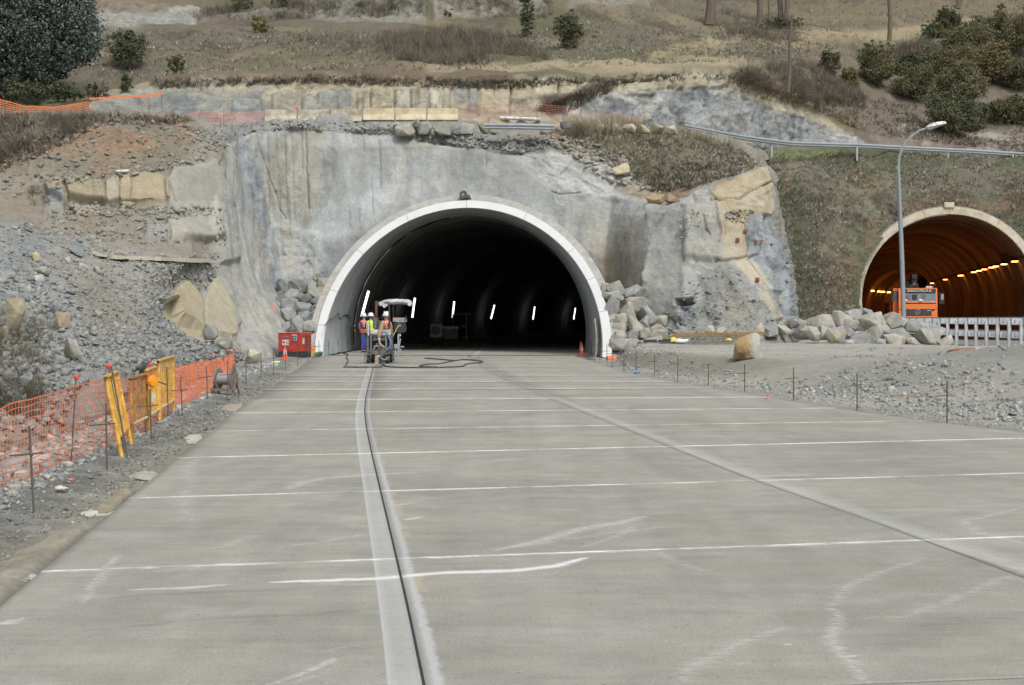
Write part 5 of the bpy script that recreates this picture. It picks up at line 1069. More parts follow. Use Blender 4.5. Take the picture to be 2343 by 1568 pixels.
grass('dry_grass', [(EMB, [(1740,350),(2400,350),(2400,800),(1740,800)], 15000, .14, .34, MIX), (EMB, [(1740,350),(2400,350),(2400,800),(1740,800)], 1200, .3, .5, HAY[:3]),
 (CUT, [(1290,300),(1420,295),(1560,305),(1690,345),(1740,385),(1600,425),(1500,440),(1420,395),(1350,340)], 3600, .14, .42, MIX), (CUT, [(1500,380),(1700,370),(1690,400),(1560,440),(1480,440)], 700, .2, .4, TW), (CUT, [(-60,262),(230,262),(430,268),(440,285),(220,290),(160,330),(60,370),(-60,420)], 1600, .15, .45, HAY[1:3]+TW),
 (HILL, [(200,200),(500,165),(1200,160),(1700,142),(1900,180),(1900,60),(1500,90),(1200,75),(250,70),(200,120)], 9000, .12, .42, MIX), (HILL, [(1200,75),(1400,-20),(2400,-20),(2400,120),(1900,140),(1700,130),(1500,140)], 5000, .15, .45, MIX+STR), (HILL, [(1650,180),(1850,180),(2000,230),(2400,240),(2400,360),(2000,310),(1850,250),(1700,215)], 4200, .2, .5, HAY+TW), (HILL, [(1690,190),(1780,205),(1930,270),(1970,300),(1860,262),(1700,215)], 900, .3, .6, STR), (HILL, [(350,185),(700,174),(1150,186),(1300,180),(1500,168),(1680,172),(1690,182),(1300,196),(1150,206),(700,192),(360,205)], 1800, .2, .45, TW), (HILL, [(1210,255),(1390,190),(1440,190),(1290,262)], 500, .2, .5, TW)], kg, 3)
grass('bench_weeds', [(CUT, [(1280,296),(1420,292),(1480,300),(1420,312),(1300,312)], 500, .5, 1.0, HAY[:2]+STR), (CUT, [(1270,300),(1560,300),(1680,335),(1660,345),(1300,320)], 400, .35, .7, STR+HAY)], kt, 5)
grass('leafless_brush', [(HILL, [(850,95),(1030,68),(1180,95),(1250,140),(1150,152),(1000,150),(900,140)], 3200, .5, 1.05, TW), (HILL, [(640,80),(860,88),(900,140),(760,125)], 500, .3, .6, TW), (HILL, [(560,10),(980,-10),(970,40),(700,45),(440,48),(440,30)], 1100, .4, .9, TW), (HILL, [(1000,-10),(1270,-10),(1250,45),(1000,40)], 500, .4, .9, TW),
 (HILL, [(1640,30),(1800,40),(1830,95),(1720,100),(1600,60)], 900, .5, 1.0, TW), (HILL, [(1690,165),(1830,150),(1960,190),(1980,250),(1860,240),(1730,200)], 2400, .4, .85, TW), (HILL, [(2050,120),(2120,100),(2160,160),(2080,190)], 600, .8, 1.5, TW), (CUT, [(-80,790),(60,760),(115,850),(90,960),(-80,960)], 420, .2, .5, [T(112,104,88), T(100,94,78), T(126,118,98)]), (CUT, [(-80,690),(120,740),(170,830),(60,800),(-80,800)], 200, .2, .45, TW), (CUT, [(70,430),(110,440),(110,470),(70,470)], 120, .3, .6, TW), (CUT, [(-60,270),(60,275),(220,270),(210,290),(60,345),(-60,400)], 700, .4, .8, TW)], kt, 6, .35)
# ---- leafy trees and bushes: leaf clusters through the crown
m_leaf = attr_mat('foliage', .7, .25, 1.5, 0, spec=.25); m_bark = mat('bark', T(112,102,90), .95, var=.3, vs=10, bump=.6, bs=25)
LQ = np.array([(-.5, 0, 0), (0, -.28, .06), (.5, 0, 0), (0, .28, .06)]); LF = np.array([[0, 1, 2, 3]])
def leaf_crown(name, lobes, n, leaf, tone, parent, seed, m=None):
    """lobes: (x,y,z,rx,ry,rz); leaves sit in clusters near the lobe skins"""
    r = np.random.default_rng(seed); vol = np.array([l[3]*l[5] for l in lobes]); vol = vol/vol.sum(); Ps, Ts = [], []
    per = 26; ncl = max(6, n//per)
    for _ in range(ncl):
        l = lobes[r.choice(len(lobes), p=vol)]; d = r.normal(size=3); d /= np.linalg.norm(d); q = r.uniform(.35, 1.04)**.6
        c = np.array(l[:3])+d*np.array(l[3:])*q; cr = min(l[3], l[5])*r.uniform(.12, .28)
        p = c+r.normal(size=(per, 3))*cr*np.array([1, 1, .7]); Ps.append(p); Ts.append(np.full(per, r.uniform(.7, 1.3)))
    P = np.concatenate(Ps); t = np.concatenate(Ts); tn = np.array([T(*c) for c in tone]); c = tn[r.choice(len(tn), len(P))]*(t*r.uniform(.8, 1.2, len(P)))[:, None]
    return bake(name, [LQ], LF, P, np.full(len(P), leaf)*r.uniform(.7, 1.3, len(P)), c, m or m_leaf, parent, tilt=1.0, seed=seed, kind=None)
def bush(px, py, wpx, hpx, label, tone, n=2600, leaf=.11, group='bushes on the hillside', kind='bush', trunk=.3, depth=None, lobes=None, seed=1):
    p = spot(px, py) if depth is None else W(px, py, depth); d = p.y; wd, ht = wpx*d/FOC, hpx*d/FOC
    t = empty(kind, (p.x, p.y, p.z-.1), 0, label, 'bush' if kind == 'bush' else 'tree', group); r = random.Random(seed*7+int(px))
    L = lobes or [(0, 0, ht*.45, wd*.36, wd*.34, ht*.42)]+[(r.uniform(-.36, .36)*wd, r.uniform(-.3, .3)*wd, ht*r.uniform(.45, .95), wd*r.uniform(.07, .13), wd*.1, ht*r.uniform(.07, .16)) for _ in range(10)]+[(r.uniform(-.28, .28)*wd, r.uniform(-.3, .3)*wd, ht*r.uniform(.25, .82), wd*r.uniform(.16, .30), wd*.24, ht*r.uniform(.14, .26)) for _ in range(9)]
    mb = MB(); mb.tube([(0, 0, -.2), (.02*wd, 0, ht*.3), (-.03*wd, 0, ht*.75)], [ht*.03+.02, .01], 6, 3)
    for k in range(7):
        a = r.uniform(0, 6.28); mb.tube([(0, 0, ht*.06*k), (wd*.2*math.cos(a), wd*.2*math.sin(a), ht*(.25+.06*k)), (wd*.36*math.cos(a), wd*.36*math.sin(a), ht*(.4+.07*k))], [ht*.012+.012, .006], 5, 2)
    mb.build('trunk', m_bark, t); leaf_crown('crown', L, n, leaf, tone, t, int(px)+seed); return t
DG = [(82,92,66), (94,102,70), (70,80,60), (104,108,72)]; OG = DG+[(124,112,70), (138,114,68), (112,108,68)]; YG = [(148,142,84), (132,132,78), (112,116,72)]; BG = [(86,98,92), (96,108,102), (70,80,76), (110,122,114)]
# the big oak at the left edge
p = spot(150, 205); dO = 97.0; b0 = W(40, 235, dO); oak = empty('oak_tree', (b0.x, b0.y, b0.z), 0, 'huge dark blue green evergreen oak filling the upper left corner', 'tree')
def lo(px, py, rx, rz, ry=None): q = W(px, py, dO); k = dO/FOC; return (q.x-b0.x, random.uniform(-.6, .6), q.z-b0.z, rx*k, (ry or rx)*k, rz*k)
OL = [lo(80,60,110,90), lo(170,90,62,60), lo(200,70,34,50), lo(150,30,70,50), lo(60,130,90,60), lo(-40,80,110,110), lo(150,150,40,30), lo(20,180,70,34), lo(-100,150,90,80), lo(195,110,30,30), lo(110,170,36,26), lo(60,-20,120,60), lo(180,0,40,40)]
leaf_crown('crown', OL, 52000, .17, BG, oak, 5)
mb = MB(); mb.tube([(0, 0, -.5), (.2, 0, 1.2), (.1, .1, 3)], [.35, .22, .15], 8)
for k in range(9):
    a = k*.7; mb.tube([(.1, 0, .8+.15*k), (math.cos(a)*1.2, math.sin(a)*1.0, 2+.15*k), (math.cos(a)*2.2, math.sin(a)*1.6, 3+.2*k)], [.12, .03], 6)
mb.build('trunk', m_bark, oak)
bush(297, 160, 112, 100, 'round dark green bush right of the huge oak', DG, 5200, .12, seed=2)
bush(402, 166, 52, 44, 'small isolated round bush on the slope', DG+YG[1:2], 1800, .10, seed=3)
bush(292, 210, 46, 54, 'narrow bush standing below the round dark one', DG, 1500, .10, seed=4)
bush(150, 232, 90, 52, 'low dark undergrowth beneath the huge oak', DG, 2600, .12, seed=5); bush(225, 225, 70, 40, 'thin brownish undergrowth right of the oak foot', [(96,86,70), (86,80,60), (70,76,52)], 1300, .1, seed=51); bush(60, 236, 130, 60, 'dark thicket at the oak trunk', DG, 3200, .13, seed=6)
bush(596, 66, 54, 44, 'yellow green bush on the upper terrace', YG, 2200, .13, seed=7); bush(556, 22, 60, 50, 'dark green bush at the top edge left of centre', DG+YG[1:], 1800, .14, seed=8); bush(640, 12, 60, 40, 'dark bush at the top edge beside the pale cliff', DG, 1300, .14, seed=81)
bush(1209, 80, 36, 108, 'tall narrow dark cypress like bush near the centre top', DG, 3600, .12, seed=9); bush(1304, 112, 78, 92, 'broad olive green bush right of the narrow dark one', OG[:5], 5200, .13, seed=10); bush(1028, 40, 24, 24, 'tiny dark bush on the pale cliff', DG, 500, .1, seed=11)
rb = [(2010,196,76,92,'dark bush at the left front of the right hand thicket',OG),(1945,200,34,40,'small rusty bush left of the right hand thicket',OG[4:]),(1992,140,26,44,'small upright dark shrub above the thicket',DG),(2130,82,44,34,'sparse dark shrub high on the right slope',DG),(2172,80,70,62,'loose brownish shrub at the top of the thicket',[(96,92,66),(84,84,56),(72,76,52)]),(2205,150,110,90,'large dark bush in the upper middle of the thicket',OG),(2262,110,90,70,'bush at the upper right of the thicket, rust tipped',OG),(2325,130,90,100,'tall bush at the right photo edge',OG),(2160,190,120,80,'bush in the centre of the thicket',OG),(2250,190,110,80,'rust tinged bush right of the thicket centre',OG[3:]),(2325,205,90,70,'bush at the right edge below the tall one',OG),(2090,230,90,72,'bush low in the thicket on the left',OG),(2190,240,110,86,'large bush low in the middle of the thicket',OG),(2180,304,120,92,'lowest dark bush, just above the guardrail',OG[:5]),(2218,300,70,60,'bush right beside the lowest dark one',DG),(2290,282,66,56,'round bush above the guardrail near the right edge',OG),(2338,286,60,60,'bush cut by the right photo edge above the guardrail',OG),(2070,170,70,50,'low dark bush behind the left front of the thicket',DG),(1900,170,44,50,'thin greenish shrub left of the thicket',[(96,98,70),(110,104,80)]),(1790,60,90,22,'low green shrub under the bare trunks',DG)]
for i, (x, y, a, b, lab, tn_) in enumerate(rb): bush(x, y, a*1.28, b*1.2, lab, tn_, int(1500+a*b*1.8), .125, 'bushes of the right hand thicket', seed=20+i)
# bare trunks
def trunk(px0, py0, px1, py1, d, r0, label, group='bare tree trunks at the top right', br=0, kind='tree'):
    a, b = W(px0, py0, d), W(px1, py1, d); t = empty(kind, a, 0, label, 'tree', group); v = b-a; mb = MB(); rr = random.Random(int(px0))
    mb.tube([(0, 0, -.3), tuple(v*.3+Vector((.05, 0, 0))), tuple(v*.65+Vector((-.06, 0, 0))), tuple(v)], [r0, r0*.6], 8, 4); mb.build('trunk', m_bark, t)
    if br:
        m2 = MB()
        for k in range(br):
            q = v*rr.uniform(.2, .98); s_ = rr.choice((-1, 1)); l = rr.uniform(.8, 2.2); m2.tube([tuple(q), tuple(q+Vector((s_*l*.5, rr.uniform(-.4, .4), l*.12))), tuple(q+Vector((s_*l, rr.uniform(-.6, .6), -l*.05)))], [.035, .008], 4, 3)
        m2.build('branch', m_bark, t)['kind'] = 'stuff'
    return t
def sp(px, py): return spot(px, py).y
trunk(1802, 200, 1812, 34, 107, .13, 'tall dead grey trunk with a broken top and thin side twigs', br=12)
trunk(2034, 92, 2036, -60, sp(2034, 88), .22, 'straight dark trunk rising out of the frame right of the dead one')
trunk(1622, 50, 1632, -60, sp(1622, 50), .5, 'thickest brown trunk at the top, left of the slim pair'); trunk(1736, 60, 1738, -60, sp(1736, 60), .30, 'slim trunk at the top edge, left of the dark pair'); trunk(1757, 72, 1760, -60, sp(1757, 60), .12, 'thinnest trunk at the top edge'); trunk(1785, 55, 1782, -60, sp(1785, 50), .28, 'left trunk of the dark forked pair at the top edge'); trunk(1796, 55, 1806, -60, sp(1796, 50), .26, 'right trunk of the dark forked pair at the top edge'); trunk(2190, 14, 2210, -60, sp(2190, 14), .35, 'dark leaning trunk at the top edge on the right', br=5)
trunk(1876, 690, 1874, 600, 93.5, .03, 'thin bare sapling growing on the right embankment', None, 4)
# ================================================================ SITE OBJECTS
m_rebar = mat('rusty_rebar', T(92,90,84), .85, var=.2, vs=30, dirt=T(104,90,76), ds=8)
m_or = mat('orange_mesh_plastic', T(252,140,92), .55, var=.05); m_or2 = mat('faded_mesh_plastic', T(232,150,130), .6, var=.06); m_cap = mat('red_plastic', T(240,84,74), .45, var=.05)
m_yb = mat('yellow_barrier_paint', T(238,190,84), .5, var=.06, dirt=T(206,150,66), dv=.2, ds=9); m_rb = mat('rusted_barrier_paint', T(196,150,70), .7, var=.2, vs=12, dirt=T(128,78,44), dv=.5, ds=7); m_ct = mat('barrier_tube_cream', T(214,192,144), .6, var=.08)
m_steel = mat('galvanised_steel', T(176,184,188), .45, metal=.35, var=.07, vs=2); m_dsteel = mat('dark_steel', T(86,92,98), .5, metal=.2, var=.12, vs=6, dirt=T(120,116,106), dv=.2, ds=9); m_wht = mat('white_paint', T(226,226,222), .5, var=.05, dirt=T(180,176,166), dv=.2, ds=6)
m_rub_ = mat('black_rubber', (.02,.02,.02), .7, dirt=(.12,.115,.1), dv=.4, ds=12); m_wood = mat('weathered_wood', T(134,124,106), .9, var=.25, vs=12); m_red = mat('red_enamel', T(204,62,54), .4, var=.06, dirt=T(160,70,58), ds=4, dv=.2); m_blk = mat('black_enamel', (.03,.032,.035), .5)
# ---- rebar stakes
def stake(px, py, h=.68, lean=0, cb=.62, ori=1, label='', group=None, cap=False, d=None, dz=.0, ly=0):
    p = G(px, py, dz) if d is None else W(px, py, d); t = empty('rebar_stake', p, 0, label, 'stake', group)
    top = Vector((lean, ly, h)); MB().cyl((0, 0, -.3), top, .011, n=6).build('rod', m_rebar, t)
    if cb:
        c = top*cb; MB().cyl(c+Vector((-.13*ori-.04, -.02, -.01)), c+Vector((.13*ori-.04+(.0), .015, .012)), .008, n=6).build('crossbar', m_rebar, t); MB().ball(c, .018, 6, 4).build('clamp', m_rebar, t)
    if cap: mb = MB(); mb.lathe([(.014, -.03), (.018, -.012), (.028, -.005), (.029, .02), (.018, .03)], tuple(top), 10); mb.build('cap', m_cap, t)
    return t
sl_ = [(82,1177,.70,-.05),(245,1074,.68,-.01),(347,1010,.66,-.02),(419,954,.62,-.04),(475,918,.66,-.02),(521,907,.70,0),(564,886,.68,-.02),(598,866.5,.66,-.01),(626,859,.68,0),(653,847,.66,0),(681,835,.66,0),(705,824,.66,0),(729.5,818.6,.66,0),(751.5,815,.64,.0),(773,807.5,.66,0),(795,803.6,.66,0)]
nm = ['nearest to the camera', 'in front of the leaning yellow barrier', 'in front of the rusty yellow barrier', 'just past the tallest yellow barrier', 'midway between the barriers and the cable reel', 'standing before the cable reel', 'first past the cable reel', 'left of the buff block', 'in front of the buff block', 'left of the traffic cone', 'beside the traffic cone', 'in front of the red generator', 'at the white portal foot, first along the wall', 'at the white portal wall, second', 'at the white portal wall, third', 'at the white portal wall, deepest']
for (x, y, h, ln), n_ in zip(sl_, nm): stake(x, y, h, ln, .68 if x != 521 else .62, 1, 'rebar stake on the left road edge, '+n_, 'rebar stakes along the left road edge')
sr_ = [(2166,968,.62),(1960,938,.63),(1815,915,.62),(1703,895,.58),(1620,882,.50),(1550,873,.66),(1497,860,.60),(1455,852,.62),(1427,847,.62),(1400,838,.62),(1388,829,.60),(1372,823,.60),(1352,811,.60)]
nm = ['nearest to the camera', 'second from the camera', 'third from the camera', 'right of the big lone boulder foot', 'shortest one, below the lone boulder', 'sixth from the camera', 'before the dirt bank', 'before the left part of the bank', 'at the left end of the bank', 'beside the orange pipe end', 'right at the portal foot', 'in front of the portal rim', 'deepest, inside the portal']
for (x, y, h), n_ in zip(sr_, nm): stake(x, y, h, 0, .66 if x != 1620 else .97, 1, 'rebar stake on the right road edge, '+n_, 'rebar stakes along the right road edge')
stake(302, 1046, 1.02, -.23, 0, 1, 'long leaning bare rod beside the leaning yellow barrier', None, ly=.0); stake(386, 958, .80, -.03, .0, 1, 'tall bare rod in front of the tallest yellow barrier', None)
# ---- orange mesh
def strands(name, top, bot, m, nh, step, wd, parent, sag=.03, seed=1, fold=.03):
    A, B = [Vector(p) for p in top], [Vector(p) for p in bot]; L = [0]
    for a, b in zip(B[:-1], B[1:]): L.append(L[-1]+(b-a).length)
    n = int(L[-1]/step); V = []; F = []; r = np.random.default_rng(seed); grid = []
    T_ = np.linspace(0, L[-1], n+1); Ax = [np.interp(T_, L, [p[c] for p in A]) for c in range(3)]; Bx = [np.interp(T_, L, [p[c] for p in B]) for c in range(3)]
    q = np.stack([T_, T_*0, T_*0], -1)
    for k in range(nh+1):
        u = k/nh; P = np.stack([Bx[c]*(1-u)+Ax[c]*u for c in range(3)], -1)
        P[:, 2] += fbm(q+k*.13, .7, 3, seed)*sag+fbm(q+k*7, 2.2, 2, seed+1)*sag*.4; P[:, 0] += fbm(q+k*.2, .9, 3, seed+2)*fold; grid.append(P)
    def quad(a, b, w_): i = len(V); V.extend([tuple(a-w_), tuple(a+w_), tuple(b+w_), tuple(b-w_)]); F.append((i, i+1, i+2, i+3))
    for k in range(nh+1):
        for i in range(n): quad(grid[k][i], grid[k][i+1], np.array([0, 0, wd/2*(1.5 if k in (0, nh) else 1)]))
    for i in range(n+1):
        for k in range(nh): e = np.array([wd*.19, 0, 0]); quad(grid[k][i], grid[k+1][i], e)
    o = np_mesh(name, np.array(V), np.array(F)); o = link(name, o, m, parent); o['kind'] = 'stuff'; return o
def fence_near(top, bot, m, nh, step, wd, label, posts, group=None, seed=1, gz=None, sag=.03, fold=.03, caps=True, name='mesh_fence'):
    B = [G(x, y, -.06) if d is None else W(x, y, d) for x, y, d in bot]; A = []
    for (x, y), b in zip(top, B): A.append(W(x, y, b.y))
    t = empty(name, B[0], 0, label, 'fence', group); o = B[0].copy(); A = [a-o for a in A]; B = [b-o for b in B]
    strands('netting', A, B, m, nh, step, wd, t, sag, seed, fold)
    for (x0, y0, x1, y1, d) in posts:
        b = (G(x0, y0, -.06) if d is None else W(x0, y0, d)); a = W(x1, y1, b.y); MB().cyl(b-o-Vector((0, 0, .2)), a-o, .009 if d is None else .012, n=6).build('post', m_rebar, t)
        if caps: mb = MB(); mb.lathe([(.014, -.035), (.018, -.02), (.029, -.015), (.030, .014), (.018, .024)], tuple(a-o), 10); mb.build('cap', m_cap, t)
    return t
tp = [(-60,975),(0,940),(90,906),(174,886),(240,866),(300,874),(345,848),(395,842),(430,836),(483,826),(512,818),(536,806)]
bt = [(-60,1165,None),(0,1137,None),(80,1106,None),(159,1074,None),(240,1048,None),(300,1022,None),(340,992,None),(395,952,None),(430,932,None),(483,896,None),(515,884,None),(540,866,None)]
fence_near(tp, bt, m_or, 13, .11, .0095, 'long sagging bright orange mesh fence along the left road edge, hung on capped rods', [(159,1074,174,863,None),(325,990,343.5,834,None),(494,884,483,809,None),(530,874,521,803,None),(541,864,536,798,None)], seed=3, sag=.035, fold=.05)
lr = stake(296, 1038, 1.0, -.235, 0, 1, 'leaning capped rod holding the orange mesh beside the first barrier', None, cap=True)
# second run folded down behind the barriers
fence_near([(395,838),(440,830),(490,822),(530,836),(541,850)], [(400,930,30.),(445,908,33.),(500,890,36.),(538,872,40.),(545,868,41.)], m_or, 14, .09, .008, 'crumpled second layer of orange mesh behind the cable reel', [], seed=5, sag=.06, fold=.12, caps=False)
# upper fences
fence_near([(-60,222),(0,228),(60,244),(125,246),(205,233),(212,258)], [(-60,272,86),(0,268,86),(60,272,86),(130,268,86),(207,262,86),(213,262,86)], m_or, 7, .16, .030, 'bright orange mesh fence on top of the left slope in front of the oak', [(12,262,8,222,86),(207,262,200,226,86)], 'orange mesh fences on the terraces', seed=7, sag=.05, caps=True)
fence_near([(205,226),(260,222),(320,219),(370,217)], [(205,228,88),(260,224,88),(320,221,88),(370,219,88)], m_or, 1, .4, .035, 'thin orange tape strung above the left slope crest', [(371,264,370,217,88),(341,262,341,222,88)], None, seed=8, sag=.01)
fence_near([(428,262),(460,255),(505,257),(555,258),(604,254)], [(428,276,88.5),(455,285,88.5),(505,284,88.5),(555,282,88.5),(604,277,88.5)], m_or2, 8, .15, .016, 'faded orange mesh left of the concrete barriers', [(452,277,460,250,88.5),(512,282,512,249,88.5)], 'orange mesh fences on the terraces', seed=9, sag=.05)
fence_near([(1053,246),(1120,246),(1180,243),(1228,238),(1300,246),(1370,260),(1430,266),(1475,268)], [(1053,272,91),(1120,272,91),(1180,273,91),(1228,274,91),(1300,276,91.5),(1370,282,91.5),(1430,288,92),(1475,294,92)], m_or2, 8, .17, .009, 'pale pink mesh along the bench right of the concrete barriers', [(1228,275,1228,238,91),(1287,276,1286,243,91),(1330,280,1328,250,91),(1420,290,1419,264,92),(1475,294,1474,266,92)], 'orange mesh fences on the terraces', seed=10, caps=False)
# ---- yellow crowd barriers
def barrier(a, b, h, lean, m, label, n=17, legs=True, mt=None, z0=.0):
    A, B = a.copy(), b.copy(); v = B-A; L = math.hypot(v.x, v.y); t = empty('crowd_barrier', A, math.atan2(v.y, v.x), label, 'barrier', 'yellow crowd barriers'); lv = Vector((lean[0], lean[1], 0))
    R_ = Matrix.Rotation(-math.atan2(v.y, v.x), 3, 'Z'); lv = R_ @ lv
    def P(x, z): return Vector((x, 0, z))+lv*z
    z1 = .22
    f = MB(); r_ = .1; f.tube([P(0, 0), P(0, h-r_), P(r_*.3, h-r_*.3), P(r_, h), P(L-r_, h), P(L-r_*.3, h-r_*.3), P(L, h-r_), P(L, 0)], .024, 8, 2); f.build('frame', m, t, smooth=True)
    MB().cyl(P(0, z1), P(L, z1), .02, n=8).build('bottom_rail', mt or m, t)
    for i in range(1, n): x = L*i/n; MB().cyl(P(x, z1), P(x, h), .0065, n=5, cap=False).build('bar', m, t)
    return t
barrier(G(279,1048), G(301,1020), .90, (-.20,.0), m_yb, 'clean yellow crowd barrier leaning left into the orange mesh', 13)
barrier(G(303,1012), G(338,992), .80, (-.03,.0), m_rb, 'heavily rusted yellow crowd barrier, second in the line', 12, mt=m_ct)
barrier(G(342,990), G(365,971), .84, (-.06,.0), m_yb, 'yellow crowd barrier partly hidden behind the rusted one', 10, mt=m_ct)
barrier(G(366,970), G(398,946), .93, (-.02,.0), m_yb, 'tallest yellow crowd barrier with a small notice, last in the line', 13, mt=m_ct)
p = G(384, 958); e = empty('notice_plate', W(374, 868, p.y), .9, 'small faded yellow notice hanging on the tallest barrier', 'sign'); MB().box((0, 0, 0), (.16, .01, .22)).build('plate', mat('faded_notice', T(222,196,120), .6), e)
p = W(349, 873, 23.6); e = empty('warning_lamp', p, .9, 'round amber warning lamp with black yellow battery box on the rusted barrier', 'lamp', None)
MB().lathe([(.01, -.04), (.07, -.035), (.085, 0), (.07, .035), (.01, .04)], (0, 0, 0), 16).build('lens', mat('amber_lens', T(250,160,40), .25, var=.03), e).rotation_euler = (math.pi/2, 0, 0); MB().box((-.01, 0, -.26), (.09, .07, .26)).build('battery_box', m_yb, e); MB().box((-.01, -.037, -.22), (.05, .004, .12)).build('label_plate', m_wht, e); MB().cyl((.02, 0, .02), (.2, -.05, -.05), .01, n=6).build('handle', m_rebar, e)
# ---- cable reel
p = G(512, 905); t = empty('cable_reel', p, -.25, 'old grey wooden cable reel lying on a frame against the orange mesh', 'reel'); m_reel = mat('reel_wood', T(128,120,110), .9, var=.2, vs=14)
for x in (-.16, .17): MB().cyl((x, .05, .33), (x+.035, .05, .33), .22, n=20).build('flange', m_reel, t)
MB().cyl((-.14, .05, .33), (.18, .05, .33), .12, n=16).build('wire_winding', mat('wound_wire', T(160,160,160), .6, var=.2, vs=60), t); MB().cyl((-.26, .05, .33), (.28, .05, .33), .015).build('axle', m_rebar, t)
for x in (-.2, .24): MB().add([], []).cyl((x, -.13, 0), (x, .05, .34), .02).cyl((x, .24, 0), (x, .05, .34), .02).build('trestle', m_reel, t)
MB().box((.02, -.12, .12), (.5, .05, .05)).build('cross_beam', m_reel, t); MB().box((.2, -.02, .5), (.05, .05, .30), Matrix.Rotation(.3, 3, 'Y')).build('broken_board', m_reel, t)
# ---- generator
g0 = G(672, 818); t = empty('generator', (g0.x, g0.y+.35, 0), .42, 'red box generator on a black base beside the left portal foot', 'generator')
t.rotation_euler = (0, 0, -.35)
MB().box((0, 0, .60), (1.02, .95, .74)).build('body', m_red, t, bevel=.015); MB().box((0, 0, .12), (1.0, .93, .24)).build('base_tank', m_blk, t, bevel=.02); MB().box((-.02, 0, .985), (1.06, .99, .03)).build('lid', mat('worn_red', T(206,120,112), .6, var=.1), t, bevel=.008)
MB().box((-.02, -.482, .60), (.74, .012, .58)).build('door', m_red, t, bevel=.005); MB().box((-.18, -.492, .84), (.34, .006, .05)).build('name_strip', mat('grey_print', T(150,120,116)), t)
s_ = MB().box((-.16, -.492, .60), (.30, .006, .22)).build('sticker', m_wht, t)
mb = MB().prism([(-.27,.555), (-.24,.56), (-.24,.59), (-.21,.585), (-.19,.60), (-.19,.56), (-.175,.56), (-.17,.62), (-.2,.645), (-.24,.64), (-.275,.655), (-.285,.62)], -.4965, -.4955); mb.build('emblem', mat('navy_print', T(52,62,96)), s_); 
for k in range(4): MB().box((-.09, -.496, .66-.035*k), (.11, .002, .012)).build('print_line', mat('navy_print', T(52,62,96)), s_)
for k, x in enumerate((-.26, -.2, -.14, -.08)): MB().box((x, -.492, .43), (.035, .004, .05)).build('lettering', mat('dark_red_print', T(110,40,40)), t)
pn = MB().box((.24, -.50, .80), (.20, .03, .24)).build('socket_panel', m_wht, t)
for x, z in ((.19, .85), (.29, .85), (.19, .75), (.29, .75)): MB().cyl((x, -.515, z), (x, -.545, z), .035, n=10).build('socket', mat('blue_socket', T(60,110,190), .4) if x > .2 else m_blk, pn)
for k in range(7): MB().box((.512, .15, .36+.08*k), (.006, .5, .02)).build('vent_slot', m_blk, t)
MB().box((.514, -.25, .66), (.006, .16, .24)).build('side_sticker', m_wht, t); lb = MB(); lb.tube([(-.03, 0, 1.0), (-.05, 0, 1.05), (0, 0, 1.09), (.05, 0, 1.05), (.03, 0, 1.0)], .012, 6, 3); lb.build('lifting_eye', m_blk, t); MB().box((.12, -.05, 1.015), (.2, .12, .03)).build('fuel_cap', m_red, t); MB().cyl((.36, .05, 1.0), (.36, .05, 1.06), .03).build('exhaust', m_blk, t)
# ---- cones
def cone(px, py, h, label, d=None):
    p = G(px, py) if d is None else W(px, py, d); t = empty('traffic_cone', p, .3, label, 'cone', 'orange traffic cones'); MB().box((0, 0, .02), (h*.5, h*.5, .04)).build('base', mat('cone_orange', T(238,92,56), .5, var=.04), t); MB().lathe([(h*.19, .04), (h*.13, h*.36)], (0, 0, 0), 14).build('cone_body', M['cone_orange'], t); MB().lathe([(h*.131, h*.36), (h*.085, h*.66)], (0, 0, 0), 14).build('white_sleeve', m_wht, t); MB().lathe([(h*.086, h*.66), (h*.03, h)], (0, 0, 0), 14).build('cone_tip', M['cone_orange'], t)
cone(652, 824, .60, 'orange and white traffic cone standing in front of the red generator'); cone(1331, 812, .52, 'traffic cone just inside the right side of the portal'); cone(1328, 806, .55, 'second traffic cone deeper inside the right side of the portal', d=83)
# ---- bucket, green pipe, rubbish
p = G(713, 815); t = empty('bucket', p, 0, 'yellow orange plastic bucket right of the generator', 'bucket'); MB().lathe([(.13, 0), (.17, .42), (.178, .42), (.178, .45), (.165, .45), (.125, .02)], (0, 0, 0), 18).build('pail', mat('bucket_yellow', T(234,170,80), .5, var=.05), t)
hd = MB(); hd.tube([(-.17, 0, .42), (-.1, -.15, .30), (.1, -.15, .30), (.17, 0, .42)], .006, 5, 4); hd.build('handle', m_steel, t)
def tubeobj(name, pts, r, m, label, cat, n=8, sm=4, z=None):
    b = Vector(pts[0]); mb = MB(); mb.tube([Vector(p)-b for p in pts], r, n, sm); o = mb.build(name, m, None, smooth=True); o.location = b; return tag(o, label, cat)
tubeobj('green_pipe', [G(722,817)+Vector((0,0,.1)), G(745,812)+Vector((0,0,.11)), G(773,805)+Vector((0,0,.09))], .085, mat('green_plastic', T(66,122,98), .6, var=.1), 'dark green pipe lying at the white portal foot', 'pipe')
tubeobj('orange_pipe', [W(1388,822,68), W(1388,822,68)+Vector((.30,.1,.02))], .12, mat('pipe_orange', T(230,106,66), .5), 'short orange pipe end sticking out at the right portal foot', 'pipe', 14, 1)
def hose(pts, r, label, m=m_rub_): return tubeobj('hose', [G(x, y, r) for x, y in pts], r, m, label, 'hose', 7, 4)
hose([(877,806+25),(879,836),(893,839.5),(960,841),(1050,839),(1068,833),(1102,829),(1093,825),(1060,823),(1040,825),(1010,822.5),(972,819.5)], .024, 'black hose looped on the road right of the cutting machine')
hose([(1040,825.5),(1015,830),(1008,832),(975,834),(960,838),(1000,839.5)], .022, 'second loop of black hose lying across the first')
hose([(747,806),(776,807),(795,811),(792,818),(796,824),(790,838),(792,840),(860,840),(874,838),(872,830)], .024, 'black hose running from the portal wall to the left side of the machine')
cb = []
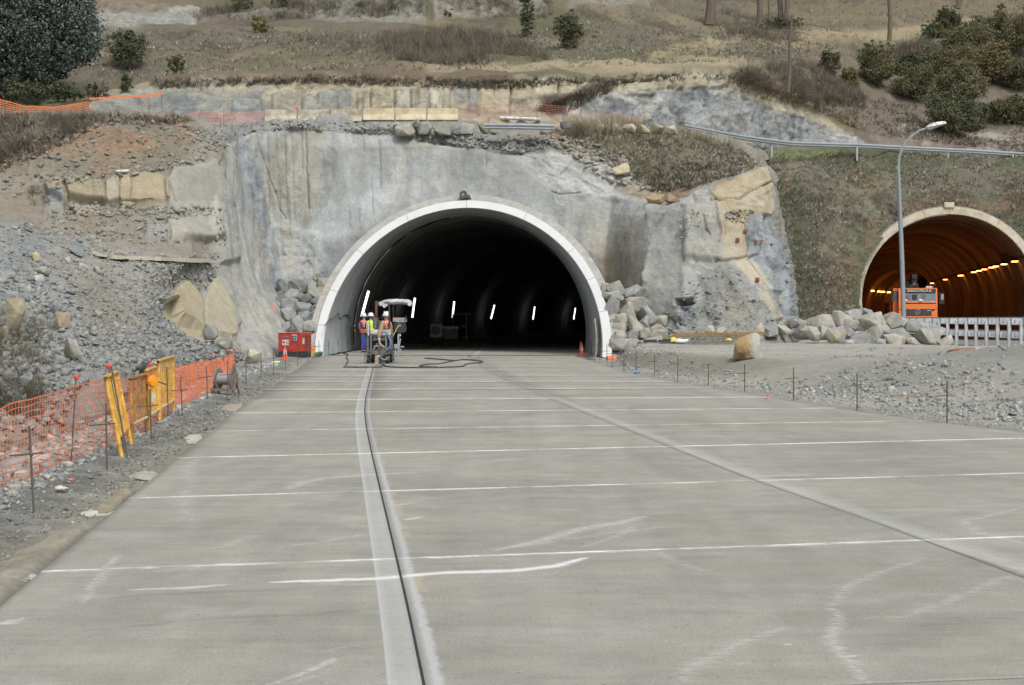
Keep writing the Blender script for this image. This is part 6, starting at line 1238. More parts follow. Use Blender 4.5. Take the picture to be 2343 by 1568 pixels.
for x, y in ((722,745),(735,731),(750,729),(768,716),(775,730),(795,722),(805,724),(817,730),(822,732)):
    q = W(x, y, 74+(x-722)*.115); dx, dz = q.x-TX, q.z-TZ; k = 5.80/math.hypot(dx, dz); cb.append(Vector((TX+dx*k, q.y, TZ+dz*k)))
tubeobj('wall_cable', cb, .022, m_rub_, 'black cable hanging in loops along the white portal wall', 'cable', 6, 4)
q = cb[6]; o = MB().box((0, 0, 0), (.08, 1.1, .10)).build('cable_bracket', m_blk); o.location = q; tag(o, 'short dark bracket holding the cable on the white portal wall', 'bracket')
t = empty('timber_prop', W(806, 752, 86.5), 0, 'dark timber bracket with a leaning post at the joint of the portal wall', 'prop'); MB().box((-.1, 0, .02), (.85, .3, .14)).build('arm', mat('dark_timber', T(92,86,78), .9, var=.2), t); MB().box((.25, .1, -.35), (.14, .2, 1.15), Matrix.Rotation(-.08, 3, 'Y')).build('post', M['dark_timber'], t)
# boards inside the right portal foot
t = empty('leaning_boards', (TX+5.3, 72.3, -.05), 0, 'long pale boards leaning inside the right foot of the portal', 'boards')
for k in range(5):
    a = math.radians(-10+0*k); mb = MB(); P_ = [(TX+5.66*math.cos(b), TZ+5.66*math.sin(b)) for b in np.radians(np.linspace(-9, 7, 5))]; y = 72.3+k*.42; b_ = t.location
    for (x0, z0), (x1, z1) in zip(P_[:-1], P_[1:]): mb.box(((x0+x1)/2-b_.x-.04*k*0, y-b_.y+(z0*.9), (z0+z1)/2-b_.z), (.05, .26, math.hypot(x1-x0, z1-z0)*1.05), Matrix.Rotation(math.atan2(x1-x0, z1-z0), 3, 'Y'))
    mb.build('board', mat('pale_board', T(182,176,162), .85, var=.12, vs=3), t)
# small litter by the right boulders
for (x, y, w_, h_, lab, c_) in ((1487,781,.55,.12,'black tray lying left by the right boulders',(40,40,42)),(1514,781,.28,.11,'smallest black tray between the other two',(40,40,42)),(1531,781,.55,.15,'black tray beside the yellow helmet',(40,42,46))):
    o = MB().box((0, 0, h_/2), (w_, .4, h_), taper=.92).build('black_tray', mat('tray_%d' % int(x), T(*c_), .6)); o.location = W(x, y+3, 70.5); tag(o, lab, 'tray', 'black trays at the boulder foot')
t = empty('helmet', W(1540, 782, 70.4), 0, 'yellow safety helmet lying beside a white rag at the boulder foot', 'helmet'); MB().lathe([(.16, 0), (.15, .05), (.12, .13), (.06, .17), (.01, .18)], (0, 0, 0), 14).build('shell', mat('yellow_plastic', T(240,214,80), .4), t); MB().box((.1, -.1, .01), (.22, .12, .015)).build('brim', M['yellow_plastic'], t)
def rag(px, py, d, s, col, label, cat='rag', name='rag', z=.04, on=None):
    r = rng; V, F = ICO[2]; P = V.copy(); P[:, 2] *= .35; P *= (1+.95*fbm(P+px, 1.6, 4, int(px) % 9))[:, None]; P = P*s; P[:, 2] += z
    o = link(name, np_mesh(name, P, F, smooth=True), mat('cloth_%d_%d_%d' % col, T(*col), .8, var=.05)); o.location = W(px, py, d) if on is None else on; return tag(o, label, cat)
rag(1555, 783, 70.3, .28, (226,228,230), 'white crumpled rag beside the yellow helmet'); rag(1668, 781, 70, .15, (238,214,96), 'yellow rag near the steel bars'); rag(1457, 857, 47, .09, (70,120,196), 'blue scrap at the foot of the dirt bank', 'litter', 'litter'); rag(632, 833, 62, .17, (206,250,160), 'fluorescent green plastic scrap left of the traffic cone', 'litter', 'litter')
rag(1563, 905, 34, .05, (244,140,120), 'pinkish orange scrap on the right roadside', 'litter', 'litter', on=G(1755,916,.02)); rag(240, 1116, 15, .03, (240,120,90), 'tiny orange scrap in the left gravel', 'litter', 'litter', on=G(162,1107,.01)); rag(230, 1138, 15, .06, (210,204,186), 'white torn sheet in the left gravel', 'litter', 'litter', on=G(139,1128,.0))
t = empty('cement_block', W(617, 846, 57), .2, 'pale perforated block lying before the buff boulder', 'block'); MB().box((0, 0, .1), (.5, .2, .2)).build('body', mat('pale_block', T(198,196,186), .9), t)
for x in (-.15, -.03, .09): MB().box((x, -.101, .12), (.06, .004, .08)).build('hole', m_blk, t)
# steel bars / boards stacked behind
t = empty('bar_stack', W(1640, 775, 71.3), .06, 'stack of rusty reinforcing bars and a board lying before the right rock', 'steel bars')
for k in range(9): MB().cyl((-2.0+.2*(k % 3), .12*k-.5, .10+.05*(k % 3)), (2.0-.25*(k % 2), .12*k-.4, .16+.05*(k % 3)), .022, n=5).build('bar', mat('bar_rust', T(150,128,92), .9, var=.2), t)
MB().box((-.3, -.6, .06), (3.6, .25, .05)).build('board', m_wood, t)
o = MB().box((0, 0, 0), (3.0, 1.3, .02)).build('sand_sheet', mat('sheet', T(206,190,150), .9)); bpy.data.objects.remove(o)
p = G(2208, 820, .55); rr = rag(2208, 820, p.y, .42, (160,102,70), 'small heap of reddish earth on the right platform', 'heap', 'earth_heap', .12, on=p)
# ---- upper terrace: barrier blocks, pipe, steel beam, guardrail
m_jb = [mat('barrier_block_grey', T(198,192,174), .9, var=.1, vs=3, dirt=T(150,142,122), ds=2.5), mat('barrier_block_cream', T(214,202,172), .9, var=.08, vs=3, dirt=T(188,172,140), ds=2, dv=.3)]
bl_ = [(606,680,0,'greyish barrier block at the left end of the row beside the orange mesh'),(681,755,0,'greyish barrier block with a red tag on its left end'),(756,829,0,'greyish barrier block, third from the left'),(831,903,1,'creamiest barrier block, fourth from the left'),(905,976,1,'cream barrier block, second from the right end'),(977,1048,1,'cream barrier block at the right end of the row')]
for i, (x0, x1, k, lab) in enumerate(bl_):
    d = 88.3; y0, y1 = (252, 280) if k == 0 else (249, 277); a, b = W(x0+.6, y1, d), W(x1-.6, y1, d); h = (y1-y0)*d/FOC; L = b.x-a.x
    o = MB().prism([(-.30, 0), (.30, 0), (.28, .08), (.16, h*.5), (.13, h), (-.13, h), (-.16, h*.5), (-.28, .08)], 0, L, 'x').build('barrier_block', m_jb[k], None, bevel=.02); o.location = (a.x, d, a.z); tag(o, lab, 'barrier', 'concrete barrier blocks on the terrace')
for x, c_ in ((679.5, 1), (755, 0)):
    q = W(x, 276, 89.6); t = empty('barrier_rod', q, 0, 'thin dark rod %s' % ('with a red tag between the first two barrier blocks' if c_ else 'between the second and third barrier blocks'), 'rod'); MB().cyl((0, 0, 0), (0, 0, .62), .018, n=5).build('rod', m_blk, t)
    if c_: MB().box((-.02, 0, .58), (.14, .05, .16)).build('tag', m_cap, t)
tubeobj('white_pipe', [W(1143,270,84.2), W(1190,272,84.1), W(1236,274,84.0)], .085, m_wht, 'white plastic pipe lying on the ochre blocks of the bench', 'pipe', 12, 2)
a, b = W(1107, 294, 83.6), W(1268, 296.5, 83.6); t = empty('steel_beam', a, 0, 'loose corrugated guardrail beam lying on the bench edge', 'beam'); L = b.x-a.x
prof = [(0,.0),(.03,.06),(.0,.10),(.0,.14),(.03,.18),(.0,.24)]
def wbeam(pts, name, m, parent, h=.31, dp=.08):
    P = [(0, 0), (.0, .02), (-dp, .07), (-dp, .11), (0, .145), (0, .165), (-dp, .20), (-dp, .24), (0, .29), (0, h)]; V = []; F = []
    for i, p in enumerate(pts):
        e = (pts[min(i+1, len(pts)-1)]-pts[max(i-1, 0)]); e.z = 0; e.normalize(); nx = Vector((e.y, -e.x, 0))*-1; nx = nx if nx.y > 0 else -nx
        for q in P: V.append(tuple(p+nx*q[0]+Vector((0, 0, q[1]))))
    n = len(P); F = [(i*n+k, (i+1)*n+k, (i+1)*n+k+1, i*n+k+1) for i in range(len(pts)-1) for k in range(n-1)]; F += [tuple(reversed(f)) for f in []]
    o = MB().add(V, F).build(name, m, parent); sm = o.modifiers.new('thick', 'SOLIDIFY'); sm.thickness = .006; return o
wbeam([Vector((0, 0, -.06)), Vector((L*.5, 0, -.07)), Vector((L, 0, -.11))], 'rail', m_steel, t)
gr = [(1565,297,97),(1600,303,98),(1650,313,99.5),(1700,322,101),(1760,330,103),(1810,336,104.5),(1880,338,106),(1950,340,107),(2030,344,108.5),(2130,349,110),(2230,354,111.5),(2342,361,113),(2480,370,115)]
gp_ = [W(x, y-5, d-.5) for x, y, d in gr]; t = empty('guardrail', gp_[0], 0, 'galvanised guardrail running along the road above the grassy embankment', 'guardrail'); o0 = gp_[0].copy()
wbeam([p-o0-Vector((0, 0, .12)) for p in gp_], 'rail', m_steel, t); up = [(1765,333,103.2),(1960,341,107),(2168,352,110.5),(2375,364,113.4),(1672,318,100)]
for x, y, d in up: q = W(x, y, d-.4)-o0; MB().box((q.x, q.y, q.z-.3), (.10, .10, .85)).build('post', m_steel, t)
# ---- lamp post
b = W(2067.5, 752, 88); t = empty('street_lamp', b, 0, 'tall grey street lamp with a curved arm and white head above the boulders', 'street lamp')
def L_(px, py): q = W(px, py, 88)-b; return (q.x, 0, q.z)
mb = MB(); mb.tube([L_(2067.5,760), L_(2063,600), L_(2059,500), L_(2056.5,430), L_(2055,385), L_(2057,360), L_(2066,335), L_(2082,315), L_(2102,300), L_(2122,293), L_(2128,291)], [.125,.12,.105,.09,.08,.07,.06,.055,.05,.05,.05], 12, 4); mb.build('pole', mat('lamp_post_grey', T(150,158,162), .5, metal=.1, var=.05, vs=3), t, smooth=True)
q = L_(2141, 288); mb = MB(); c_ = Vector(q); ro = Matrix.Rotation(-.20, 3, 'Y'); V = []
for x, w2, zt, zb in ((-.52, .10, .06, -.06), (-.36, .18, .12, -.15), (0, .24, .17, -.11), (.34, .2, .15, -.04), (.52, .07, .09, .01)):
    for y_, z_ in ((-w2, 0), (-w2*.6, zt), (w2*.6, zt), (w2, 0), (w2*.5, zb), (-w2*.5, zb)): V.append(c_+ro @ Vector((x, y_, z_)))
F = [(6*i+k, 6*i+(k+1) % 6, 6*i+6+(k+1) % 6, 6*i+6+k) for i in range(4) for k in range(6)]+[(5,4,3,2,1,0),(24,25,26,27,28,29)]; mb.add(V, F); mb.build('lamp_head', m_wht, t, smooth=True)
MB().box((L_(2053.5,384)[0], 0, L_(2053.5,384)[2]), (.10, .1, .16)).build('junction_box', m_wht, t)
# ---- white roadside barrier
t = empty('roadside_barrier', (20.68, 71, .28), 0, 'white double steel barrier with many posts beside the second road', 'guardrail'); m_wb = mat('barrier_white_steel', T(204,210,214), .5, var=.05, vs=2, dirt=T(176,180,182), ds=2)
def bxy(s): return Vector((.035*s, s, 0))
for k in range(-3, 16):
    c = bxy(2.0*k); MB().box((c.x, c.y, .58), (.14, .10, 1.20)).build('post', m_wb, t)
    for z in (.60, 1.17):
        bk = MB().box((c.x+.30, c.y-.02, z), (.46, .22, .26), bev=0).build('spacer', m_wb, t)
        if k < 6:
            for zz in (-.05, .05): MB().cyl((c.x+.2, c.y-.13, z+zz), (c.x+.2, c.y-.145, z+zz), .022, n=6).build('bolt', m_blk, bk)
for z in (.44, 1.01):
    pts = [bxy(2.0*k)+Vector((.58, 0, z)) for k in range(-4, 17)]
    P = [(0, 0), (.0, .03), (.08, .08), (.08, .13), (0, .165), (0, .185), (.08, .22), (.08, .27), (0, .31), (0, .34)]; V = []; n = len(P)
    for p in pts: V += [(p.x+q[0], p.y, p.z+q[1]) for q in P]
    o = MB().add(V, [(i*n+k, (i+1)*n+k, (i+1)*n+k+1, i*n+k+1) for i in range(len(pts)-1) for k in range(n-1)]).build('rail', m_wb, t); sm = o.modifiers.new('thick', 'SOLIDIFY'); sm.thickness = .006
# ---- tyre-like reel on the crown, rock bolts, pipe on ledge
p = W(1061, 452, 82.4); t = empty('fan_unit', p, 0, 'black round fan like unit sitting on the crown of the first portal', 'fan'); MB().cyl((-.02, -.15, .12), (-.02, .12, .12), .19, n=20).build('housing', m_rub_, t); MB().cyl((-.04, -.17, .12), (-.04, -.152, .12), .06, n=14).build('hub', m_steel, t); MB().cyl((-.04, -.175, .12), (-.04, -.171, .12), .03, n=12).build('hub_hole', m_blk, t); MB().box((.2, 0, .04), (.28, .2, .16), taper=.5).build('bracket', m_blk, t)
p = spot(440, 650); t = tubeobj('drain_pipe', [spot(268,397)+Vector((0,-.15,.10)), spot(268,397)+Vector((.25,-.1,.12)), spot(268,397)+Vector((.5,-.05,.13))], .06, m_wht, 'short white pipe lying on the ledge above the ochre rock', 'pipe', 10, 1)
m_rust = mat('rust_plate', T(124,84,68), .9, var=.2)
for i, (x, y, k, lab) in enumerate(((1686,551,1,'rusty square rock bolt plate on the ochre slab, lower left one'),(1704,531,1,'rusty rock bolt plate on the ochre slab, upper right one'),(1732,641,1,'rusty rock bolt plate low on the pale ochre slab'),(1741,552,0,'red painted rock bolt on the grey rock'),(1800,528,0,'thin rock bolt cross high on the grey rock edge'),(1727,553,0,'rock bolt cross on the grey rock beside the ochre slab'),(1800,601,0,'small rock bolt near the right edge of the grey rock'),(1801,644,0,'lowest rock bolt on the right edge of the grey rock'),(1763,560,0,'rock bolt in the middle of the grey rock'))):
    q = spot(x, y); t = empty('rock_bolt', (q.x, q.y-.12, q.z), 0, lab, 'rock bolt', 'rock bolts in the right rock'); s_ = .085 if k else .04
    MB().box((0, 0, 0), (s_*2, .03, s_*2.4)).build('plate', m_rust if i != 3 else m_cap, t); MB().cyl((0, .1, 0), (.02, -.25, -.02), .018, n=6).build('bar', m_rust, t); 
    if not k: MB().cyl((-.2, -.05, .03), (.2, -.05, -.03), .012, n=5).build('cross_pin', m_rust, t)
# concrete strip across the left slope
P_ = [(218,576),(250,582),(300,586),(360,590),(420,592),(485,594)]; q = [spot(x, y+4)+Vector((0, -.25, 0)) for x, y in P_]; b = q[0].copy(); mb = MB()
for i in range(len(q)-1):
    for s_ in range(4):
        a_, c_ = q[i].lerp(q[i+1], s_/4)-b, q[i].lerp(q[i+1], (s_+1)/4)-b; v = c_-a_; mb.box((a_+c_)/2+Vector((0, 0, random.uniform(-.02, .02))), (v.length*1.03, .5+random.uniform(-.1, .1), .13+random.uniform(-.03, .04)), Matrix.Rotation(math.atan2(v.y, v.x), 3, 'Z') @ Matrix.Rotation(-math.atan2(v.z, math.hypot(v.x, v.y)), 3, 'Y'))
o = mb.build('concrete_strip', mat('old_concrete', T(196,190,174), .9, var=.12, vs=5)); o.location = b; tag(o, 'long thin concrete strip lying across the left slope', 'concrete strip')

# mud and concrete spill along the left slab edge
def spill(px, py, wx, wy, h, col, label, cat, name, sd, rz=0):
    V, F = ICO[4]; P = V.copy(); P[:, 2] = np.maximum(P[:, 2], -.2); P *= (1+.55*fbm(P+sd, 1.8, 5, sd))[:, None]; P[:, 2] += .25*fbm(P*3+sd, 2, 4, sd+1); P = P*np.array([wx, wy, h]); n_ = fbm(P*8+sd, 1, 4, 3); c = np.tile(np.array(T(*col)), (len(P), 1))*(1+.25*n_[:, None])
    o = link(name, np_mesh(name, P, F, mute(c, .85), smooth=True), m_rub); q = G(px, py, 0); o.location = (float(XL(q.y))-wx*1.0, q.y, -.03); o.rotation_euler = (0, 0, rz); tag(o, label, cat)
def ridge(y0, y1, w0, h, col, label):
    ny, nu = int((y1-y0)/.03), 26; Y = np.linspace(y0, y1, ny)[:, None]+np.zeros((1, nu)); u = np.linspace(0, 1, nu)[None, :]+np.zeros((ny, 1)); q = np.stack([Y, u*.5, u*0], -1); wv = w0*(1+.35*fbm(q, .9, 3, 5)); X = XL(Y)-.012-u*wv+.02*fbm(q, 6, 3, 6)
    tp_ = sstep(y0, y0+.6, Y)*sstep(y1, y1-.8, Y); Z = -.03+(h*np.sin(np.pi*np.clip(u*1.15, 0, 1))**.7*(1+.5*fbm(q*2, 1.5, 4, 7))+.03*fbm(q*6, 1.2, 5, 8, .7))*tp_; P = np.stack([X, Y, Z], -1).reshape(-1, 3); n_ = fbm(P*6, 1, 4, 3)[:, None]; c = np.array(T(*col))*(1+.3*n_); e = sstep(.22, .05, u.reshape(-1))[:, None]; c = c*(1-e*.55)+np.array(T(104,106,100))*e*.55
    o = link('mud_ridge', np_mesh('mud_ridge', P, quads(ny, nu), mute(c, .9)), m_rub); tag(o, label, 'mud')
ridge(9.0, 13.6, .36, .045, (148,142,126), 'long tan mud ridge pressed against the slab edge nearest to the camera'); ridge(13.9, 16.4, .24, .045, (150,142,120), 'shorter brown mud ridge along the slab edge beyond the pale spill')
spill(222, 1165, .14, .3, .02, (204,200,188), 'pale concrete spill beside the slab edge next to the brown mud ridge', 'concrete spill', 'concrete_spill', 7)
spill(20, 1325, .30, .45, .03, (196,190,180), 'pinkish white concrete spill at the left photo edge', 'concrete spill', 'concrete_spill', 9)
spill(318, 1085, .13, .6, .03, (176,170,154), 'brownish pale concrete spill below the rusty barrier', 'concrete spill', 'concrete_spill', 11, .2)
spill(430, 1000, .14, .8, .03, (190,186,174), 'pale strip of spilled concrete along the middle of the slab edge', 'concrete spill', 'concrete_spill', 13, .16)
spill(520, 930, .18, 1.4, .035, (168,160,142), 'thin spill of concrete along the slab edge near the cable reel', 'concrete spill', 'concrete_spill', 15, .13)
# ================================================================ PEOPLE
def skin(name, V, E, m, parent, sub=1, root=0, sq=None):
    me = bpy.data.meshes.new(name); me.from_pydata([v[:3] for v in V], E, []); o = link(name, me, m, parent)
    md = o.modifiers.new('skin', 'SKIN')
    for i, v in enumerate(V): r = v[3]; me.skin_vertices[0].data[i].radius = (r, r*(sq[i] if sq else 1)) if not isinstance(r, tuple) else r; me.skin_vertices[0].data[i].use_root = (i == root)
    md.branch_smoothing = .6; md.use_smooth_shade = True; s = o.modifiers.new('sub', 'SUBSURF'); s.levels = s.render_levels = sub; return o
m_skin = mat('skin', T(196,150,124), .6, var=.06); m_navy = mat('navy_cloth', T(62,72,150,1.1), .85, var=.12, vs=9, bump=.2); m_dark = mat('dark_cloth', T(58,66,82), .85, var=.12, vs=9); m_hvo = mat('hi_vis_orange', T(255,126,66,1.25), .6, var=.04); m_hvo.node_tree.nodes['Principled BSDF'].inputs['Emission Strength'].default_value = 0
m_hvy = mat('hi_vis_yellow', T(214,250,60), .6, var=.04); m_ref = mat('reflective_tape', T(206,210,212), .35, var=.05); m_hat = mat('hard_hat_white', T(236,238,240), .35, var=.02); m_boot = mat('boot_leather', T(50,44,42), .7); m_hair = mat('dark_hair', T(44,36,32), .8)
def person(loc, rz, label, arms, cloth, vest, headyaw=0, legs=None, muffs=False, helmet_child=True):
    t = empty('person', loc, rz, label, 'person'); P = {}
    P['pel'] = (0, .01, .95, (.145, .11)); P['spi'] = (0, .02, 1.12, (.135, .105)); P['che'] = (0, .01, 1.33, (.165, .12)); P['nek'] = (0, -.005, 1.49, .058); P['hd0'] = (0, -.02, 1.58, (.07, .085)); P['hd1'] = (0, -.02, 1.67, (.078, .098)); P['hd2'] = (0, -.01, 1.74, (.06, .07)); P['nos'] = (0, -.118, 1.635, .012); 
    E = [('pel','spi'),('spi','che'),('che','nek'),('nek','hd0'),('hd0','hd1'),('hd1','hd2'),('hd1','nos')]
    for s, k in ((-1, 'L'), (1, 'R')):
        el, wr = arms[0 if s < 0 else 1]; sh = (s*.19, .01, 1.40)
        P['sh'+k] = (*sh, .06); P['el'+k] = (el[0], el[1], el[2], .044); P['wr'+k] = (wr[0], wr[1], wr[2], .030)
        d = (Vector(wr)-Vector(el)).normalized(); u = d.orthogonal().normalized(); w_ = d.cross(u); pm = Vector(wr)+d*.07; P['pa'+k] = (*pm, (.034, .022)); E += [('che','sh'+k),('sh'+k,'el'+k),('el'+k,'wr'+k),('wr'+k,'pa'+k)]
        for f_ in range(4):
            b = pm+d*.025+w_*(.022*(f_-1.5)); l = (.060, .072, .070, .054)[f_]; a = b+d*l*.55; c = a+d*l*.35-u*l*.35
            P['f%d%s' % (f_, k)] = (*b, .010); P['g%d%s' % (f_, k)] = (*a, .009); P['h%d%s' % (f_, k)] = (*c, .0075); E += [('pa'+k,'f%d%s' % (f_, k)),('f%d%s' % (f_, k),'g%d%s' % (f_, k)),('g%d%s' % (f_, k),'h%d%s' % (f_, k))]
        a = Vector(wr)+d*.035+w_*.035; c = a+d*.03+w_*.02-u*.01; P['t0'+k] = (*a, .012); P['t1'+k] = (*c, .009); E += [('wr'+k,'t0'+k),('t0'+k,'t1'+k)]
        kn, an = (legs or {}).get(k, ((s*.10, -.01, .50), (s*.105, .03, .09)))
        P['hp'+k] = (s*.085, .01, .86, .095); P['kn'+k] = (*kn, .062); P['an'+k] = (*an, .045); P['to'+k] = (an[0]+s*.015, an[1]-.15, .045, (.045, .035)); P['he'+k] = (an[0], an[1]+.03, .05, .04)
        E += [('pel','hp'+k),('hp'+k,'kn'+k),('kn'+k,'an'+k),('an'+k,'to'+k)]
        P.pop('he'+k)
    if headyaw:
        c, s_ = math.cos(headyaw), math.sin(headyaw)
        for k in ('hd0','hd1','hd2','nos'): x, y, z, r = P[k]; P[k] = (x*c-y*s_, x*s_+y*c, z, r)
    ks = list(P); ix = {k: i for i, k in enumerate(ks)}; skin('body', [P[k] for k in ks], [(ix[a], ix[b]) for a, b in E], m_skin, t, 1, 0)
    def grow(r, g): return (r[0]+g, r[1]+g) if isinstance(r, tuple) else r+g
    ck = ['pel','spi','che']+[q+s for s in 'LR' for q in ('sh','el','wr')]; cE = [e for e in E if e[0] in ck and e[1] in ck]; cV = [(*P[k][:3], grow(P[k][3], .017)) for k in ck]
    skin('jacket', cV, [(ck.index(a), ck.index(b)) for a, b in cE], cloth, t, 1, 0)
    ck = ['spi','pel']+[q+s for s in 'LR' for q in ('hp','kn','an')]; cE = [e for e in E if e[0] in ck and e[1] in ck]+[]; cV = [(*P[k][:3], grow(P[k][3], .02)) for k in ck]; cE = cE+[('pel','spi')] if ('pel','spi') not in cE else cE
    skin('trousers', cV, [(ck.index(a), ck.index(b)) for a, b in cE], cloth, t, 1, 1)
    for s in 'LR': a, b = P['an'+s], P['to'+s]; skin('boot', [(a[0], a[1], a[2]+.02, .055), (a[0], a[1], .06, .055), (b[0], b[1]-.02, .048, (.052, .042))], [(0, 1), (1, 2)], m_boot, t, 1)
    if vest:
        mb = MB(); n = 20; V = []; Rr = [(.90, .185, .155), (1.0, .178, .15), (1.12, .172, .142), (1.25, .19, .15), (1.36, .20, .15), (1.42, .19, .135), (1.465, .13, .10), (1.48, .085, .075)]
        for z, a, b in Rr:
            for k in range(n): q = 2*math.pi*k/n; V.append((a*math.cos(q)*(1+.03*math.sin(3*q+z*20)), .012+b*math.sin(q), z))
        mb.add(V, [(i*n+k, i*n+(k+1) % n, (i+1)*n+(k+1) % n, (i+1)*n+k) for i in range(len(Rr)-1) for k in range(n)]); vo = mb.build('vest', vest, t, smooth=True); vo.modifiers.new('thick', 'SOLIDIFY').thickness = .008
        for z, a, b in ((1.05, .181, .152), (1.12, .178, .149)):
            m2 = MB(); V = [(a*math.cos(2*math.pi*k/n)*(1+.03*math.sin(3*2*math.pi*k/n+zz*20)), .012+b*math.sin(2*math.pi*k/n), zz) for zz in (z-.022, z+.022) for k in range(n)]
            if z == 1.05: m2.add(V, [(k, (k+1) % n, n+(k+1) % n, n+k) for k in range(n)]).build('reflective_band', m_ref, vo)
        for s in (-1, 1): m2 = MB(); m2.tube([(s*.10, -.150, 1.08), (s*.105, -.158, 1.25), (s*.11, -.145, 1.38), (s*.11, -.05, 1.485), (s*.11, .08, 1.45), (s*.105, .17, 1.3), (s*.10, .168, 1.08)], .014, 4, 3); m2.build('reflective_strap', m_ref, vo)
    h = empty('hat_pivot') if False else None
    c, s_ = math.cos(headyaw), math.sin(headyaw)
    mb = MB(); mb.lathe([(.128, 0), (.127, .04), (.112, .095), (.075, .135), (.03, .15), (.005, .152)], (0, -.01, 1.675), 18); br = [(.0, 0)]; mb.lathe([(.128, -.004), (.142, -.006), (.144, .004), (.128, .012)], (0, -.01, 1.675), 18)
    mb.prism([(-.10, -.10), (.10, -.10), (.085, -.165), (0, -.19), (-.085, -.165)], 1.668, 1.680, 'z'); mb.box((0, -.01, 1.825), (.03, .19, .02)); ho = mb.build('hard_hat', m_hat, t, smooth=True); ho.rotation_euler = (0, 0, headyaw)
    hr = MB(); hr.lathe([(.088, -.04), (.102, .0), (.104, .04)], (0, .012, 1.65), 14); o = hr.build('hair', m_hair, t, smooth=True); o.scale = (.9, .95, 1); o.location = (0, .01, 0); o.rotation_euler = (0, 0, headyaw)
    for s in (-1, 1):
        e = MB().ball((s*.032, -.106, 1.665), .011, 8, 5).build('eye', m_hair, t); e.rotation_euler = (0, 0, headyaw); e = MB().ball((s*.092, -.01, 1.64), (.012, .02, .03), 8, 5).build('ear', m_skin, t); e.rotation_euler = (0, 0, headyaw)
        if muffs: e = MB().cyl((s*.10, -.01, 1.65), (s*.145, -.01, 1.65), .042, n=12).build('ear_muff', mat('muff_grey', T(150,152,156), .5), t); e.rotation_euler = (0, 0, headyaw)
    e = MB().box((0, -.108, 1.598), (.05, .012, .010)).build('mouth', mat('lips', T(160,100,88), .6), t); e.rotation_euler = (0, 0, headyaw)
    return t
PI = math.pi
p = W(831.5, 801.5, 80.5); p.z = 0; person(p, 1.15, 'worker in orange vest and navy overalls with a white helmet standing by the tunnel wall', [((-.26,-.10,1.15),(-.08,-.30,1.10)), ((.25,-.08,1.14),(.10,-.32,1.16))], m_navy, m_hvo, .25)
p = W(848, 800, 75.5); p.z = 0; person(p, 2.7, 'worker in fluorescent yellow vest, mostly hidden behind the machine', [((-.26,-.02,1.13),(-.18,-.22,1.02)), ((.26,-.05,1.13),(.16,-.28,1.08))], m_dark, m_hvy, .3, muffs=True)
p = W(884, 800, 66.2); p.z = 0; person(p, -.9, 'worker in orange vest and dark jacket operating the cutting machine', [((-.27,-.12,1.15),(-.16,-.36,1.10)), ((.26,-.12,1.14),(.12,-.36,1.08))], m_dark, m_hvo, -.35, muffs=True)
# ================================================================ CUTTING MACHINE
k_ = .001876; mp = G(868, 832); mac = empty('road_cutting_machine', mp, 0, 'grey and white road cutting machine with a rolled white canopy on the joint', 'machine')
def X(zx): return (zx-760)*k_*1.0
def Z(zy): return (1450-zy)*k_
def bz(x0, x1, y0, y1, d0, d1, name, m, par=mac, bev=.006): return MB().bb(X(x0), X(x1), d0, d1, Z(y1), Z(y0)).build(name, m, par, bevel=bev)
def tz(pts, r, name, m, par=mac, n=7, sm=4): mb = MB(); mb.tube([(X(a), d, Z(b)) for a, b, d in pts], r, n, sm); return mb.build(name, m, par, smooth=True)
for x, d in ((548, .05), (905, .05), (560, 1.7), (900, 1.7)):
    w_ = MB().cyl((X(x)-.065, d+.15, .145), (X(x)+.065, d+.15, .145), .145, n=20).build('wheel', m_rub_, mac); MB().cyl((X(x)-.07, d+.15, .145), (X(x)+.07, d+.15, .145), .06, n=12).build('rim', m_dsteel, w_)
bz(520, 562, 935, 1290, 0, .10, 'frame_post', m_dsteel); bz(868, 905, 935, 1215, .0, .1, 'frame_post', m_dsteel); bz(520, 960, 930, 952, -.02, .12, 'cross_member', m_dsteel); bz(575, 885, 1205, 1285, -.10, .05, 'front_tray', m_dsteel); bz(630, 870, 960, 1030, .02, .2, 'front_panel', m_dsteel)
bz(540, 940, 1180, 1290, .1, 2.0, 'chassis', m_dsteel); bz(560, 930, 930, 1180, .35, 1.9, 'engine_block', m_blk); bz(575, 955, 825, 930, .15, 1.7, 'hood', m_wht, bev=.02)
bz(598, 610, 945, 1190, -.03, 0, 'chrome_rod', m_steel, bev=0); bz(874, 886, 945, 1190, -.03, 0, 'chrome_rod', m_steel, bev=0); bz(541, 568, 720, 950, -.02, .03, 'white_post', m_wht); bz(568, 580, 660, 950, 0, .03, 'black_post', m_blk, bev=0)
MB().cyl((X(665), .6, Z(800)), (X(665), .6, Z(608)), .105, n=18).build('air_filter', mat('filter_grey', T(142,138,134), .5, metal=.3, var=.08), mac, bevel=.01); MB().cyl((X(668), .8, Z(800)), (X(668), .8, Z(292)), .047, n=12).build('exhaust_stack', mat('rusty_exhaust', T(132,84,70), .8, var=.2, vs=12), mac); MB().cyl((X(655), .8, Z(298)), (X(735), .8, Z(298)), .012).build('rain_cap', m_blk, mac)
bz(722, 770, 650, 930, .35, .55, 'control_box', m_dsteel); bz(620, 870, 597, 603, .3, .32, 'hand_rail', m_blk, bev=0)
tz([(800,600,.3),(810,650,.3),(830,680,.3)], .012, 'cable_loop', m_blk)
MB().bb(X(918), X(948), .20, .26, Z(920), Z(310)).build('canopy_post', m_blk, mac); MB().bb(X(952), X(966), 1.5, 1.54, Z(930), Z(340)).build('canopy_post', m_blk, mac); tz([(775,262,.2),(782,300,.2)], .01, 'canopy_pin', m_blk)
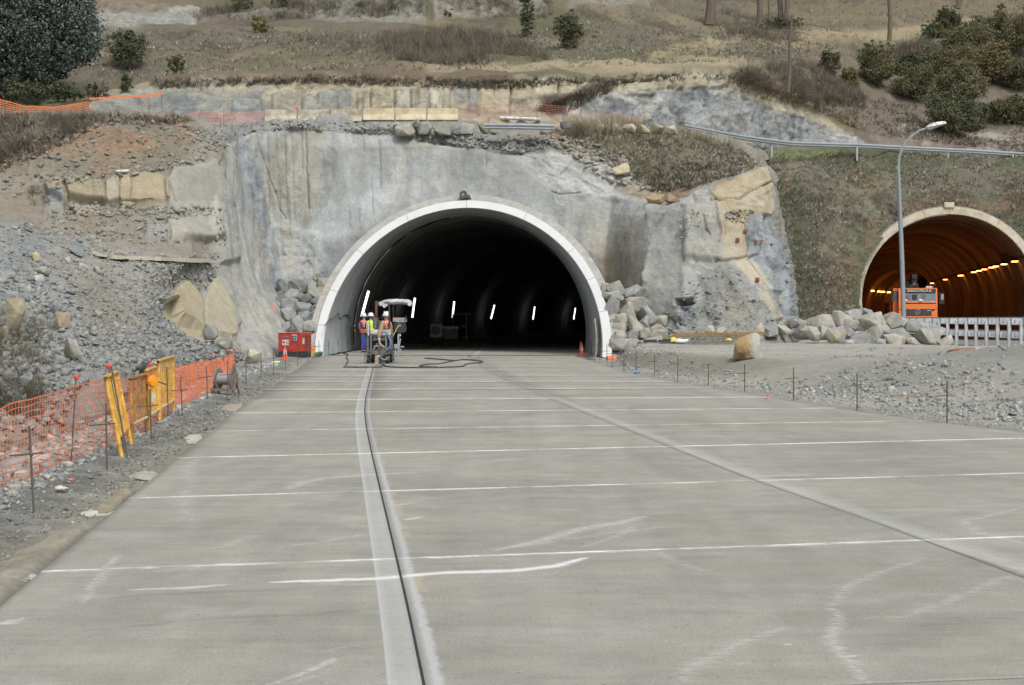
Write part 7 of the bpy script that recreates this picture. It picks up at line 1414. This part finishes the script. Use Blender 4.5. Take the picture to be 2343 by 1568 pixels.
# rolled white canopy: lumpy folded cloth
V, F = ICO[4]; P = V.copy(); P = P/np.abs(P).max(0); P = np.sign(P)*np.abs(P)**.8; xx = P[:, 0]*.55; zz = P[:, 2]*(.085+.05*np.abs(P[:, 0])**3); zz += .03-.05*np.abs(P[:, 0])**4; q_ = np.stack([xx*3, P[:, 1]*1.5, P[:, 2]*.6], -1); zz += .05*fbm(q_, 1.7, 4, 3)+.018*np.abs(fbm(q_, 5, 3, 4)); yy = P[:, 1]*.42+.06*fbm(q_, 2.5, 3, 8)
cn = link('canopy', np_mesh('canopy', np.stack([xx+X(1062), yy+.55, zz+Z(322)], -1), F, smooth=True), mat('canopy_cloth', T(214,212,216), .8, var=.06, vs=6, dirt=T(164,160,166), ds=5, dv=.3), mac)
for x in (790, 1328): MB().cyl((X(x)-.02, .0, Z(345)), (X(x)-.02, .9, Z(345)), .075, .075, n=14).build('cloth_roll', M['canopy_cloth'], cn)
for x, y0, y1 in ((835, 300, 420), (1185, 290, 330)): MB().box((X(x), .15, Z((y0+y1)/2)), (.03, .02, (y1-y0)*k_)).build('strap', m_dsteel if x > 900 else M['canopy_cloth'], cn)
MB().add([(X(805), .12, Z(340)), (X(915), .12, Z(340)), (X(900), .1, Z(385)), (X(845), .09, Z(424)), (X(820), .1, Z(400))], [(0, 1, 2, 3, 4)]).build('hanging_flap', M['canopy_cloth'], cn).modifiers.new('t', 'SOLIDIFY').thickness = .01
# console on its own pedestal
cs = bz(990, 1245, 602, 682, .50, .62, 'control_panel', m_wht)
for i in range(7):
    for j in range(2): MB().cyl((X(1012+34*i), .50, Z(628+30*j)), (X(1012+34*i), .485, Z(628+30*j)), .016, n=8).build('knob', m_blk if (i+j) % 3 else m_cap, cs)
mb = MB(); mb.prism([(X(1018), Z(870)), (X(1010), Z(740)), (X(1040), Z(685)), (X(1190), Z(680)), (X(1228), Z(735)), (X(1232), Z(840)), (X(1190), Z(888)), (X(1050), Z(885))], .45, .8); mb.build('console_housing', m_blk, mac, bevel=.015)
tz([(1195,690,.44),(1225,730,.43),(1236,800,.43),(1205,860,.43)], .014, 'console_cable', m_rub_); MB().cyl((X(1112), .44, Z(708)), (X(1112), .455, Z(708)), .03, n=12).build('green_button', mat('green_plastic', T(66,122,98)), mac); bz(1085, 1145, 740, 756, .43, .45, 'tag_plate', m_wht, bev=0)
MB().box((X(1235), .5, Z(600)), (.03, .03, .10)).build('lever', m_blk, mac); MB().ball((X(1235), .5, Z(568)), .025).build('lever_knob', m_blk, mac); bz(1210, 1250, 620, 660, .5, .6, 'side_switch', m_steel)
bz(1075, 1108, 900, 1330, .5, .58, 'pedestal', m_steel); MB().box((X(1112), .5, Z(1120)), (.035, .04, .5), Matrix.Rotation(.16, 3, 'Y')).build('brace', m_steel, mac); bz(1106, 1138, 905, 950, .48, .55, 'white_cap', m_wht); bz(1010, 1075, 1095, 1180, .5, .6, 'bracket_plate', m_steel); bz(1130, 1195, 1132, 1156, .5, .56, 'pointer_arm', m_steel); bz(1060, 1222, 1338, 1345, .5, .53, 'ground_arm', m_steel, bev=0); bz(1030, 1045, 1180, 1330, .52, .56, 'tie_rod', m_steel, bev=0)
MB().cyl((X(1118), .6, Z(1210)), (X(1118), .66, Z(1210)), .07, n=14).build('guide_wheel', m_steel, mac); bz(1000, 1025, 1240, 1390, .3, .36, 'blade_guard', m_dsteel); MB().cyl((X(1012), .3, Z(1395)), (X(1012), .33, Z(1395)), .035, n=10).build('small_wheel', m_dsteel, mac)
tz([(1100,770,.42),(1080,780,.38),(1050,840,.36),(1010,920,.34),(990,960,.3)], .011, 'yellow_cord', mat('yellow_cord', T(220,214,90), .7))
tan = mat('tan_hose', T(176,152,122), .8, var=.08, bump=.2)
tz([(905,790,.5),(860,800,.25),(835,740,.1),(825,690,.02),(815,700,-.02),(795,800,-.05),(765,890,-.08),(752,960,-.08)], [.058,.06,.062,.055,.06,.064,.064,.055], 'suction_hose', tan, n=12); tz([(752,960,-.08),(755,1010,-.08),(765,1060,-.09),(790,1110,-.1),(830,1135,-.08),(840,1160,-.05),(820,1190,-.02)], .042, 'suction_hose_lower', tan, n=12); tz([(752,975,-.085),(755,1005,-.085)], .05, 'hose_collar', m_wht, n=12); tz([(790,1300,.0),(740,1320,-.06),(708,1360,-.1),(700,1430,-.1)], .058, 'outlet_hose', tan, n=12)
bl = mat('blue_hose', T(108,136,160), .6, var=.08)
for k in range(4): o_ = k*9; tz([(790+o_,900-k*4,.0),(830+o_,872-k*3,-.03),(885+o_,890,-.05),(930+o_,970,-.06),(965+o_*.6,1060,-.07),(950+o_*.5,1130,-.06),(905,1180+k*5,-.05),(860,1200,-.02)], .017, 'blue_hose', bl)
bz(600, 722, 850, 915, .05, .16, 'white_tank', m_wht, bev=.012); tz([(600,905,.04),(660,885,.03),(715,870,.03)], .006, 'thin_cable', mat('copper_cable', T(170,130,90)))
for x, y, w_ in ((690,1130,50),(745,1140,60),(720,1090,30),(670,1170,40),(760,1185,50)): MB().cyl((X(x-w_/2), -.02, Z(y)), (X(x+w_/2), .05, Z(y)), .03, n=8).build('valve', m_steel, mac)
tz([(655,1190,-.02),(660,1140,-.04),(700,1125,-.05),(760,1130,-.05),(775,1180,-.03)], .014, 'pipe_loop', m_steel); tz([(770,1330,-.04),(820,1370,-.06),(880,1380,-.05),(905,1340,-.02)], .016, 'lower_linkage', m_steel); bz(745, 870, 1310, 1450, .1, .3, 'blade_box', m_dsteel); bz(670, 740, 1430, 1452, -.14, .0, 'suction_foot', m_wht)
bz(935, 1000, 940, 1200, .1, .4, 'side_frame', m_dsteel); MB().box((X(900), .05, Z(1270)), (.30, .03, .04), Matrix.Rotation(-.6, 3, 'Y')).build('drawbar', m_dsteel, mac); tz([(500,1200,0),(492,1320,-.02),(490,1430,-.05),(520,1448,-.06)], .014, 'hanging_hose', m_rub_)
# ---- pale machine parked in the dark of the tunnel
p = W(1020, 782, 104); p.z = 0; m2_ = empty('parked_machine', p, 0, 'pale machine with a fan grille parked in the dark deep inside the tunnel', 'machine'); kk = 104/FOC
def b2(x0, x1, y0, y1, d0, d1, n_, m): return MB().bb((x0-1020)*kk, (x1-1020)*kk, d0, d1, (788-y1)*kk, (788-y0)*kk).build(n_, m, m2_, bevel=.02)
b2(984, 1012, 740, 771, 0, 1.2, 'engine_cover', m_wht); b2(1012, 1050, 745, 752, .1, 1.5, 'deck', m_wht); b2(1012, 1048, 752, 775, .3, 1.4, 'chassis', m_dsteel); MB().cyl((-.62, -.01, .85), (-.62, -.03, .85), .28, n=20).build('fan_grille', m_dsteel, m2_); b2(1066, 1068, 716, 776, .2, .3, 'mast', m_steel); b2(1035, 1080, 716, 718, .2, .3, 'cross_boom', m_steel); b2(1056, 1070, 769, 771, .1, .2, 'foot_bar', m_steel); b2(1034, 1037, 718, 760, .2, .3, 'mast', m_dsteel); b2(1056, 1064, 744, 747, .1, .2, 'small_arm', m_wht)
for x in (990, 1008, 1040): MB().cyl(((x-1020)*kk, .1, .22), ((x-1020)*kk+.2, .1, .22), .22, n=14).build('wheel', m_rub_, m2_)
# ================================================================ TRUCK
kt_ = 2.4/448; dT = 104.0; tc = W(2099, 779, dT); trk = empty('truck', (tc.x, dT, .30), -.16, 'orange crane truck with a lettered visor driving out of the lit tunnel', 'truck'); trk.scale = (.944,)*3
m_to = mat('truck_orange', T(250,136,66), .4, var=.03); m_gl = mat('windscreen_glass', T(128,142,156), .15, var=.15, vs=1.2)
def tx(x): return (x-944)*kt_
def tzz(y): return (1420-y)*kt_*.92-.28
def bt_(x0, x1, y0, y1, d0, d1, n_, m, par=trk, bev=.02): return MB().bb(tx(x0), tx(x1), d0, d1, tzz(y1), tzz(y0)).build(n_, m, par, bevel=bev)
mb = MB(); mb.prism([(0.12, tzz(700)), (0.0, tzz(760)), (-.10, tzz(905)), (-.12, tzz(1120)), (1.9, tzz(1120)), (1.9, tzz(700))], tx(720), tx(1168), 'x'); mb.build('cab', m_to, trk, bevel=.03)
bt_(780, 1150, 712, 758, -.10, .05, 'visor', m_blk); text_mesh('DUOCASTELLA SL', .20, 'visor_lettering', m_wht, trk, ((tx(962)), -.125, tzz(735)), bold=.010, sx=.93)
mb = MB(); mb.prism([(-.02, tzz(758)), (-.085, tzz(888)), (-.02, tzz(888)), (.03, tzz(758))], tx(770), tx(1148), 'x'); ws = mb.build('windscreen', m_gl, trk)
for x, c_ in ((830, m_to), (1010, m_to)): MB().box((tx(x), -.075, tzz(812)), (.26, .01, .24)).build('seat_seen_through_glass', mat('seat_orange', T(150,108,96), .8), ws)
for x in (800, 972): mb = MB(); mb.ball((tx(x), -.10, tzz(858)), (.13, .04, .08), 12, 6); mb.build('hard_hat_on_dash', m_hat, ws)
MB().box((tx(905), -.07, tzz(820)), (.30, .01, .34)).build('seat_back', m_blk, ws); MB().box((tx(1110), -.095, tzz(876)), (.18, .01, .09)).build('windscreen_sticker', m_wht, ws)
bt_(770, 1152, 888, 905, -.12, -.05, 'cowl', m_blk)
for x0, x1 in ((800, 900), (960, 1060)): mb = MB(); mb.cyl((tx(x0), -.13, tzz(885)), (tx(x1), -.13, tzz(897)), .014); mb.build('wiper', m_blk, trk)
bt_(722, 1166, 905, 972, -.15, -.08, 'front_flap', m_to); em = MB().cyl((tx(940), -.155, tzz(930)), (tx(940), -.165, tzz(930)), .035, n=12).build('bonnet_badge', m_steel, trk)
gr_ = bt_(778, 1132, 975, 1060, -.14, -.1, 'grille', m_blk)
for k in range(5): MB().box((tx(955), -.145, tzz(985+16*k)), (1.75, .02, .025)).build('grille_slat', m_dsteel, gr_)
sr = MB(); sr.tube([(tx(940)+.15*math.cos(a), -.175, tzz(1005)+.15*math.sin(a)) for a in np.linspace(0, 2*PI, 25)], .013, 5, 0)
for a in (PI/2, PI/2+2*PI/3, PI/2-2*PI/3): sr.cyl((tx(940), -.175, tzz(1005)), (tx(940)+.15*math.cos(a), -.175, tzz(1005)+.15*math.sin(a)), .024, .006, n=6)
sr.build('star_emblem', m_steel, trk); bt_(1045, 1100, 983, 990, -.165, -.155, 'model_script', m_wht, bev=0)
bt_(715, 1172, 1060, 1160, -.22, .1, 'bumper', m_to); bt_(1095, 1165, 1000, 1060, -.2, -.1, 'headlight_panel', m_to)
for x in (745, 1140): MB().cyl((tx(x), -.225, tzz(1110)), (tx(x), -.24, tzz(1110)), .11, n=14).build('headlight', mat('headlight_glass', T(214,220,224), .1), trk)
bt_(1150, 1200, 756, 766, .1, .14, 'mirror_arm', m_blk); bt_(1190, 1246, 764, 905, .05, .16, 'mirror', m_blk); bt_(1208, 1240, 780, 850, .03, .05, 'mirror_glass', m_steel); bt_(1175, 1215, 898, 906, .1, .14, 'mirror_arm', m_blk); bt_(634, 668, 740, 872, .05, .15, 'mirror', m_blk); bt_(640, 722, 742, 750, .1, .14, 'mirror_arm', m_blk)
bt_(660, 722, 700, 1045, .4, 1.7, 'side_door', m_to); bt_(676, 718, 745, 880, .38, 1.0, 'side_window', m_gl)
bt_(640, 1160, 880, 1130, 2.2, 8.5, 'load_bed', m_to); bt_(700, 1140, 1130, 1200, .3, 8.5, 'chassis', m_blk)
for x, d in ((760, .9), (1120, .9), (760, 5.6), (1120, 5.6)): MB().cyl((tx(x)-.16, d, .48), (tx(x)+.16, d, .48), .48, n=20).build('wheel', m_rub_, trk)
cr = bt_(895, 960, 520, 700, 2.0, 2.5, 'crane_column', m_dsteel); bt_(905, 950, 625, 660, 1.95, 2.0, 'crane_plate', m_steel); bt_(805, 865, 605, 700, 1.9, 2.3, 'crane_valve_box', m_blk); bt_(860, 980, 640, 700, 2.0, 2.4, 'crane_base', m_dsteel); MB().box((tx(925), 2.8, tzz(545)), (.3, 2.4, .28)).build('crane_boom', m_dsteel, trk)
for x in (1058, 1092): MB().ball((tx(x), .3, tzz(690)), (.13, .1, .09), 12, 6).build('roof_lamp', m_hat, trk)
MB().cyl((tx(1048), .4, tzz(700)), (tx(1070), .4, tzz(590)), .012).build('antenna', m_blk, trk); MB().cyl((tx(1124), .4, tzz(700)), (tx(1124), .4, tzz(670)), .02).build('beacon_stub', m_steel, trk)
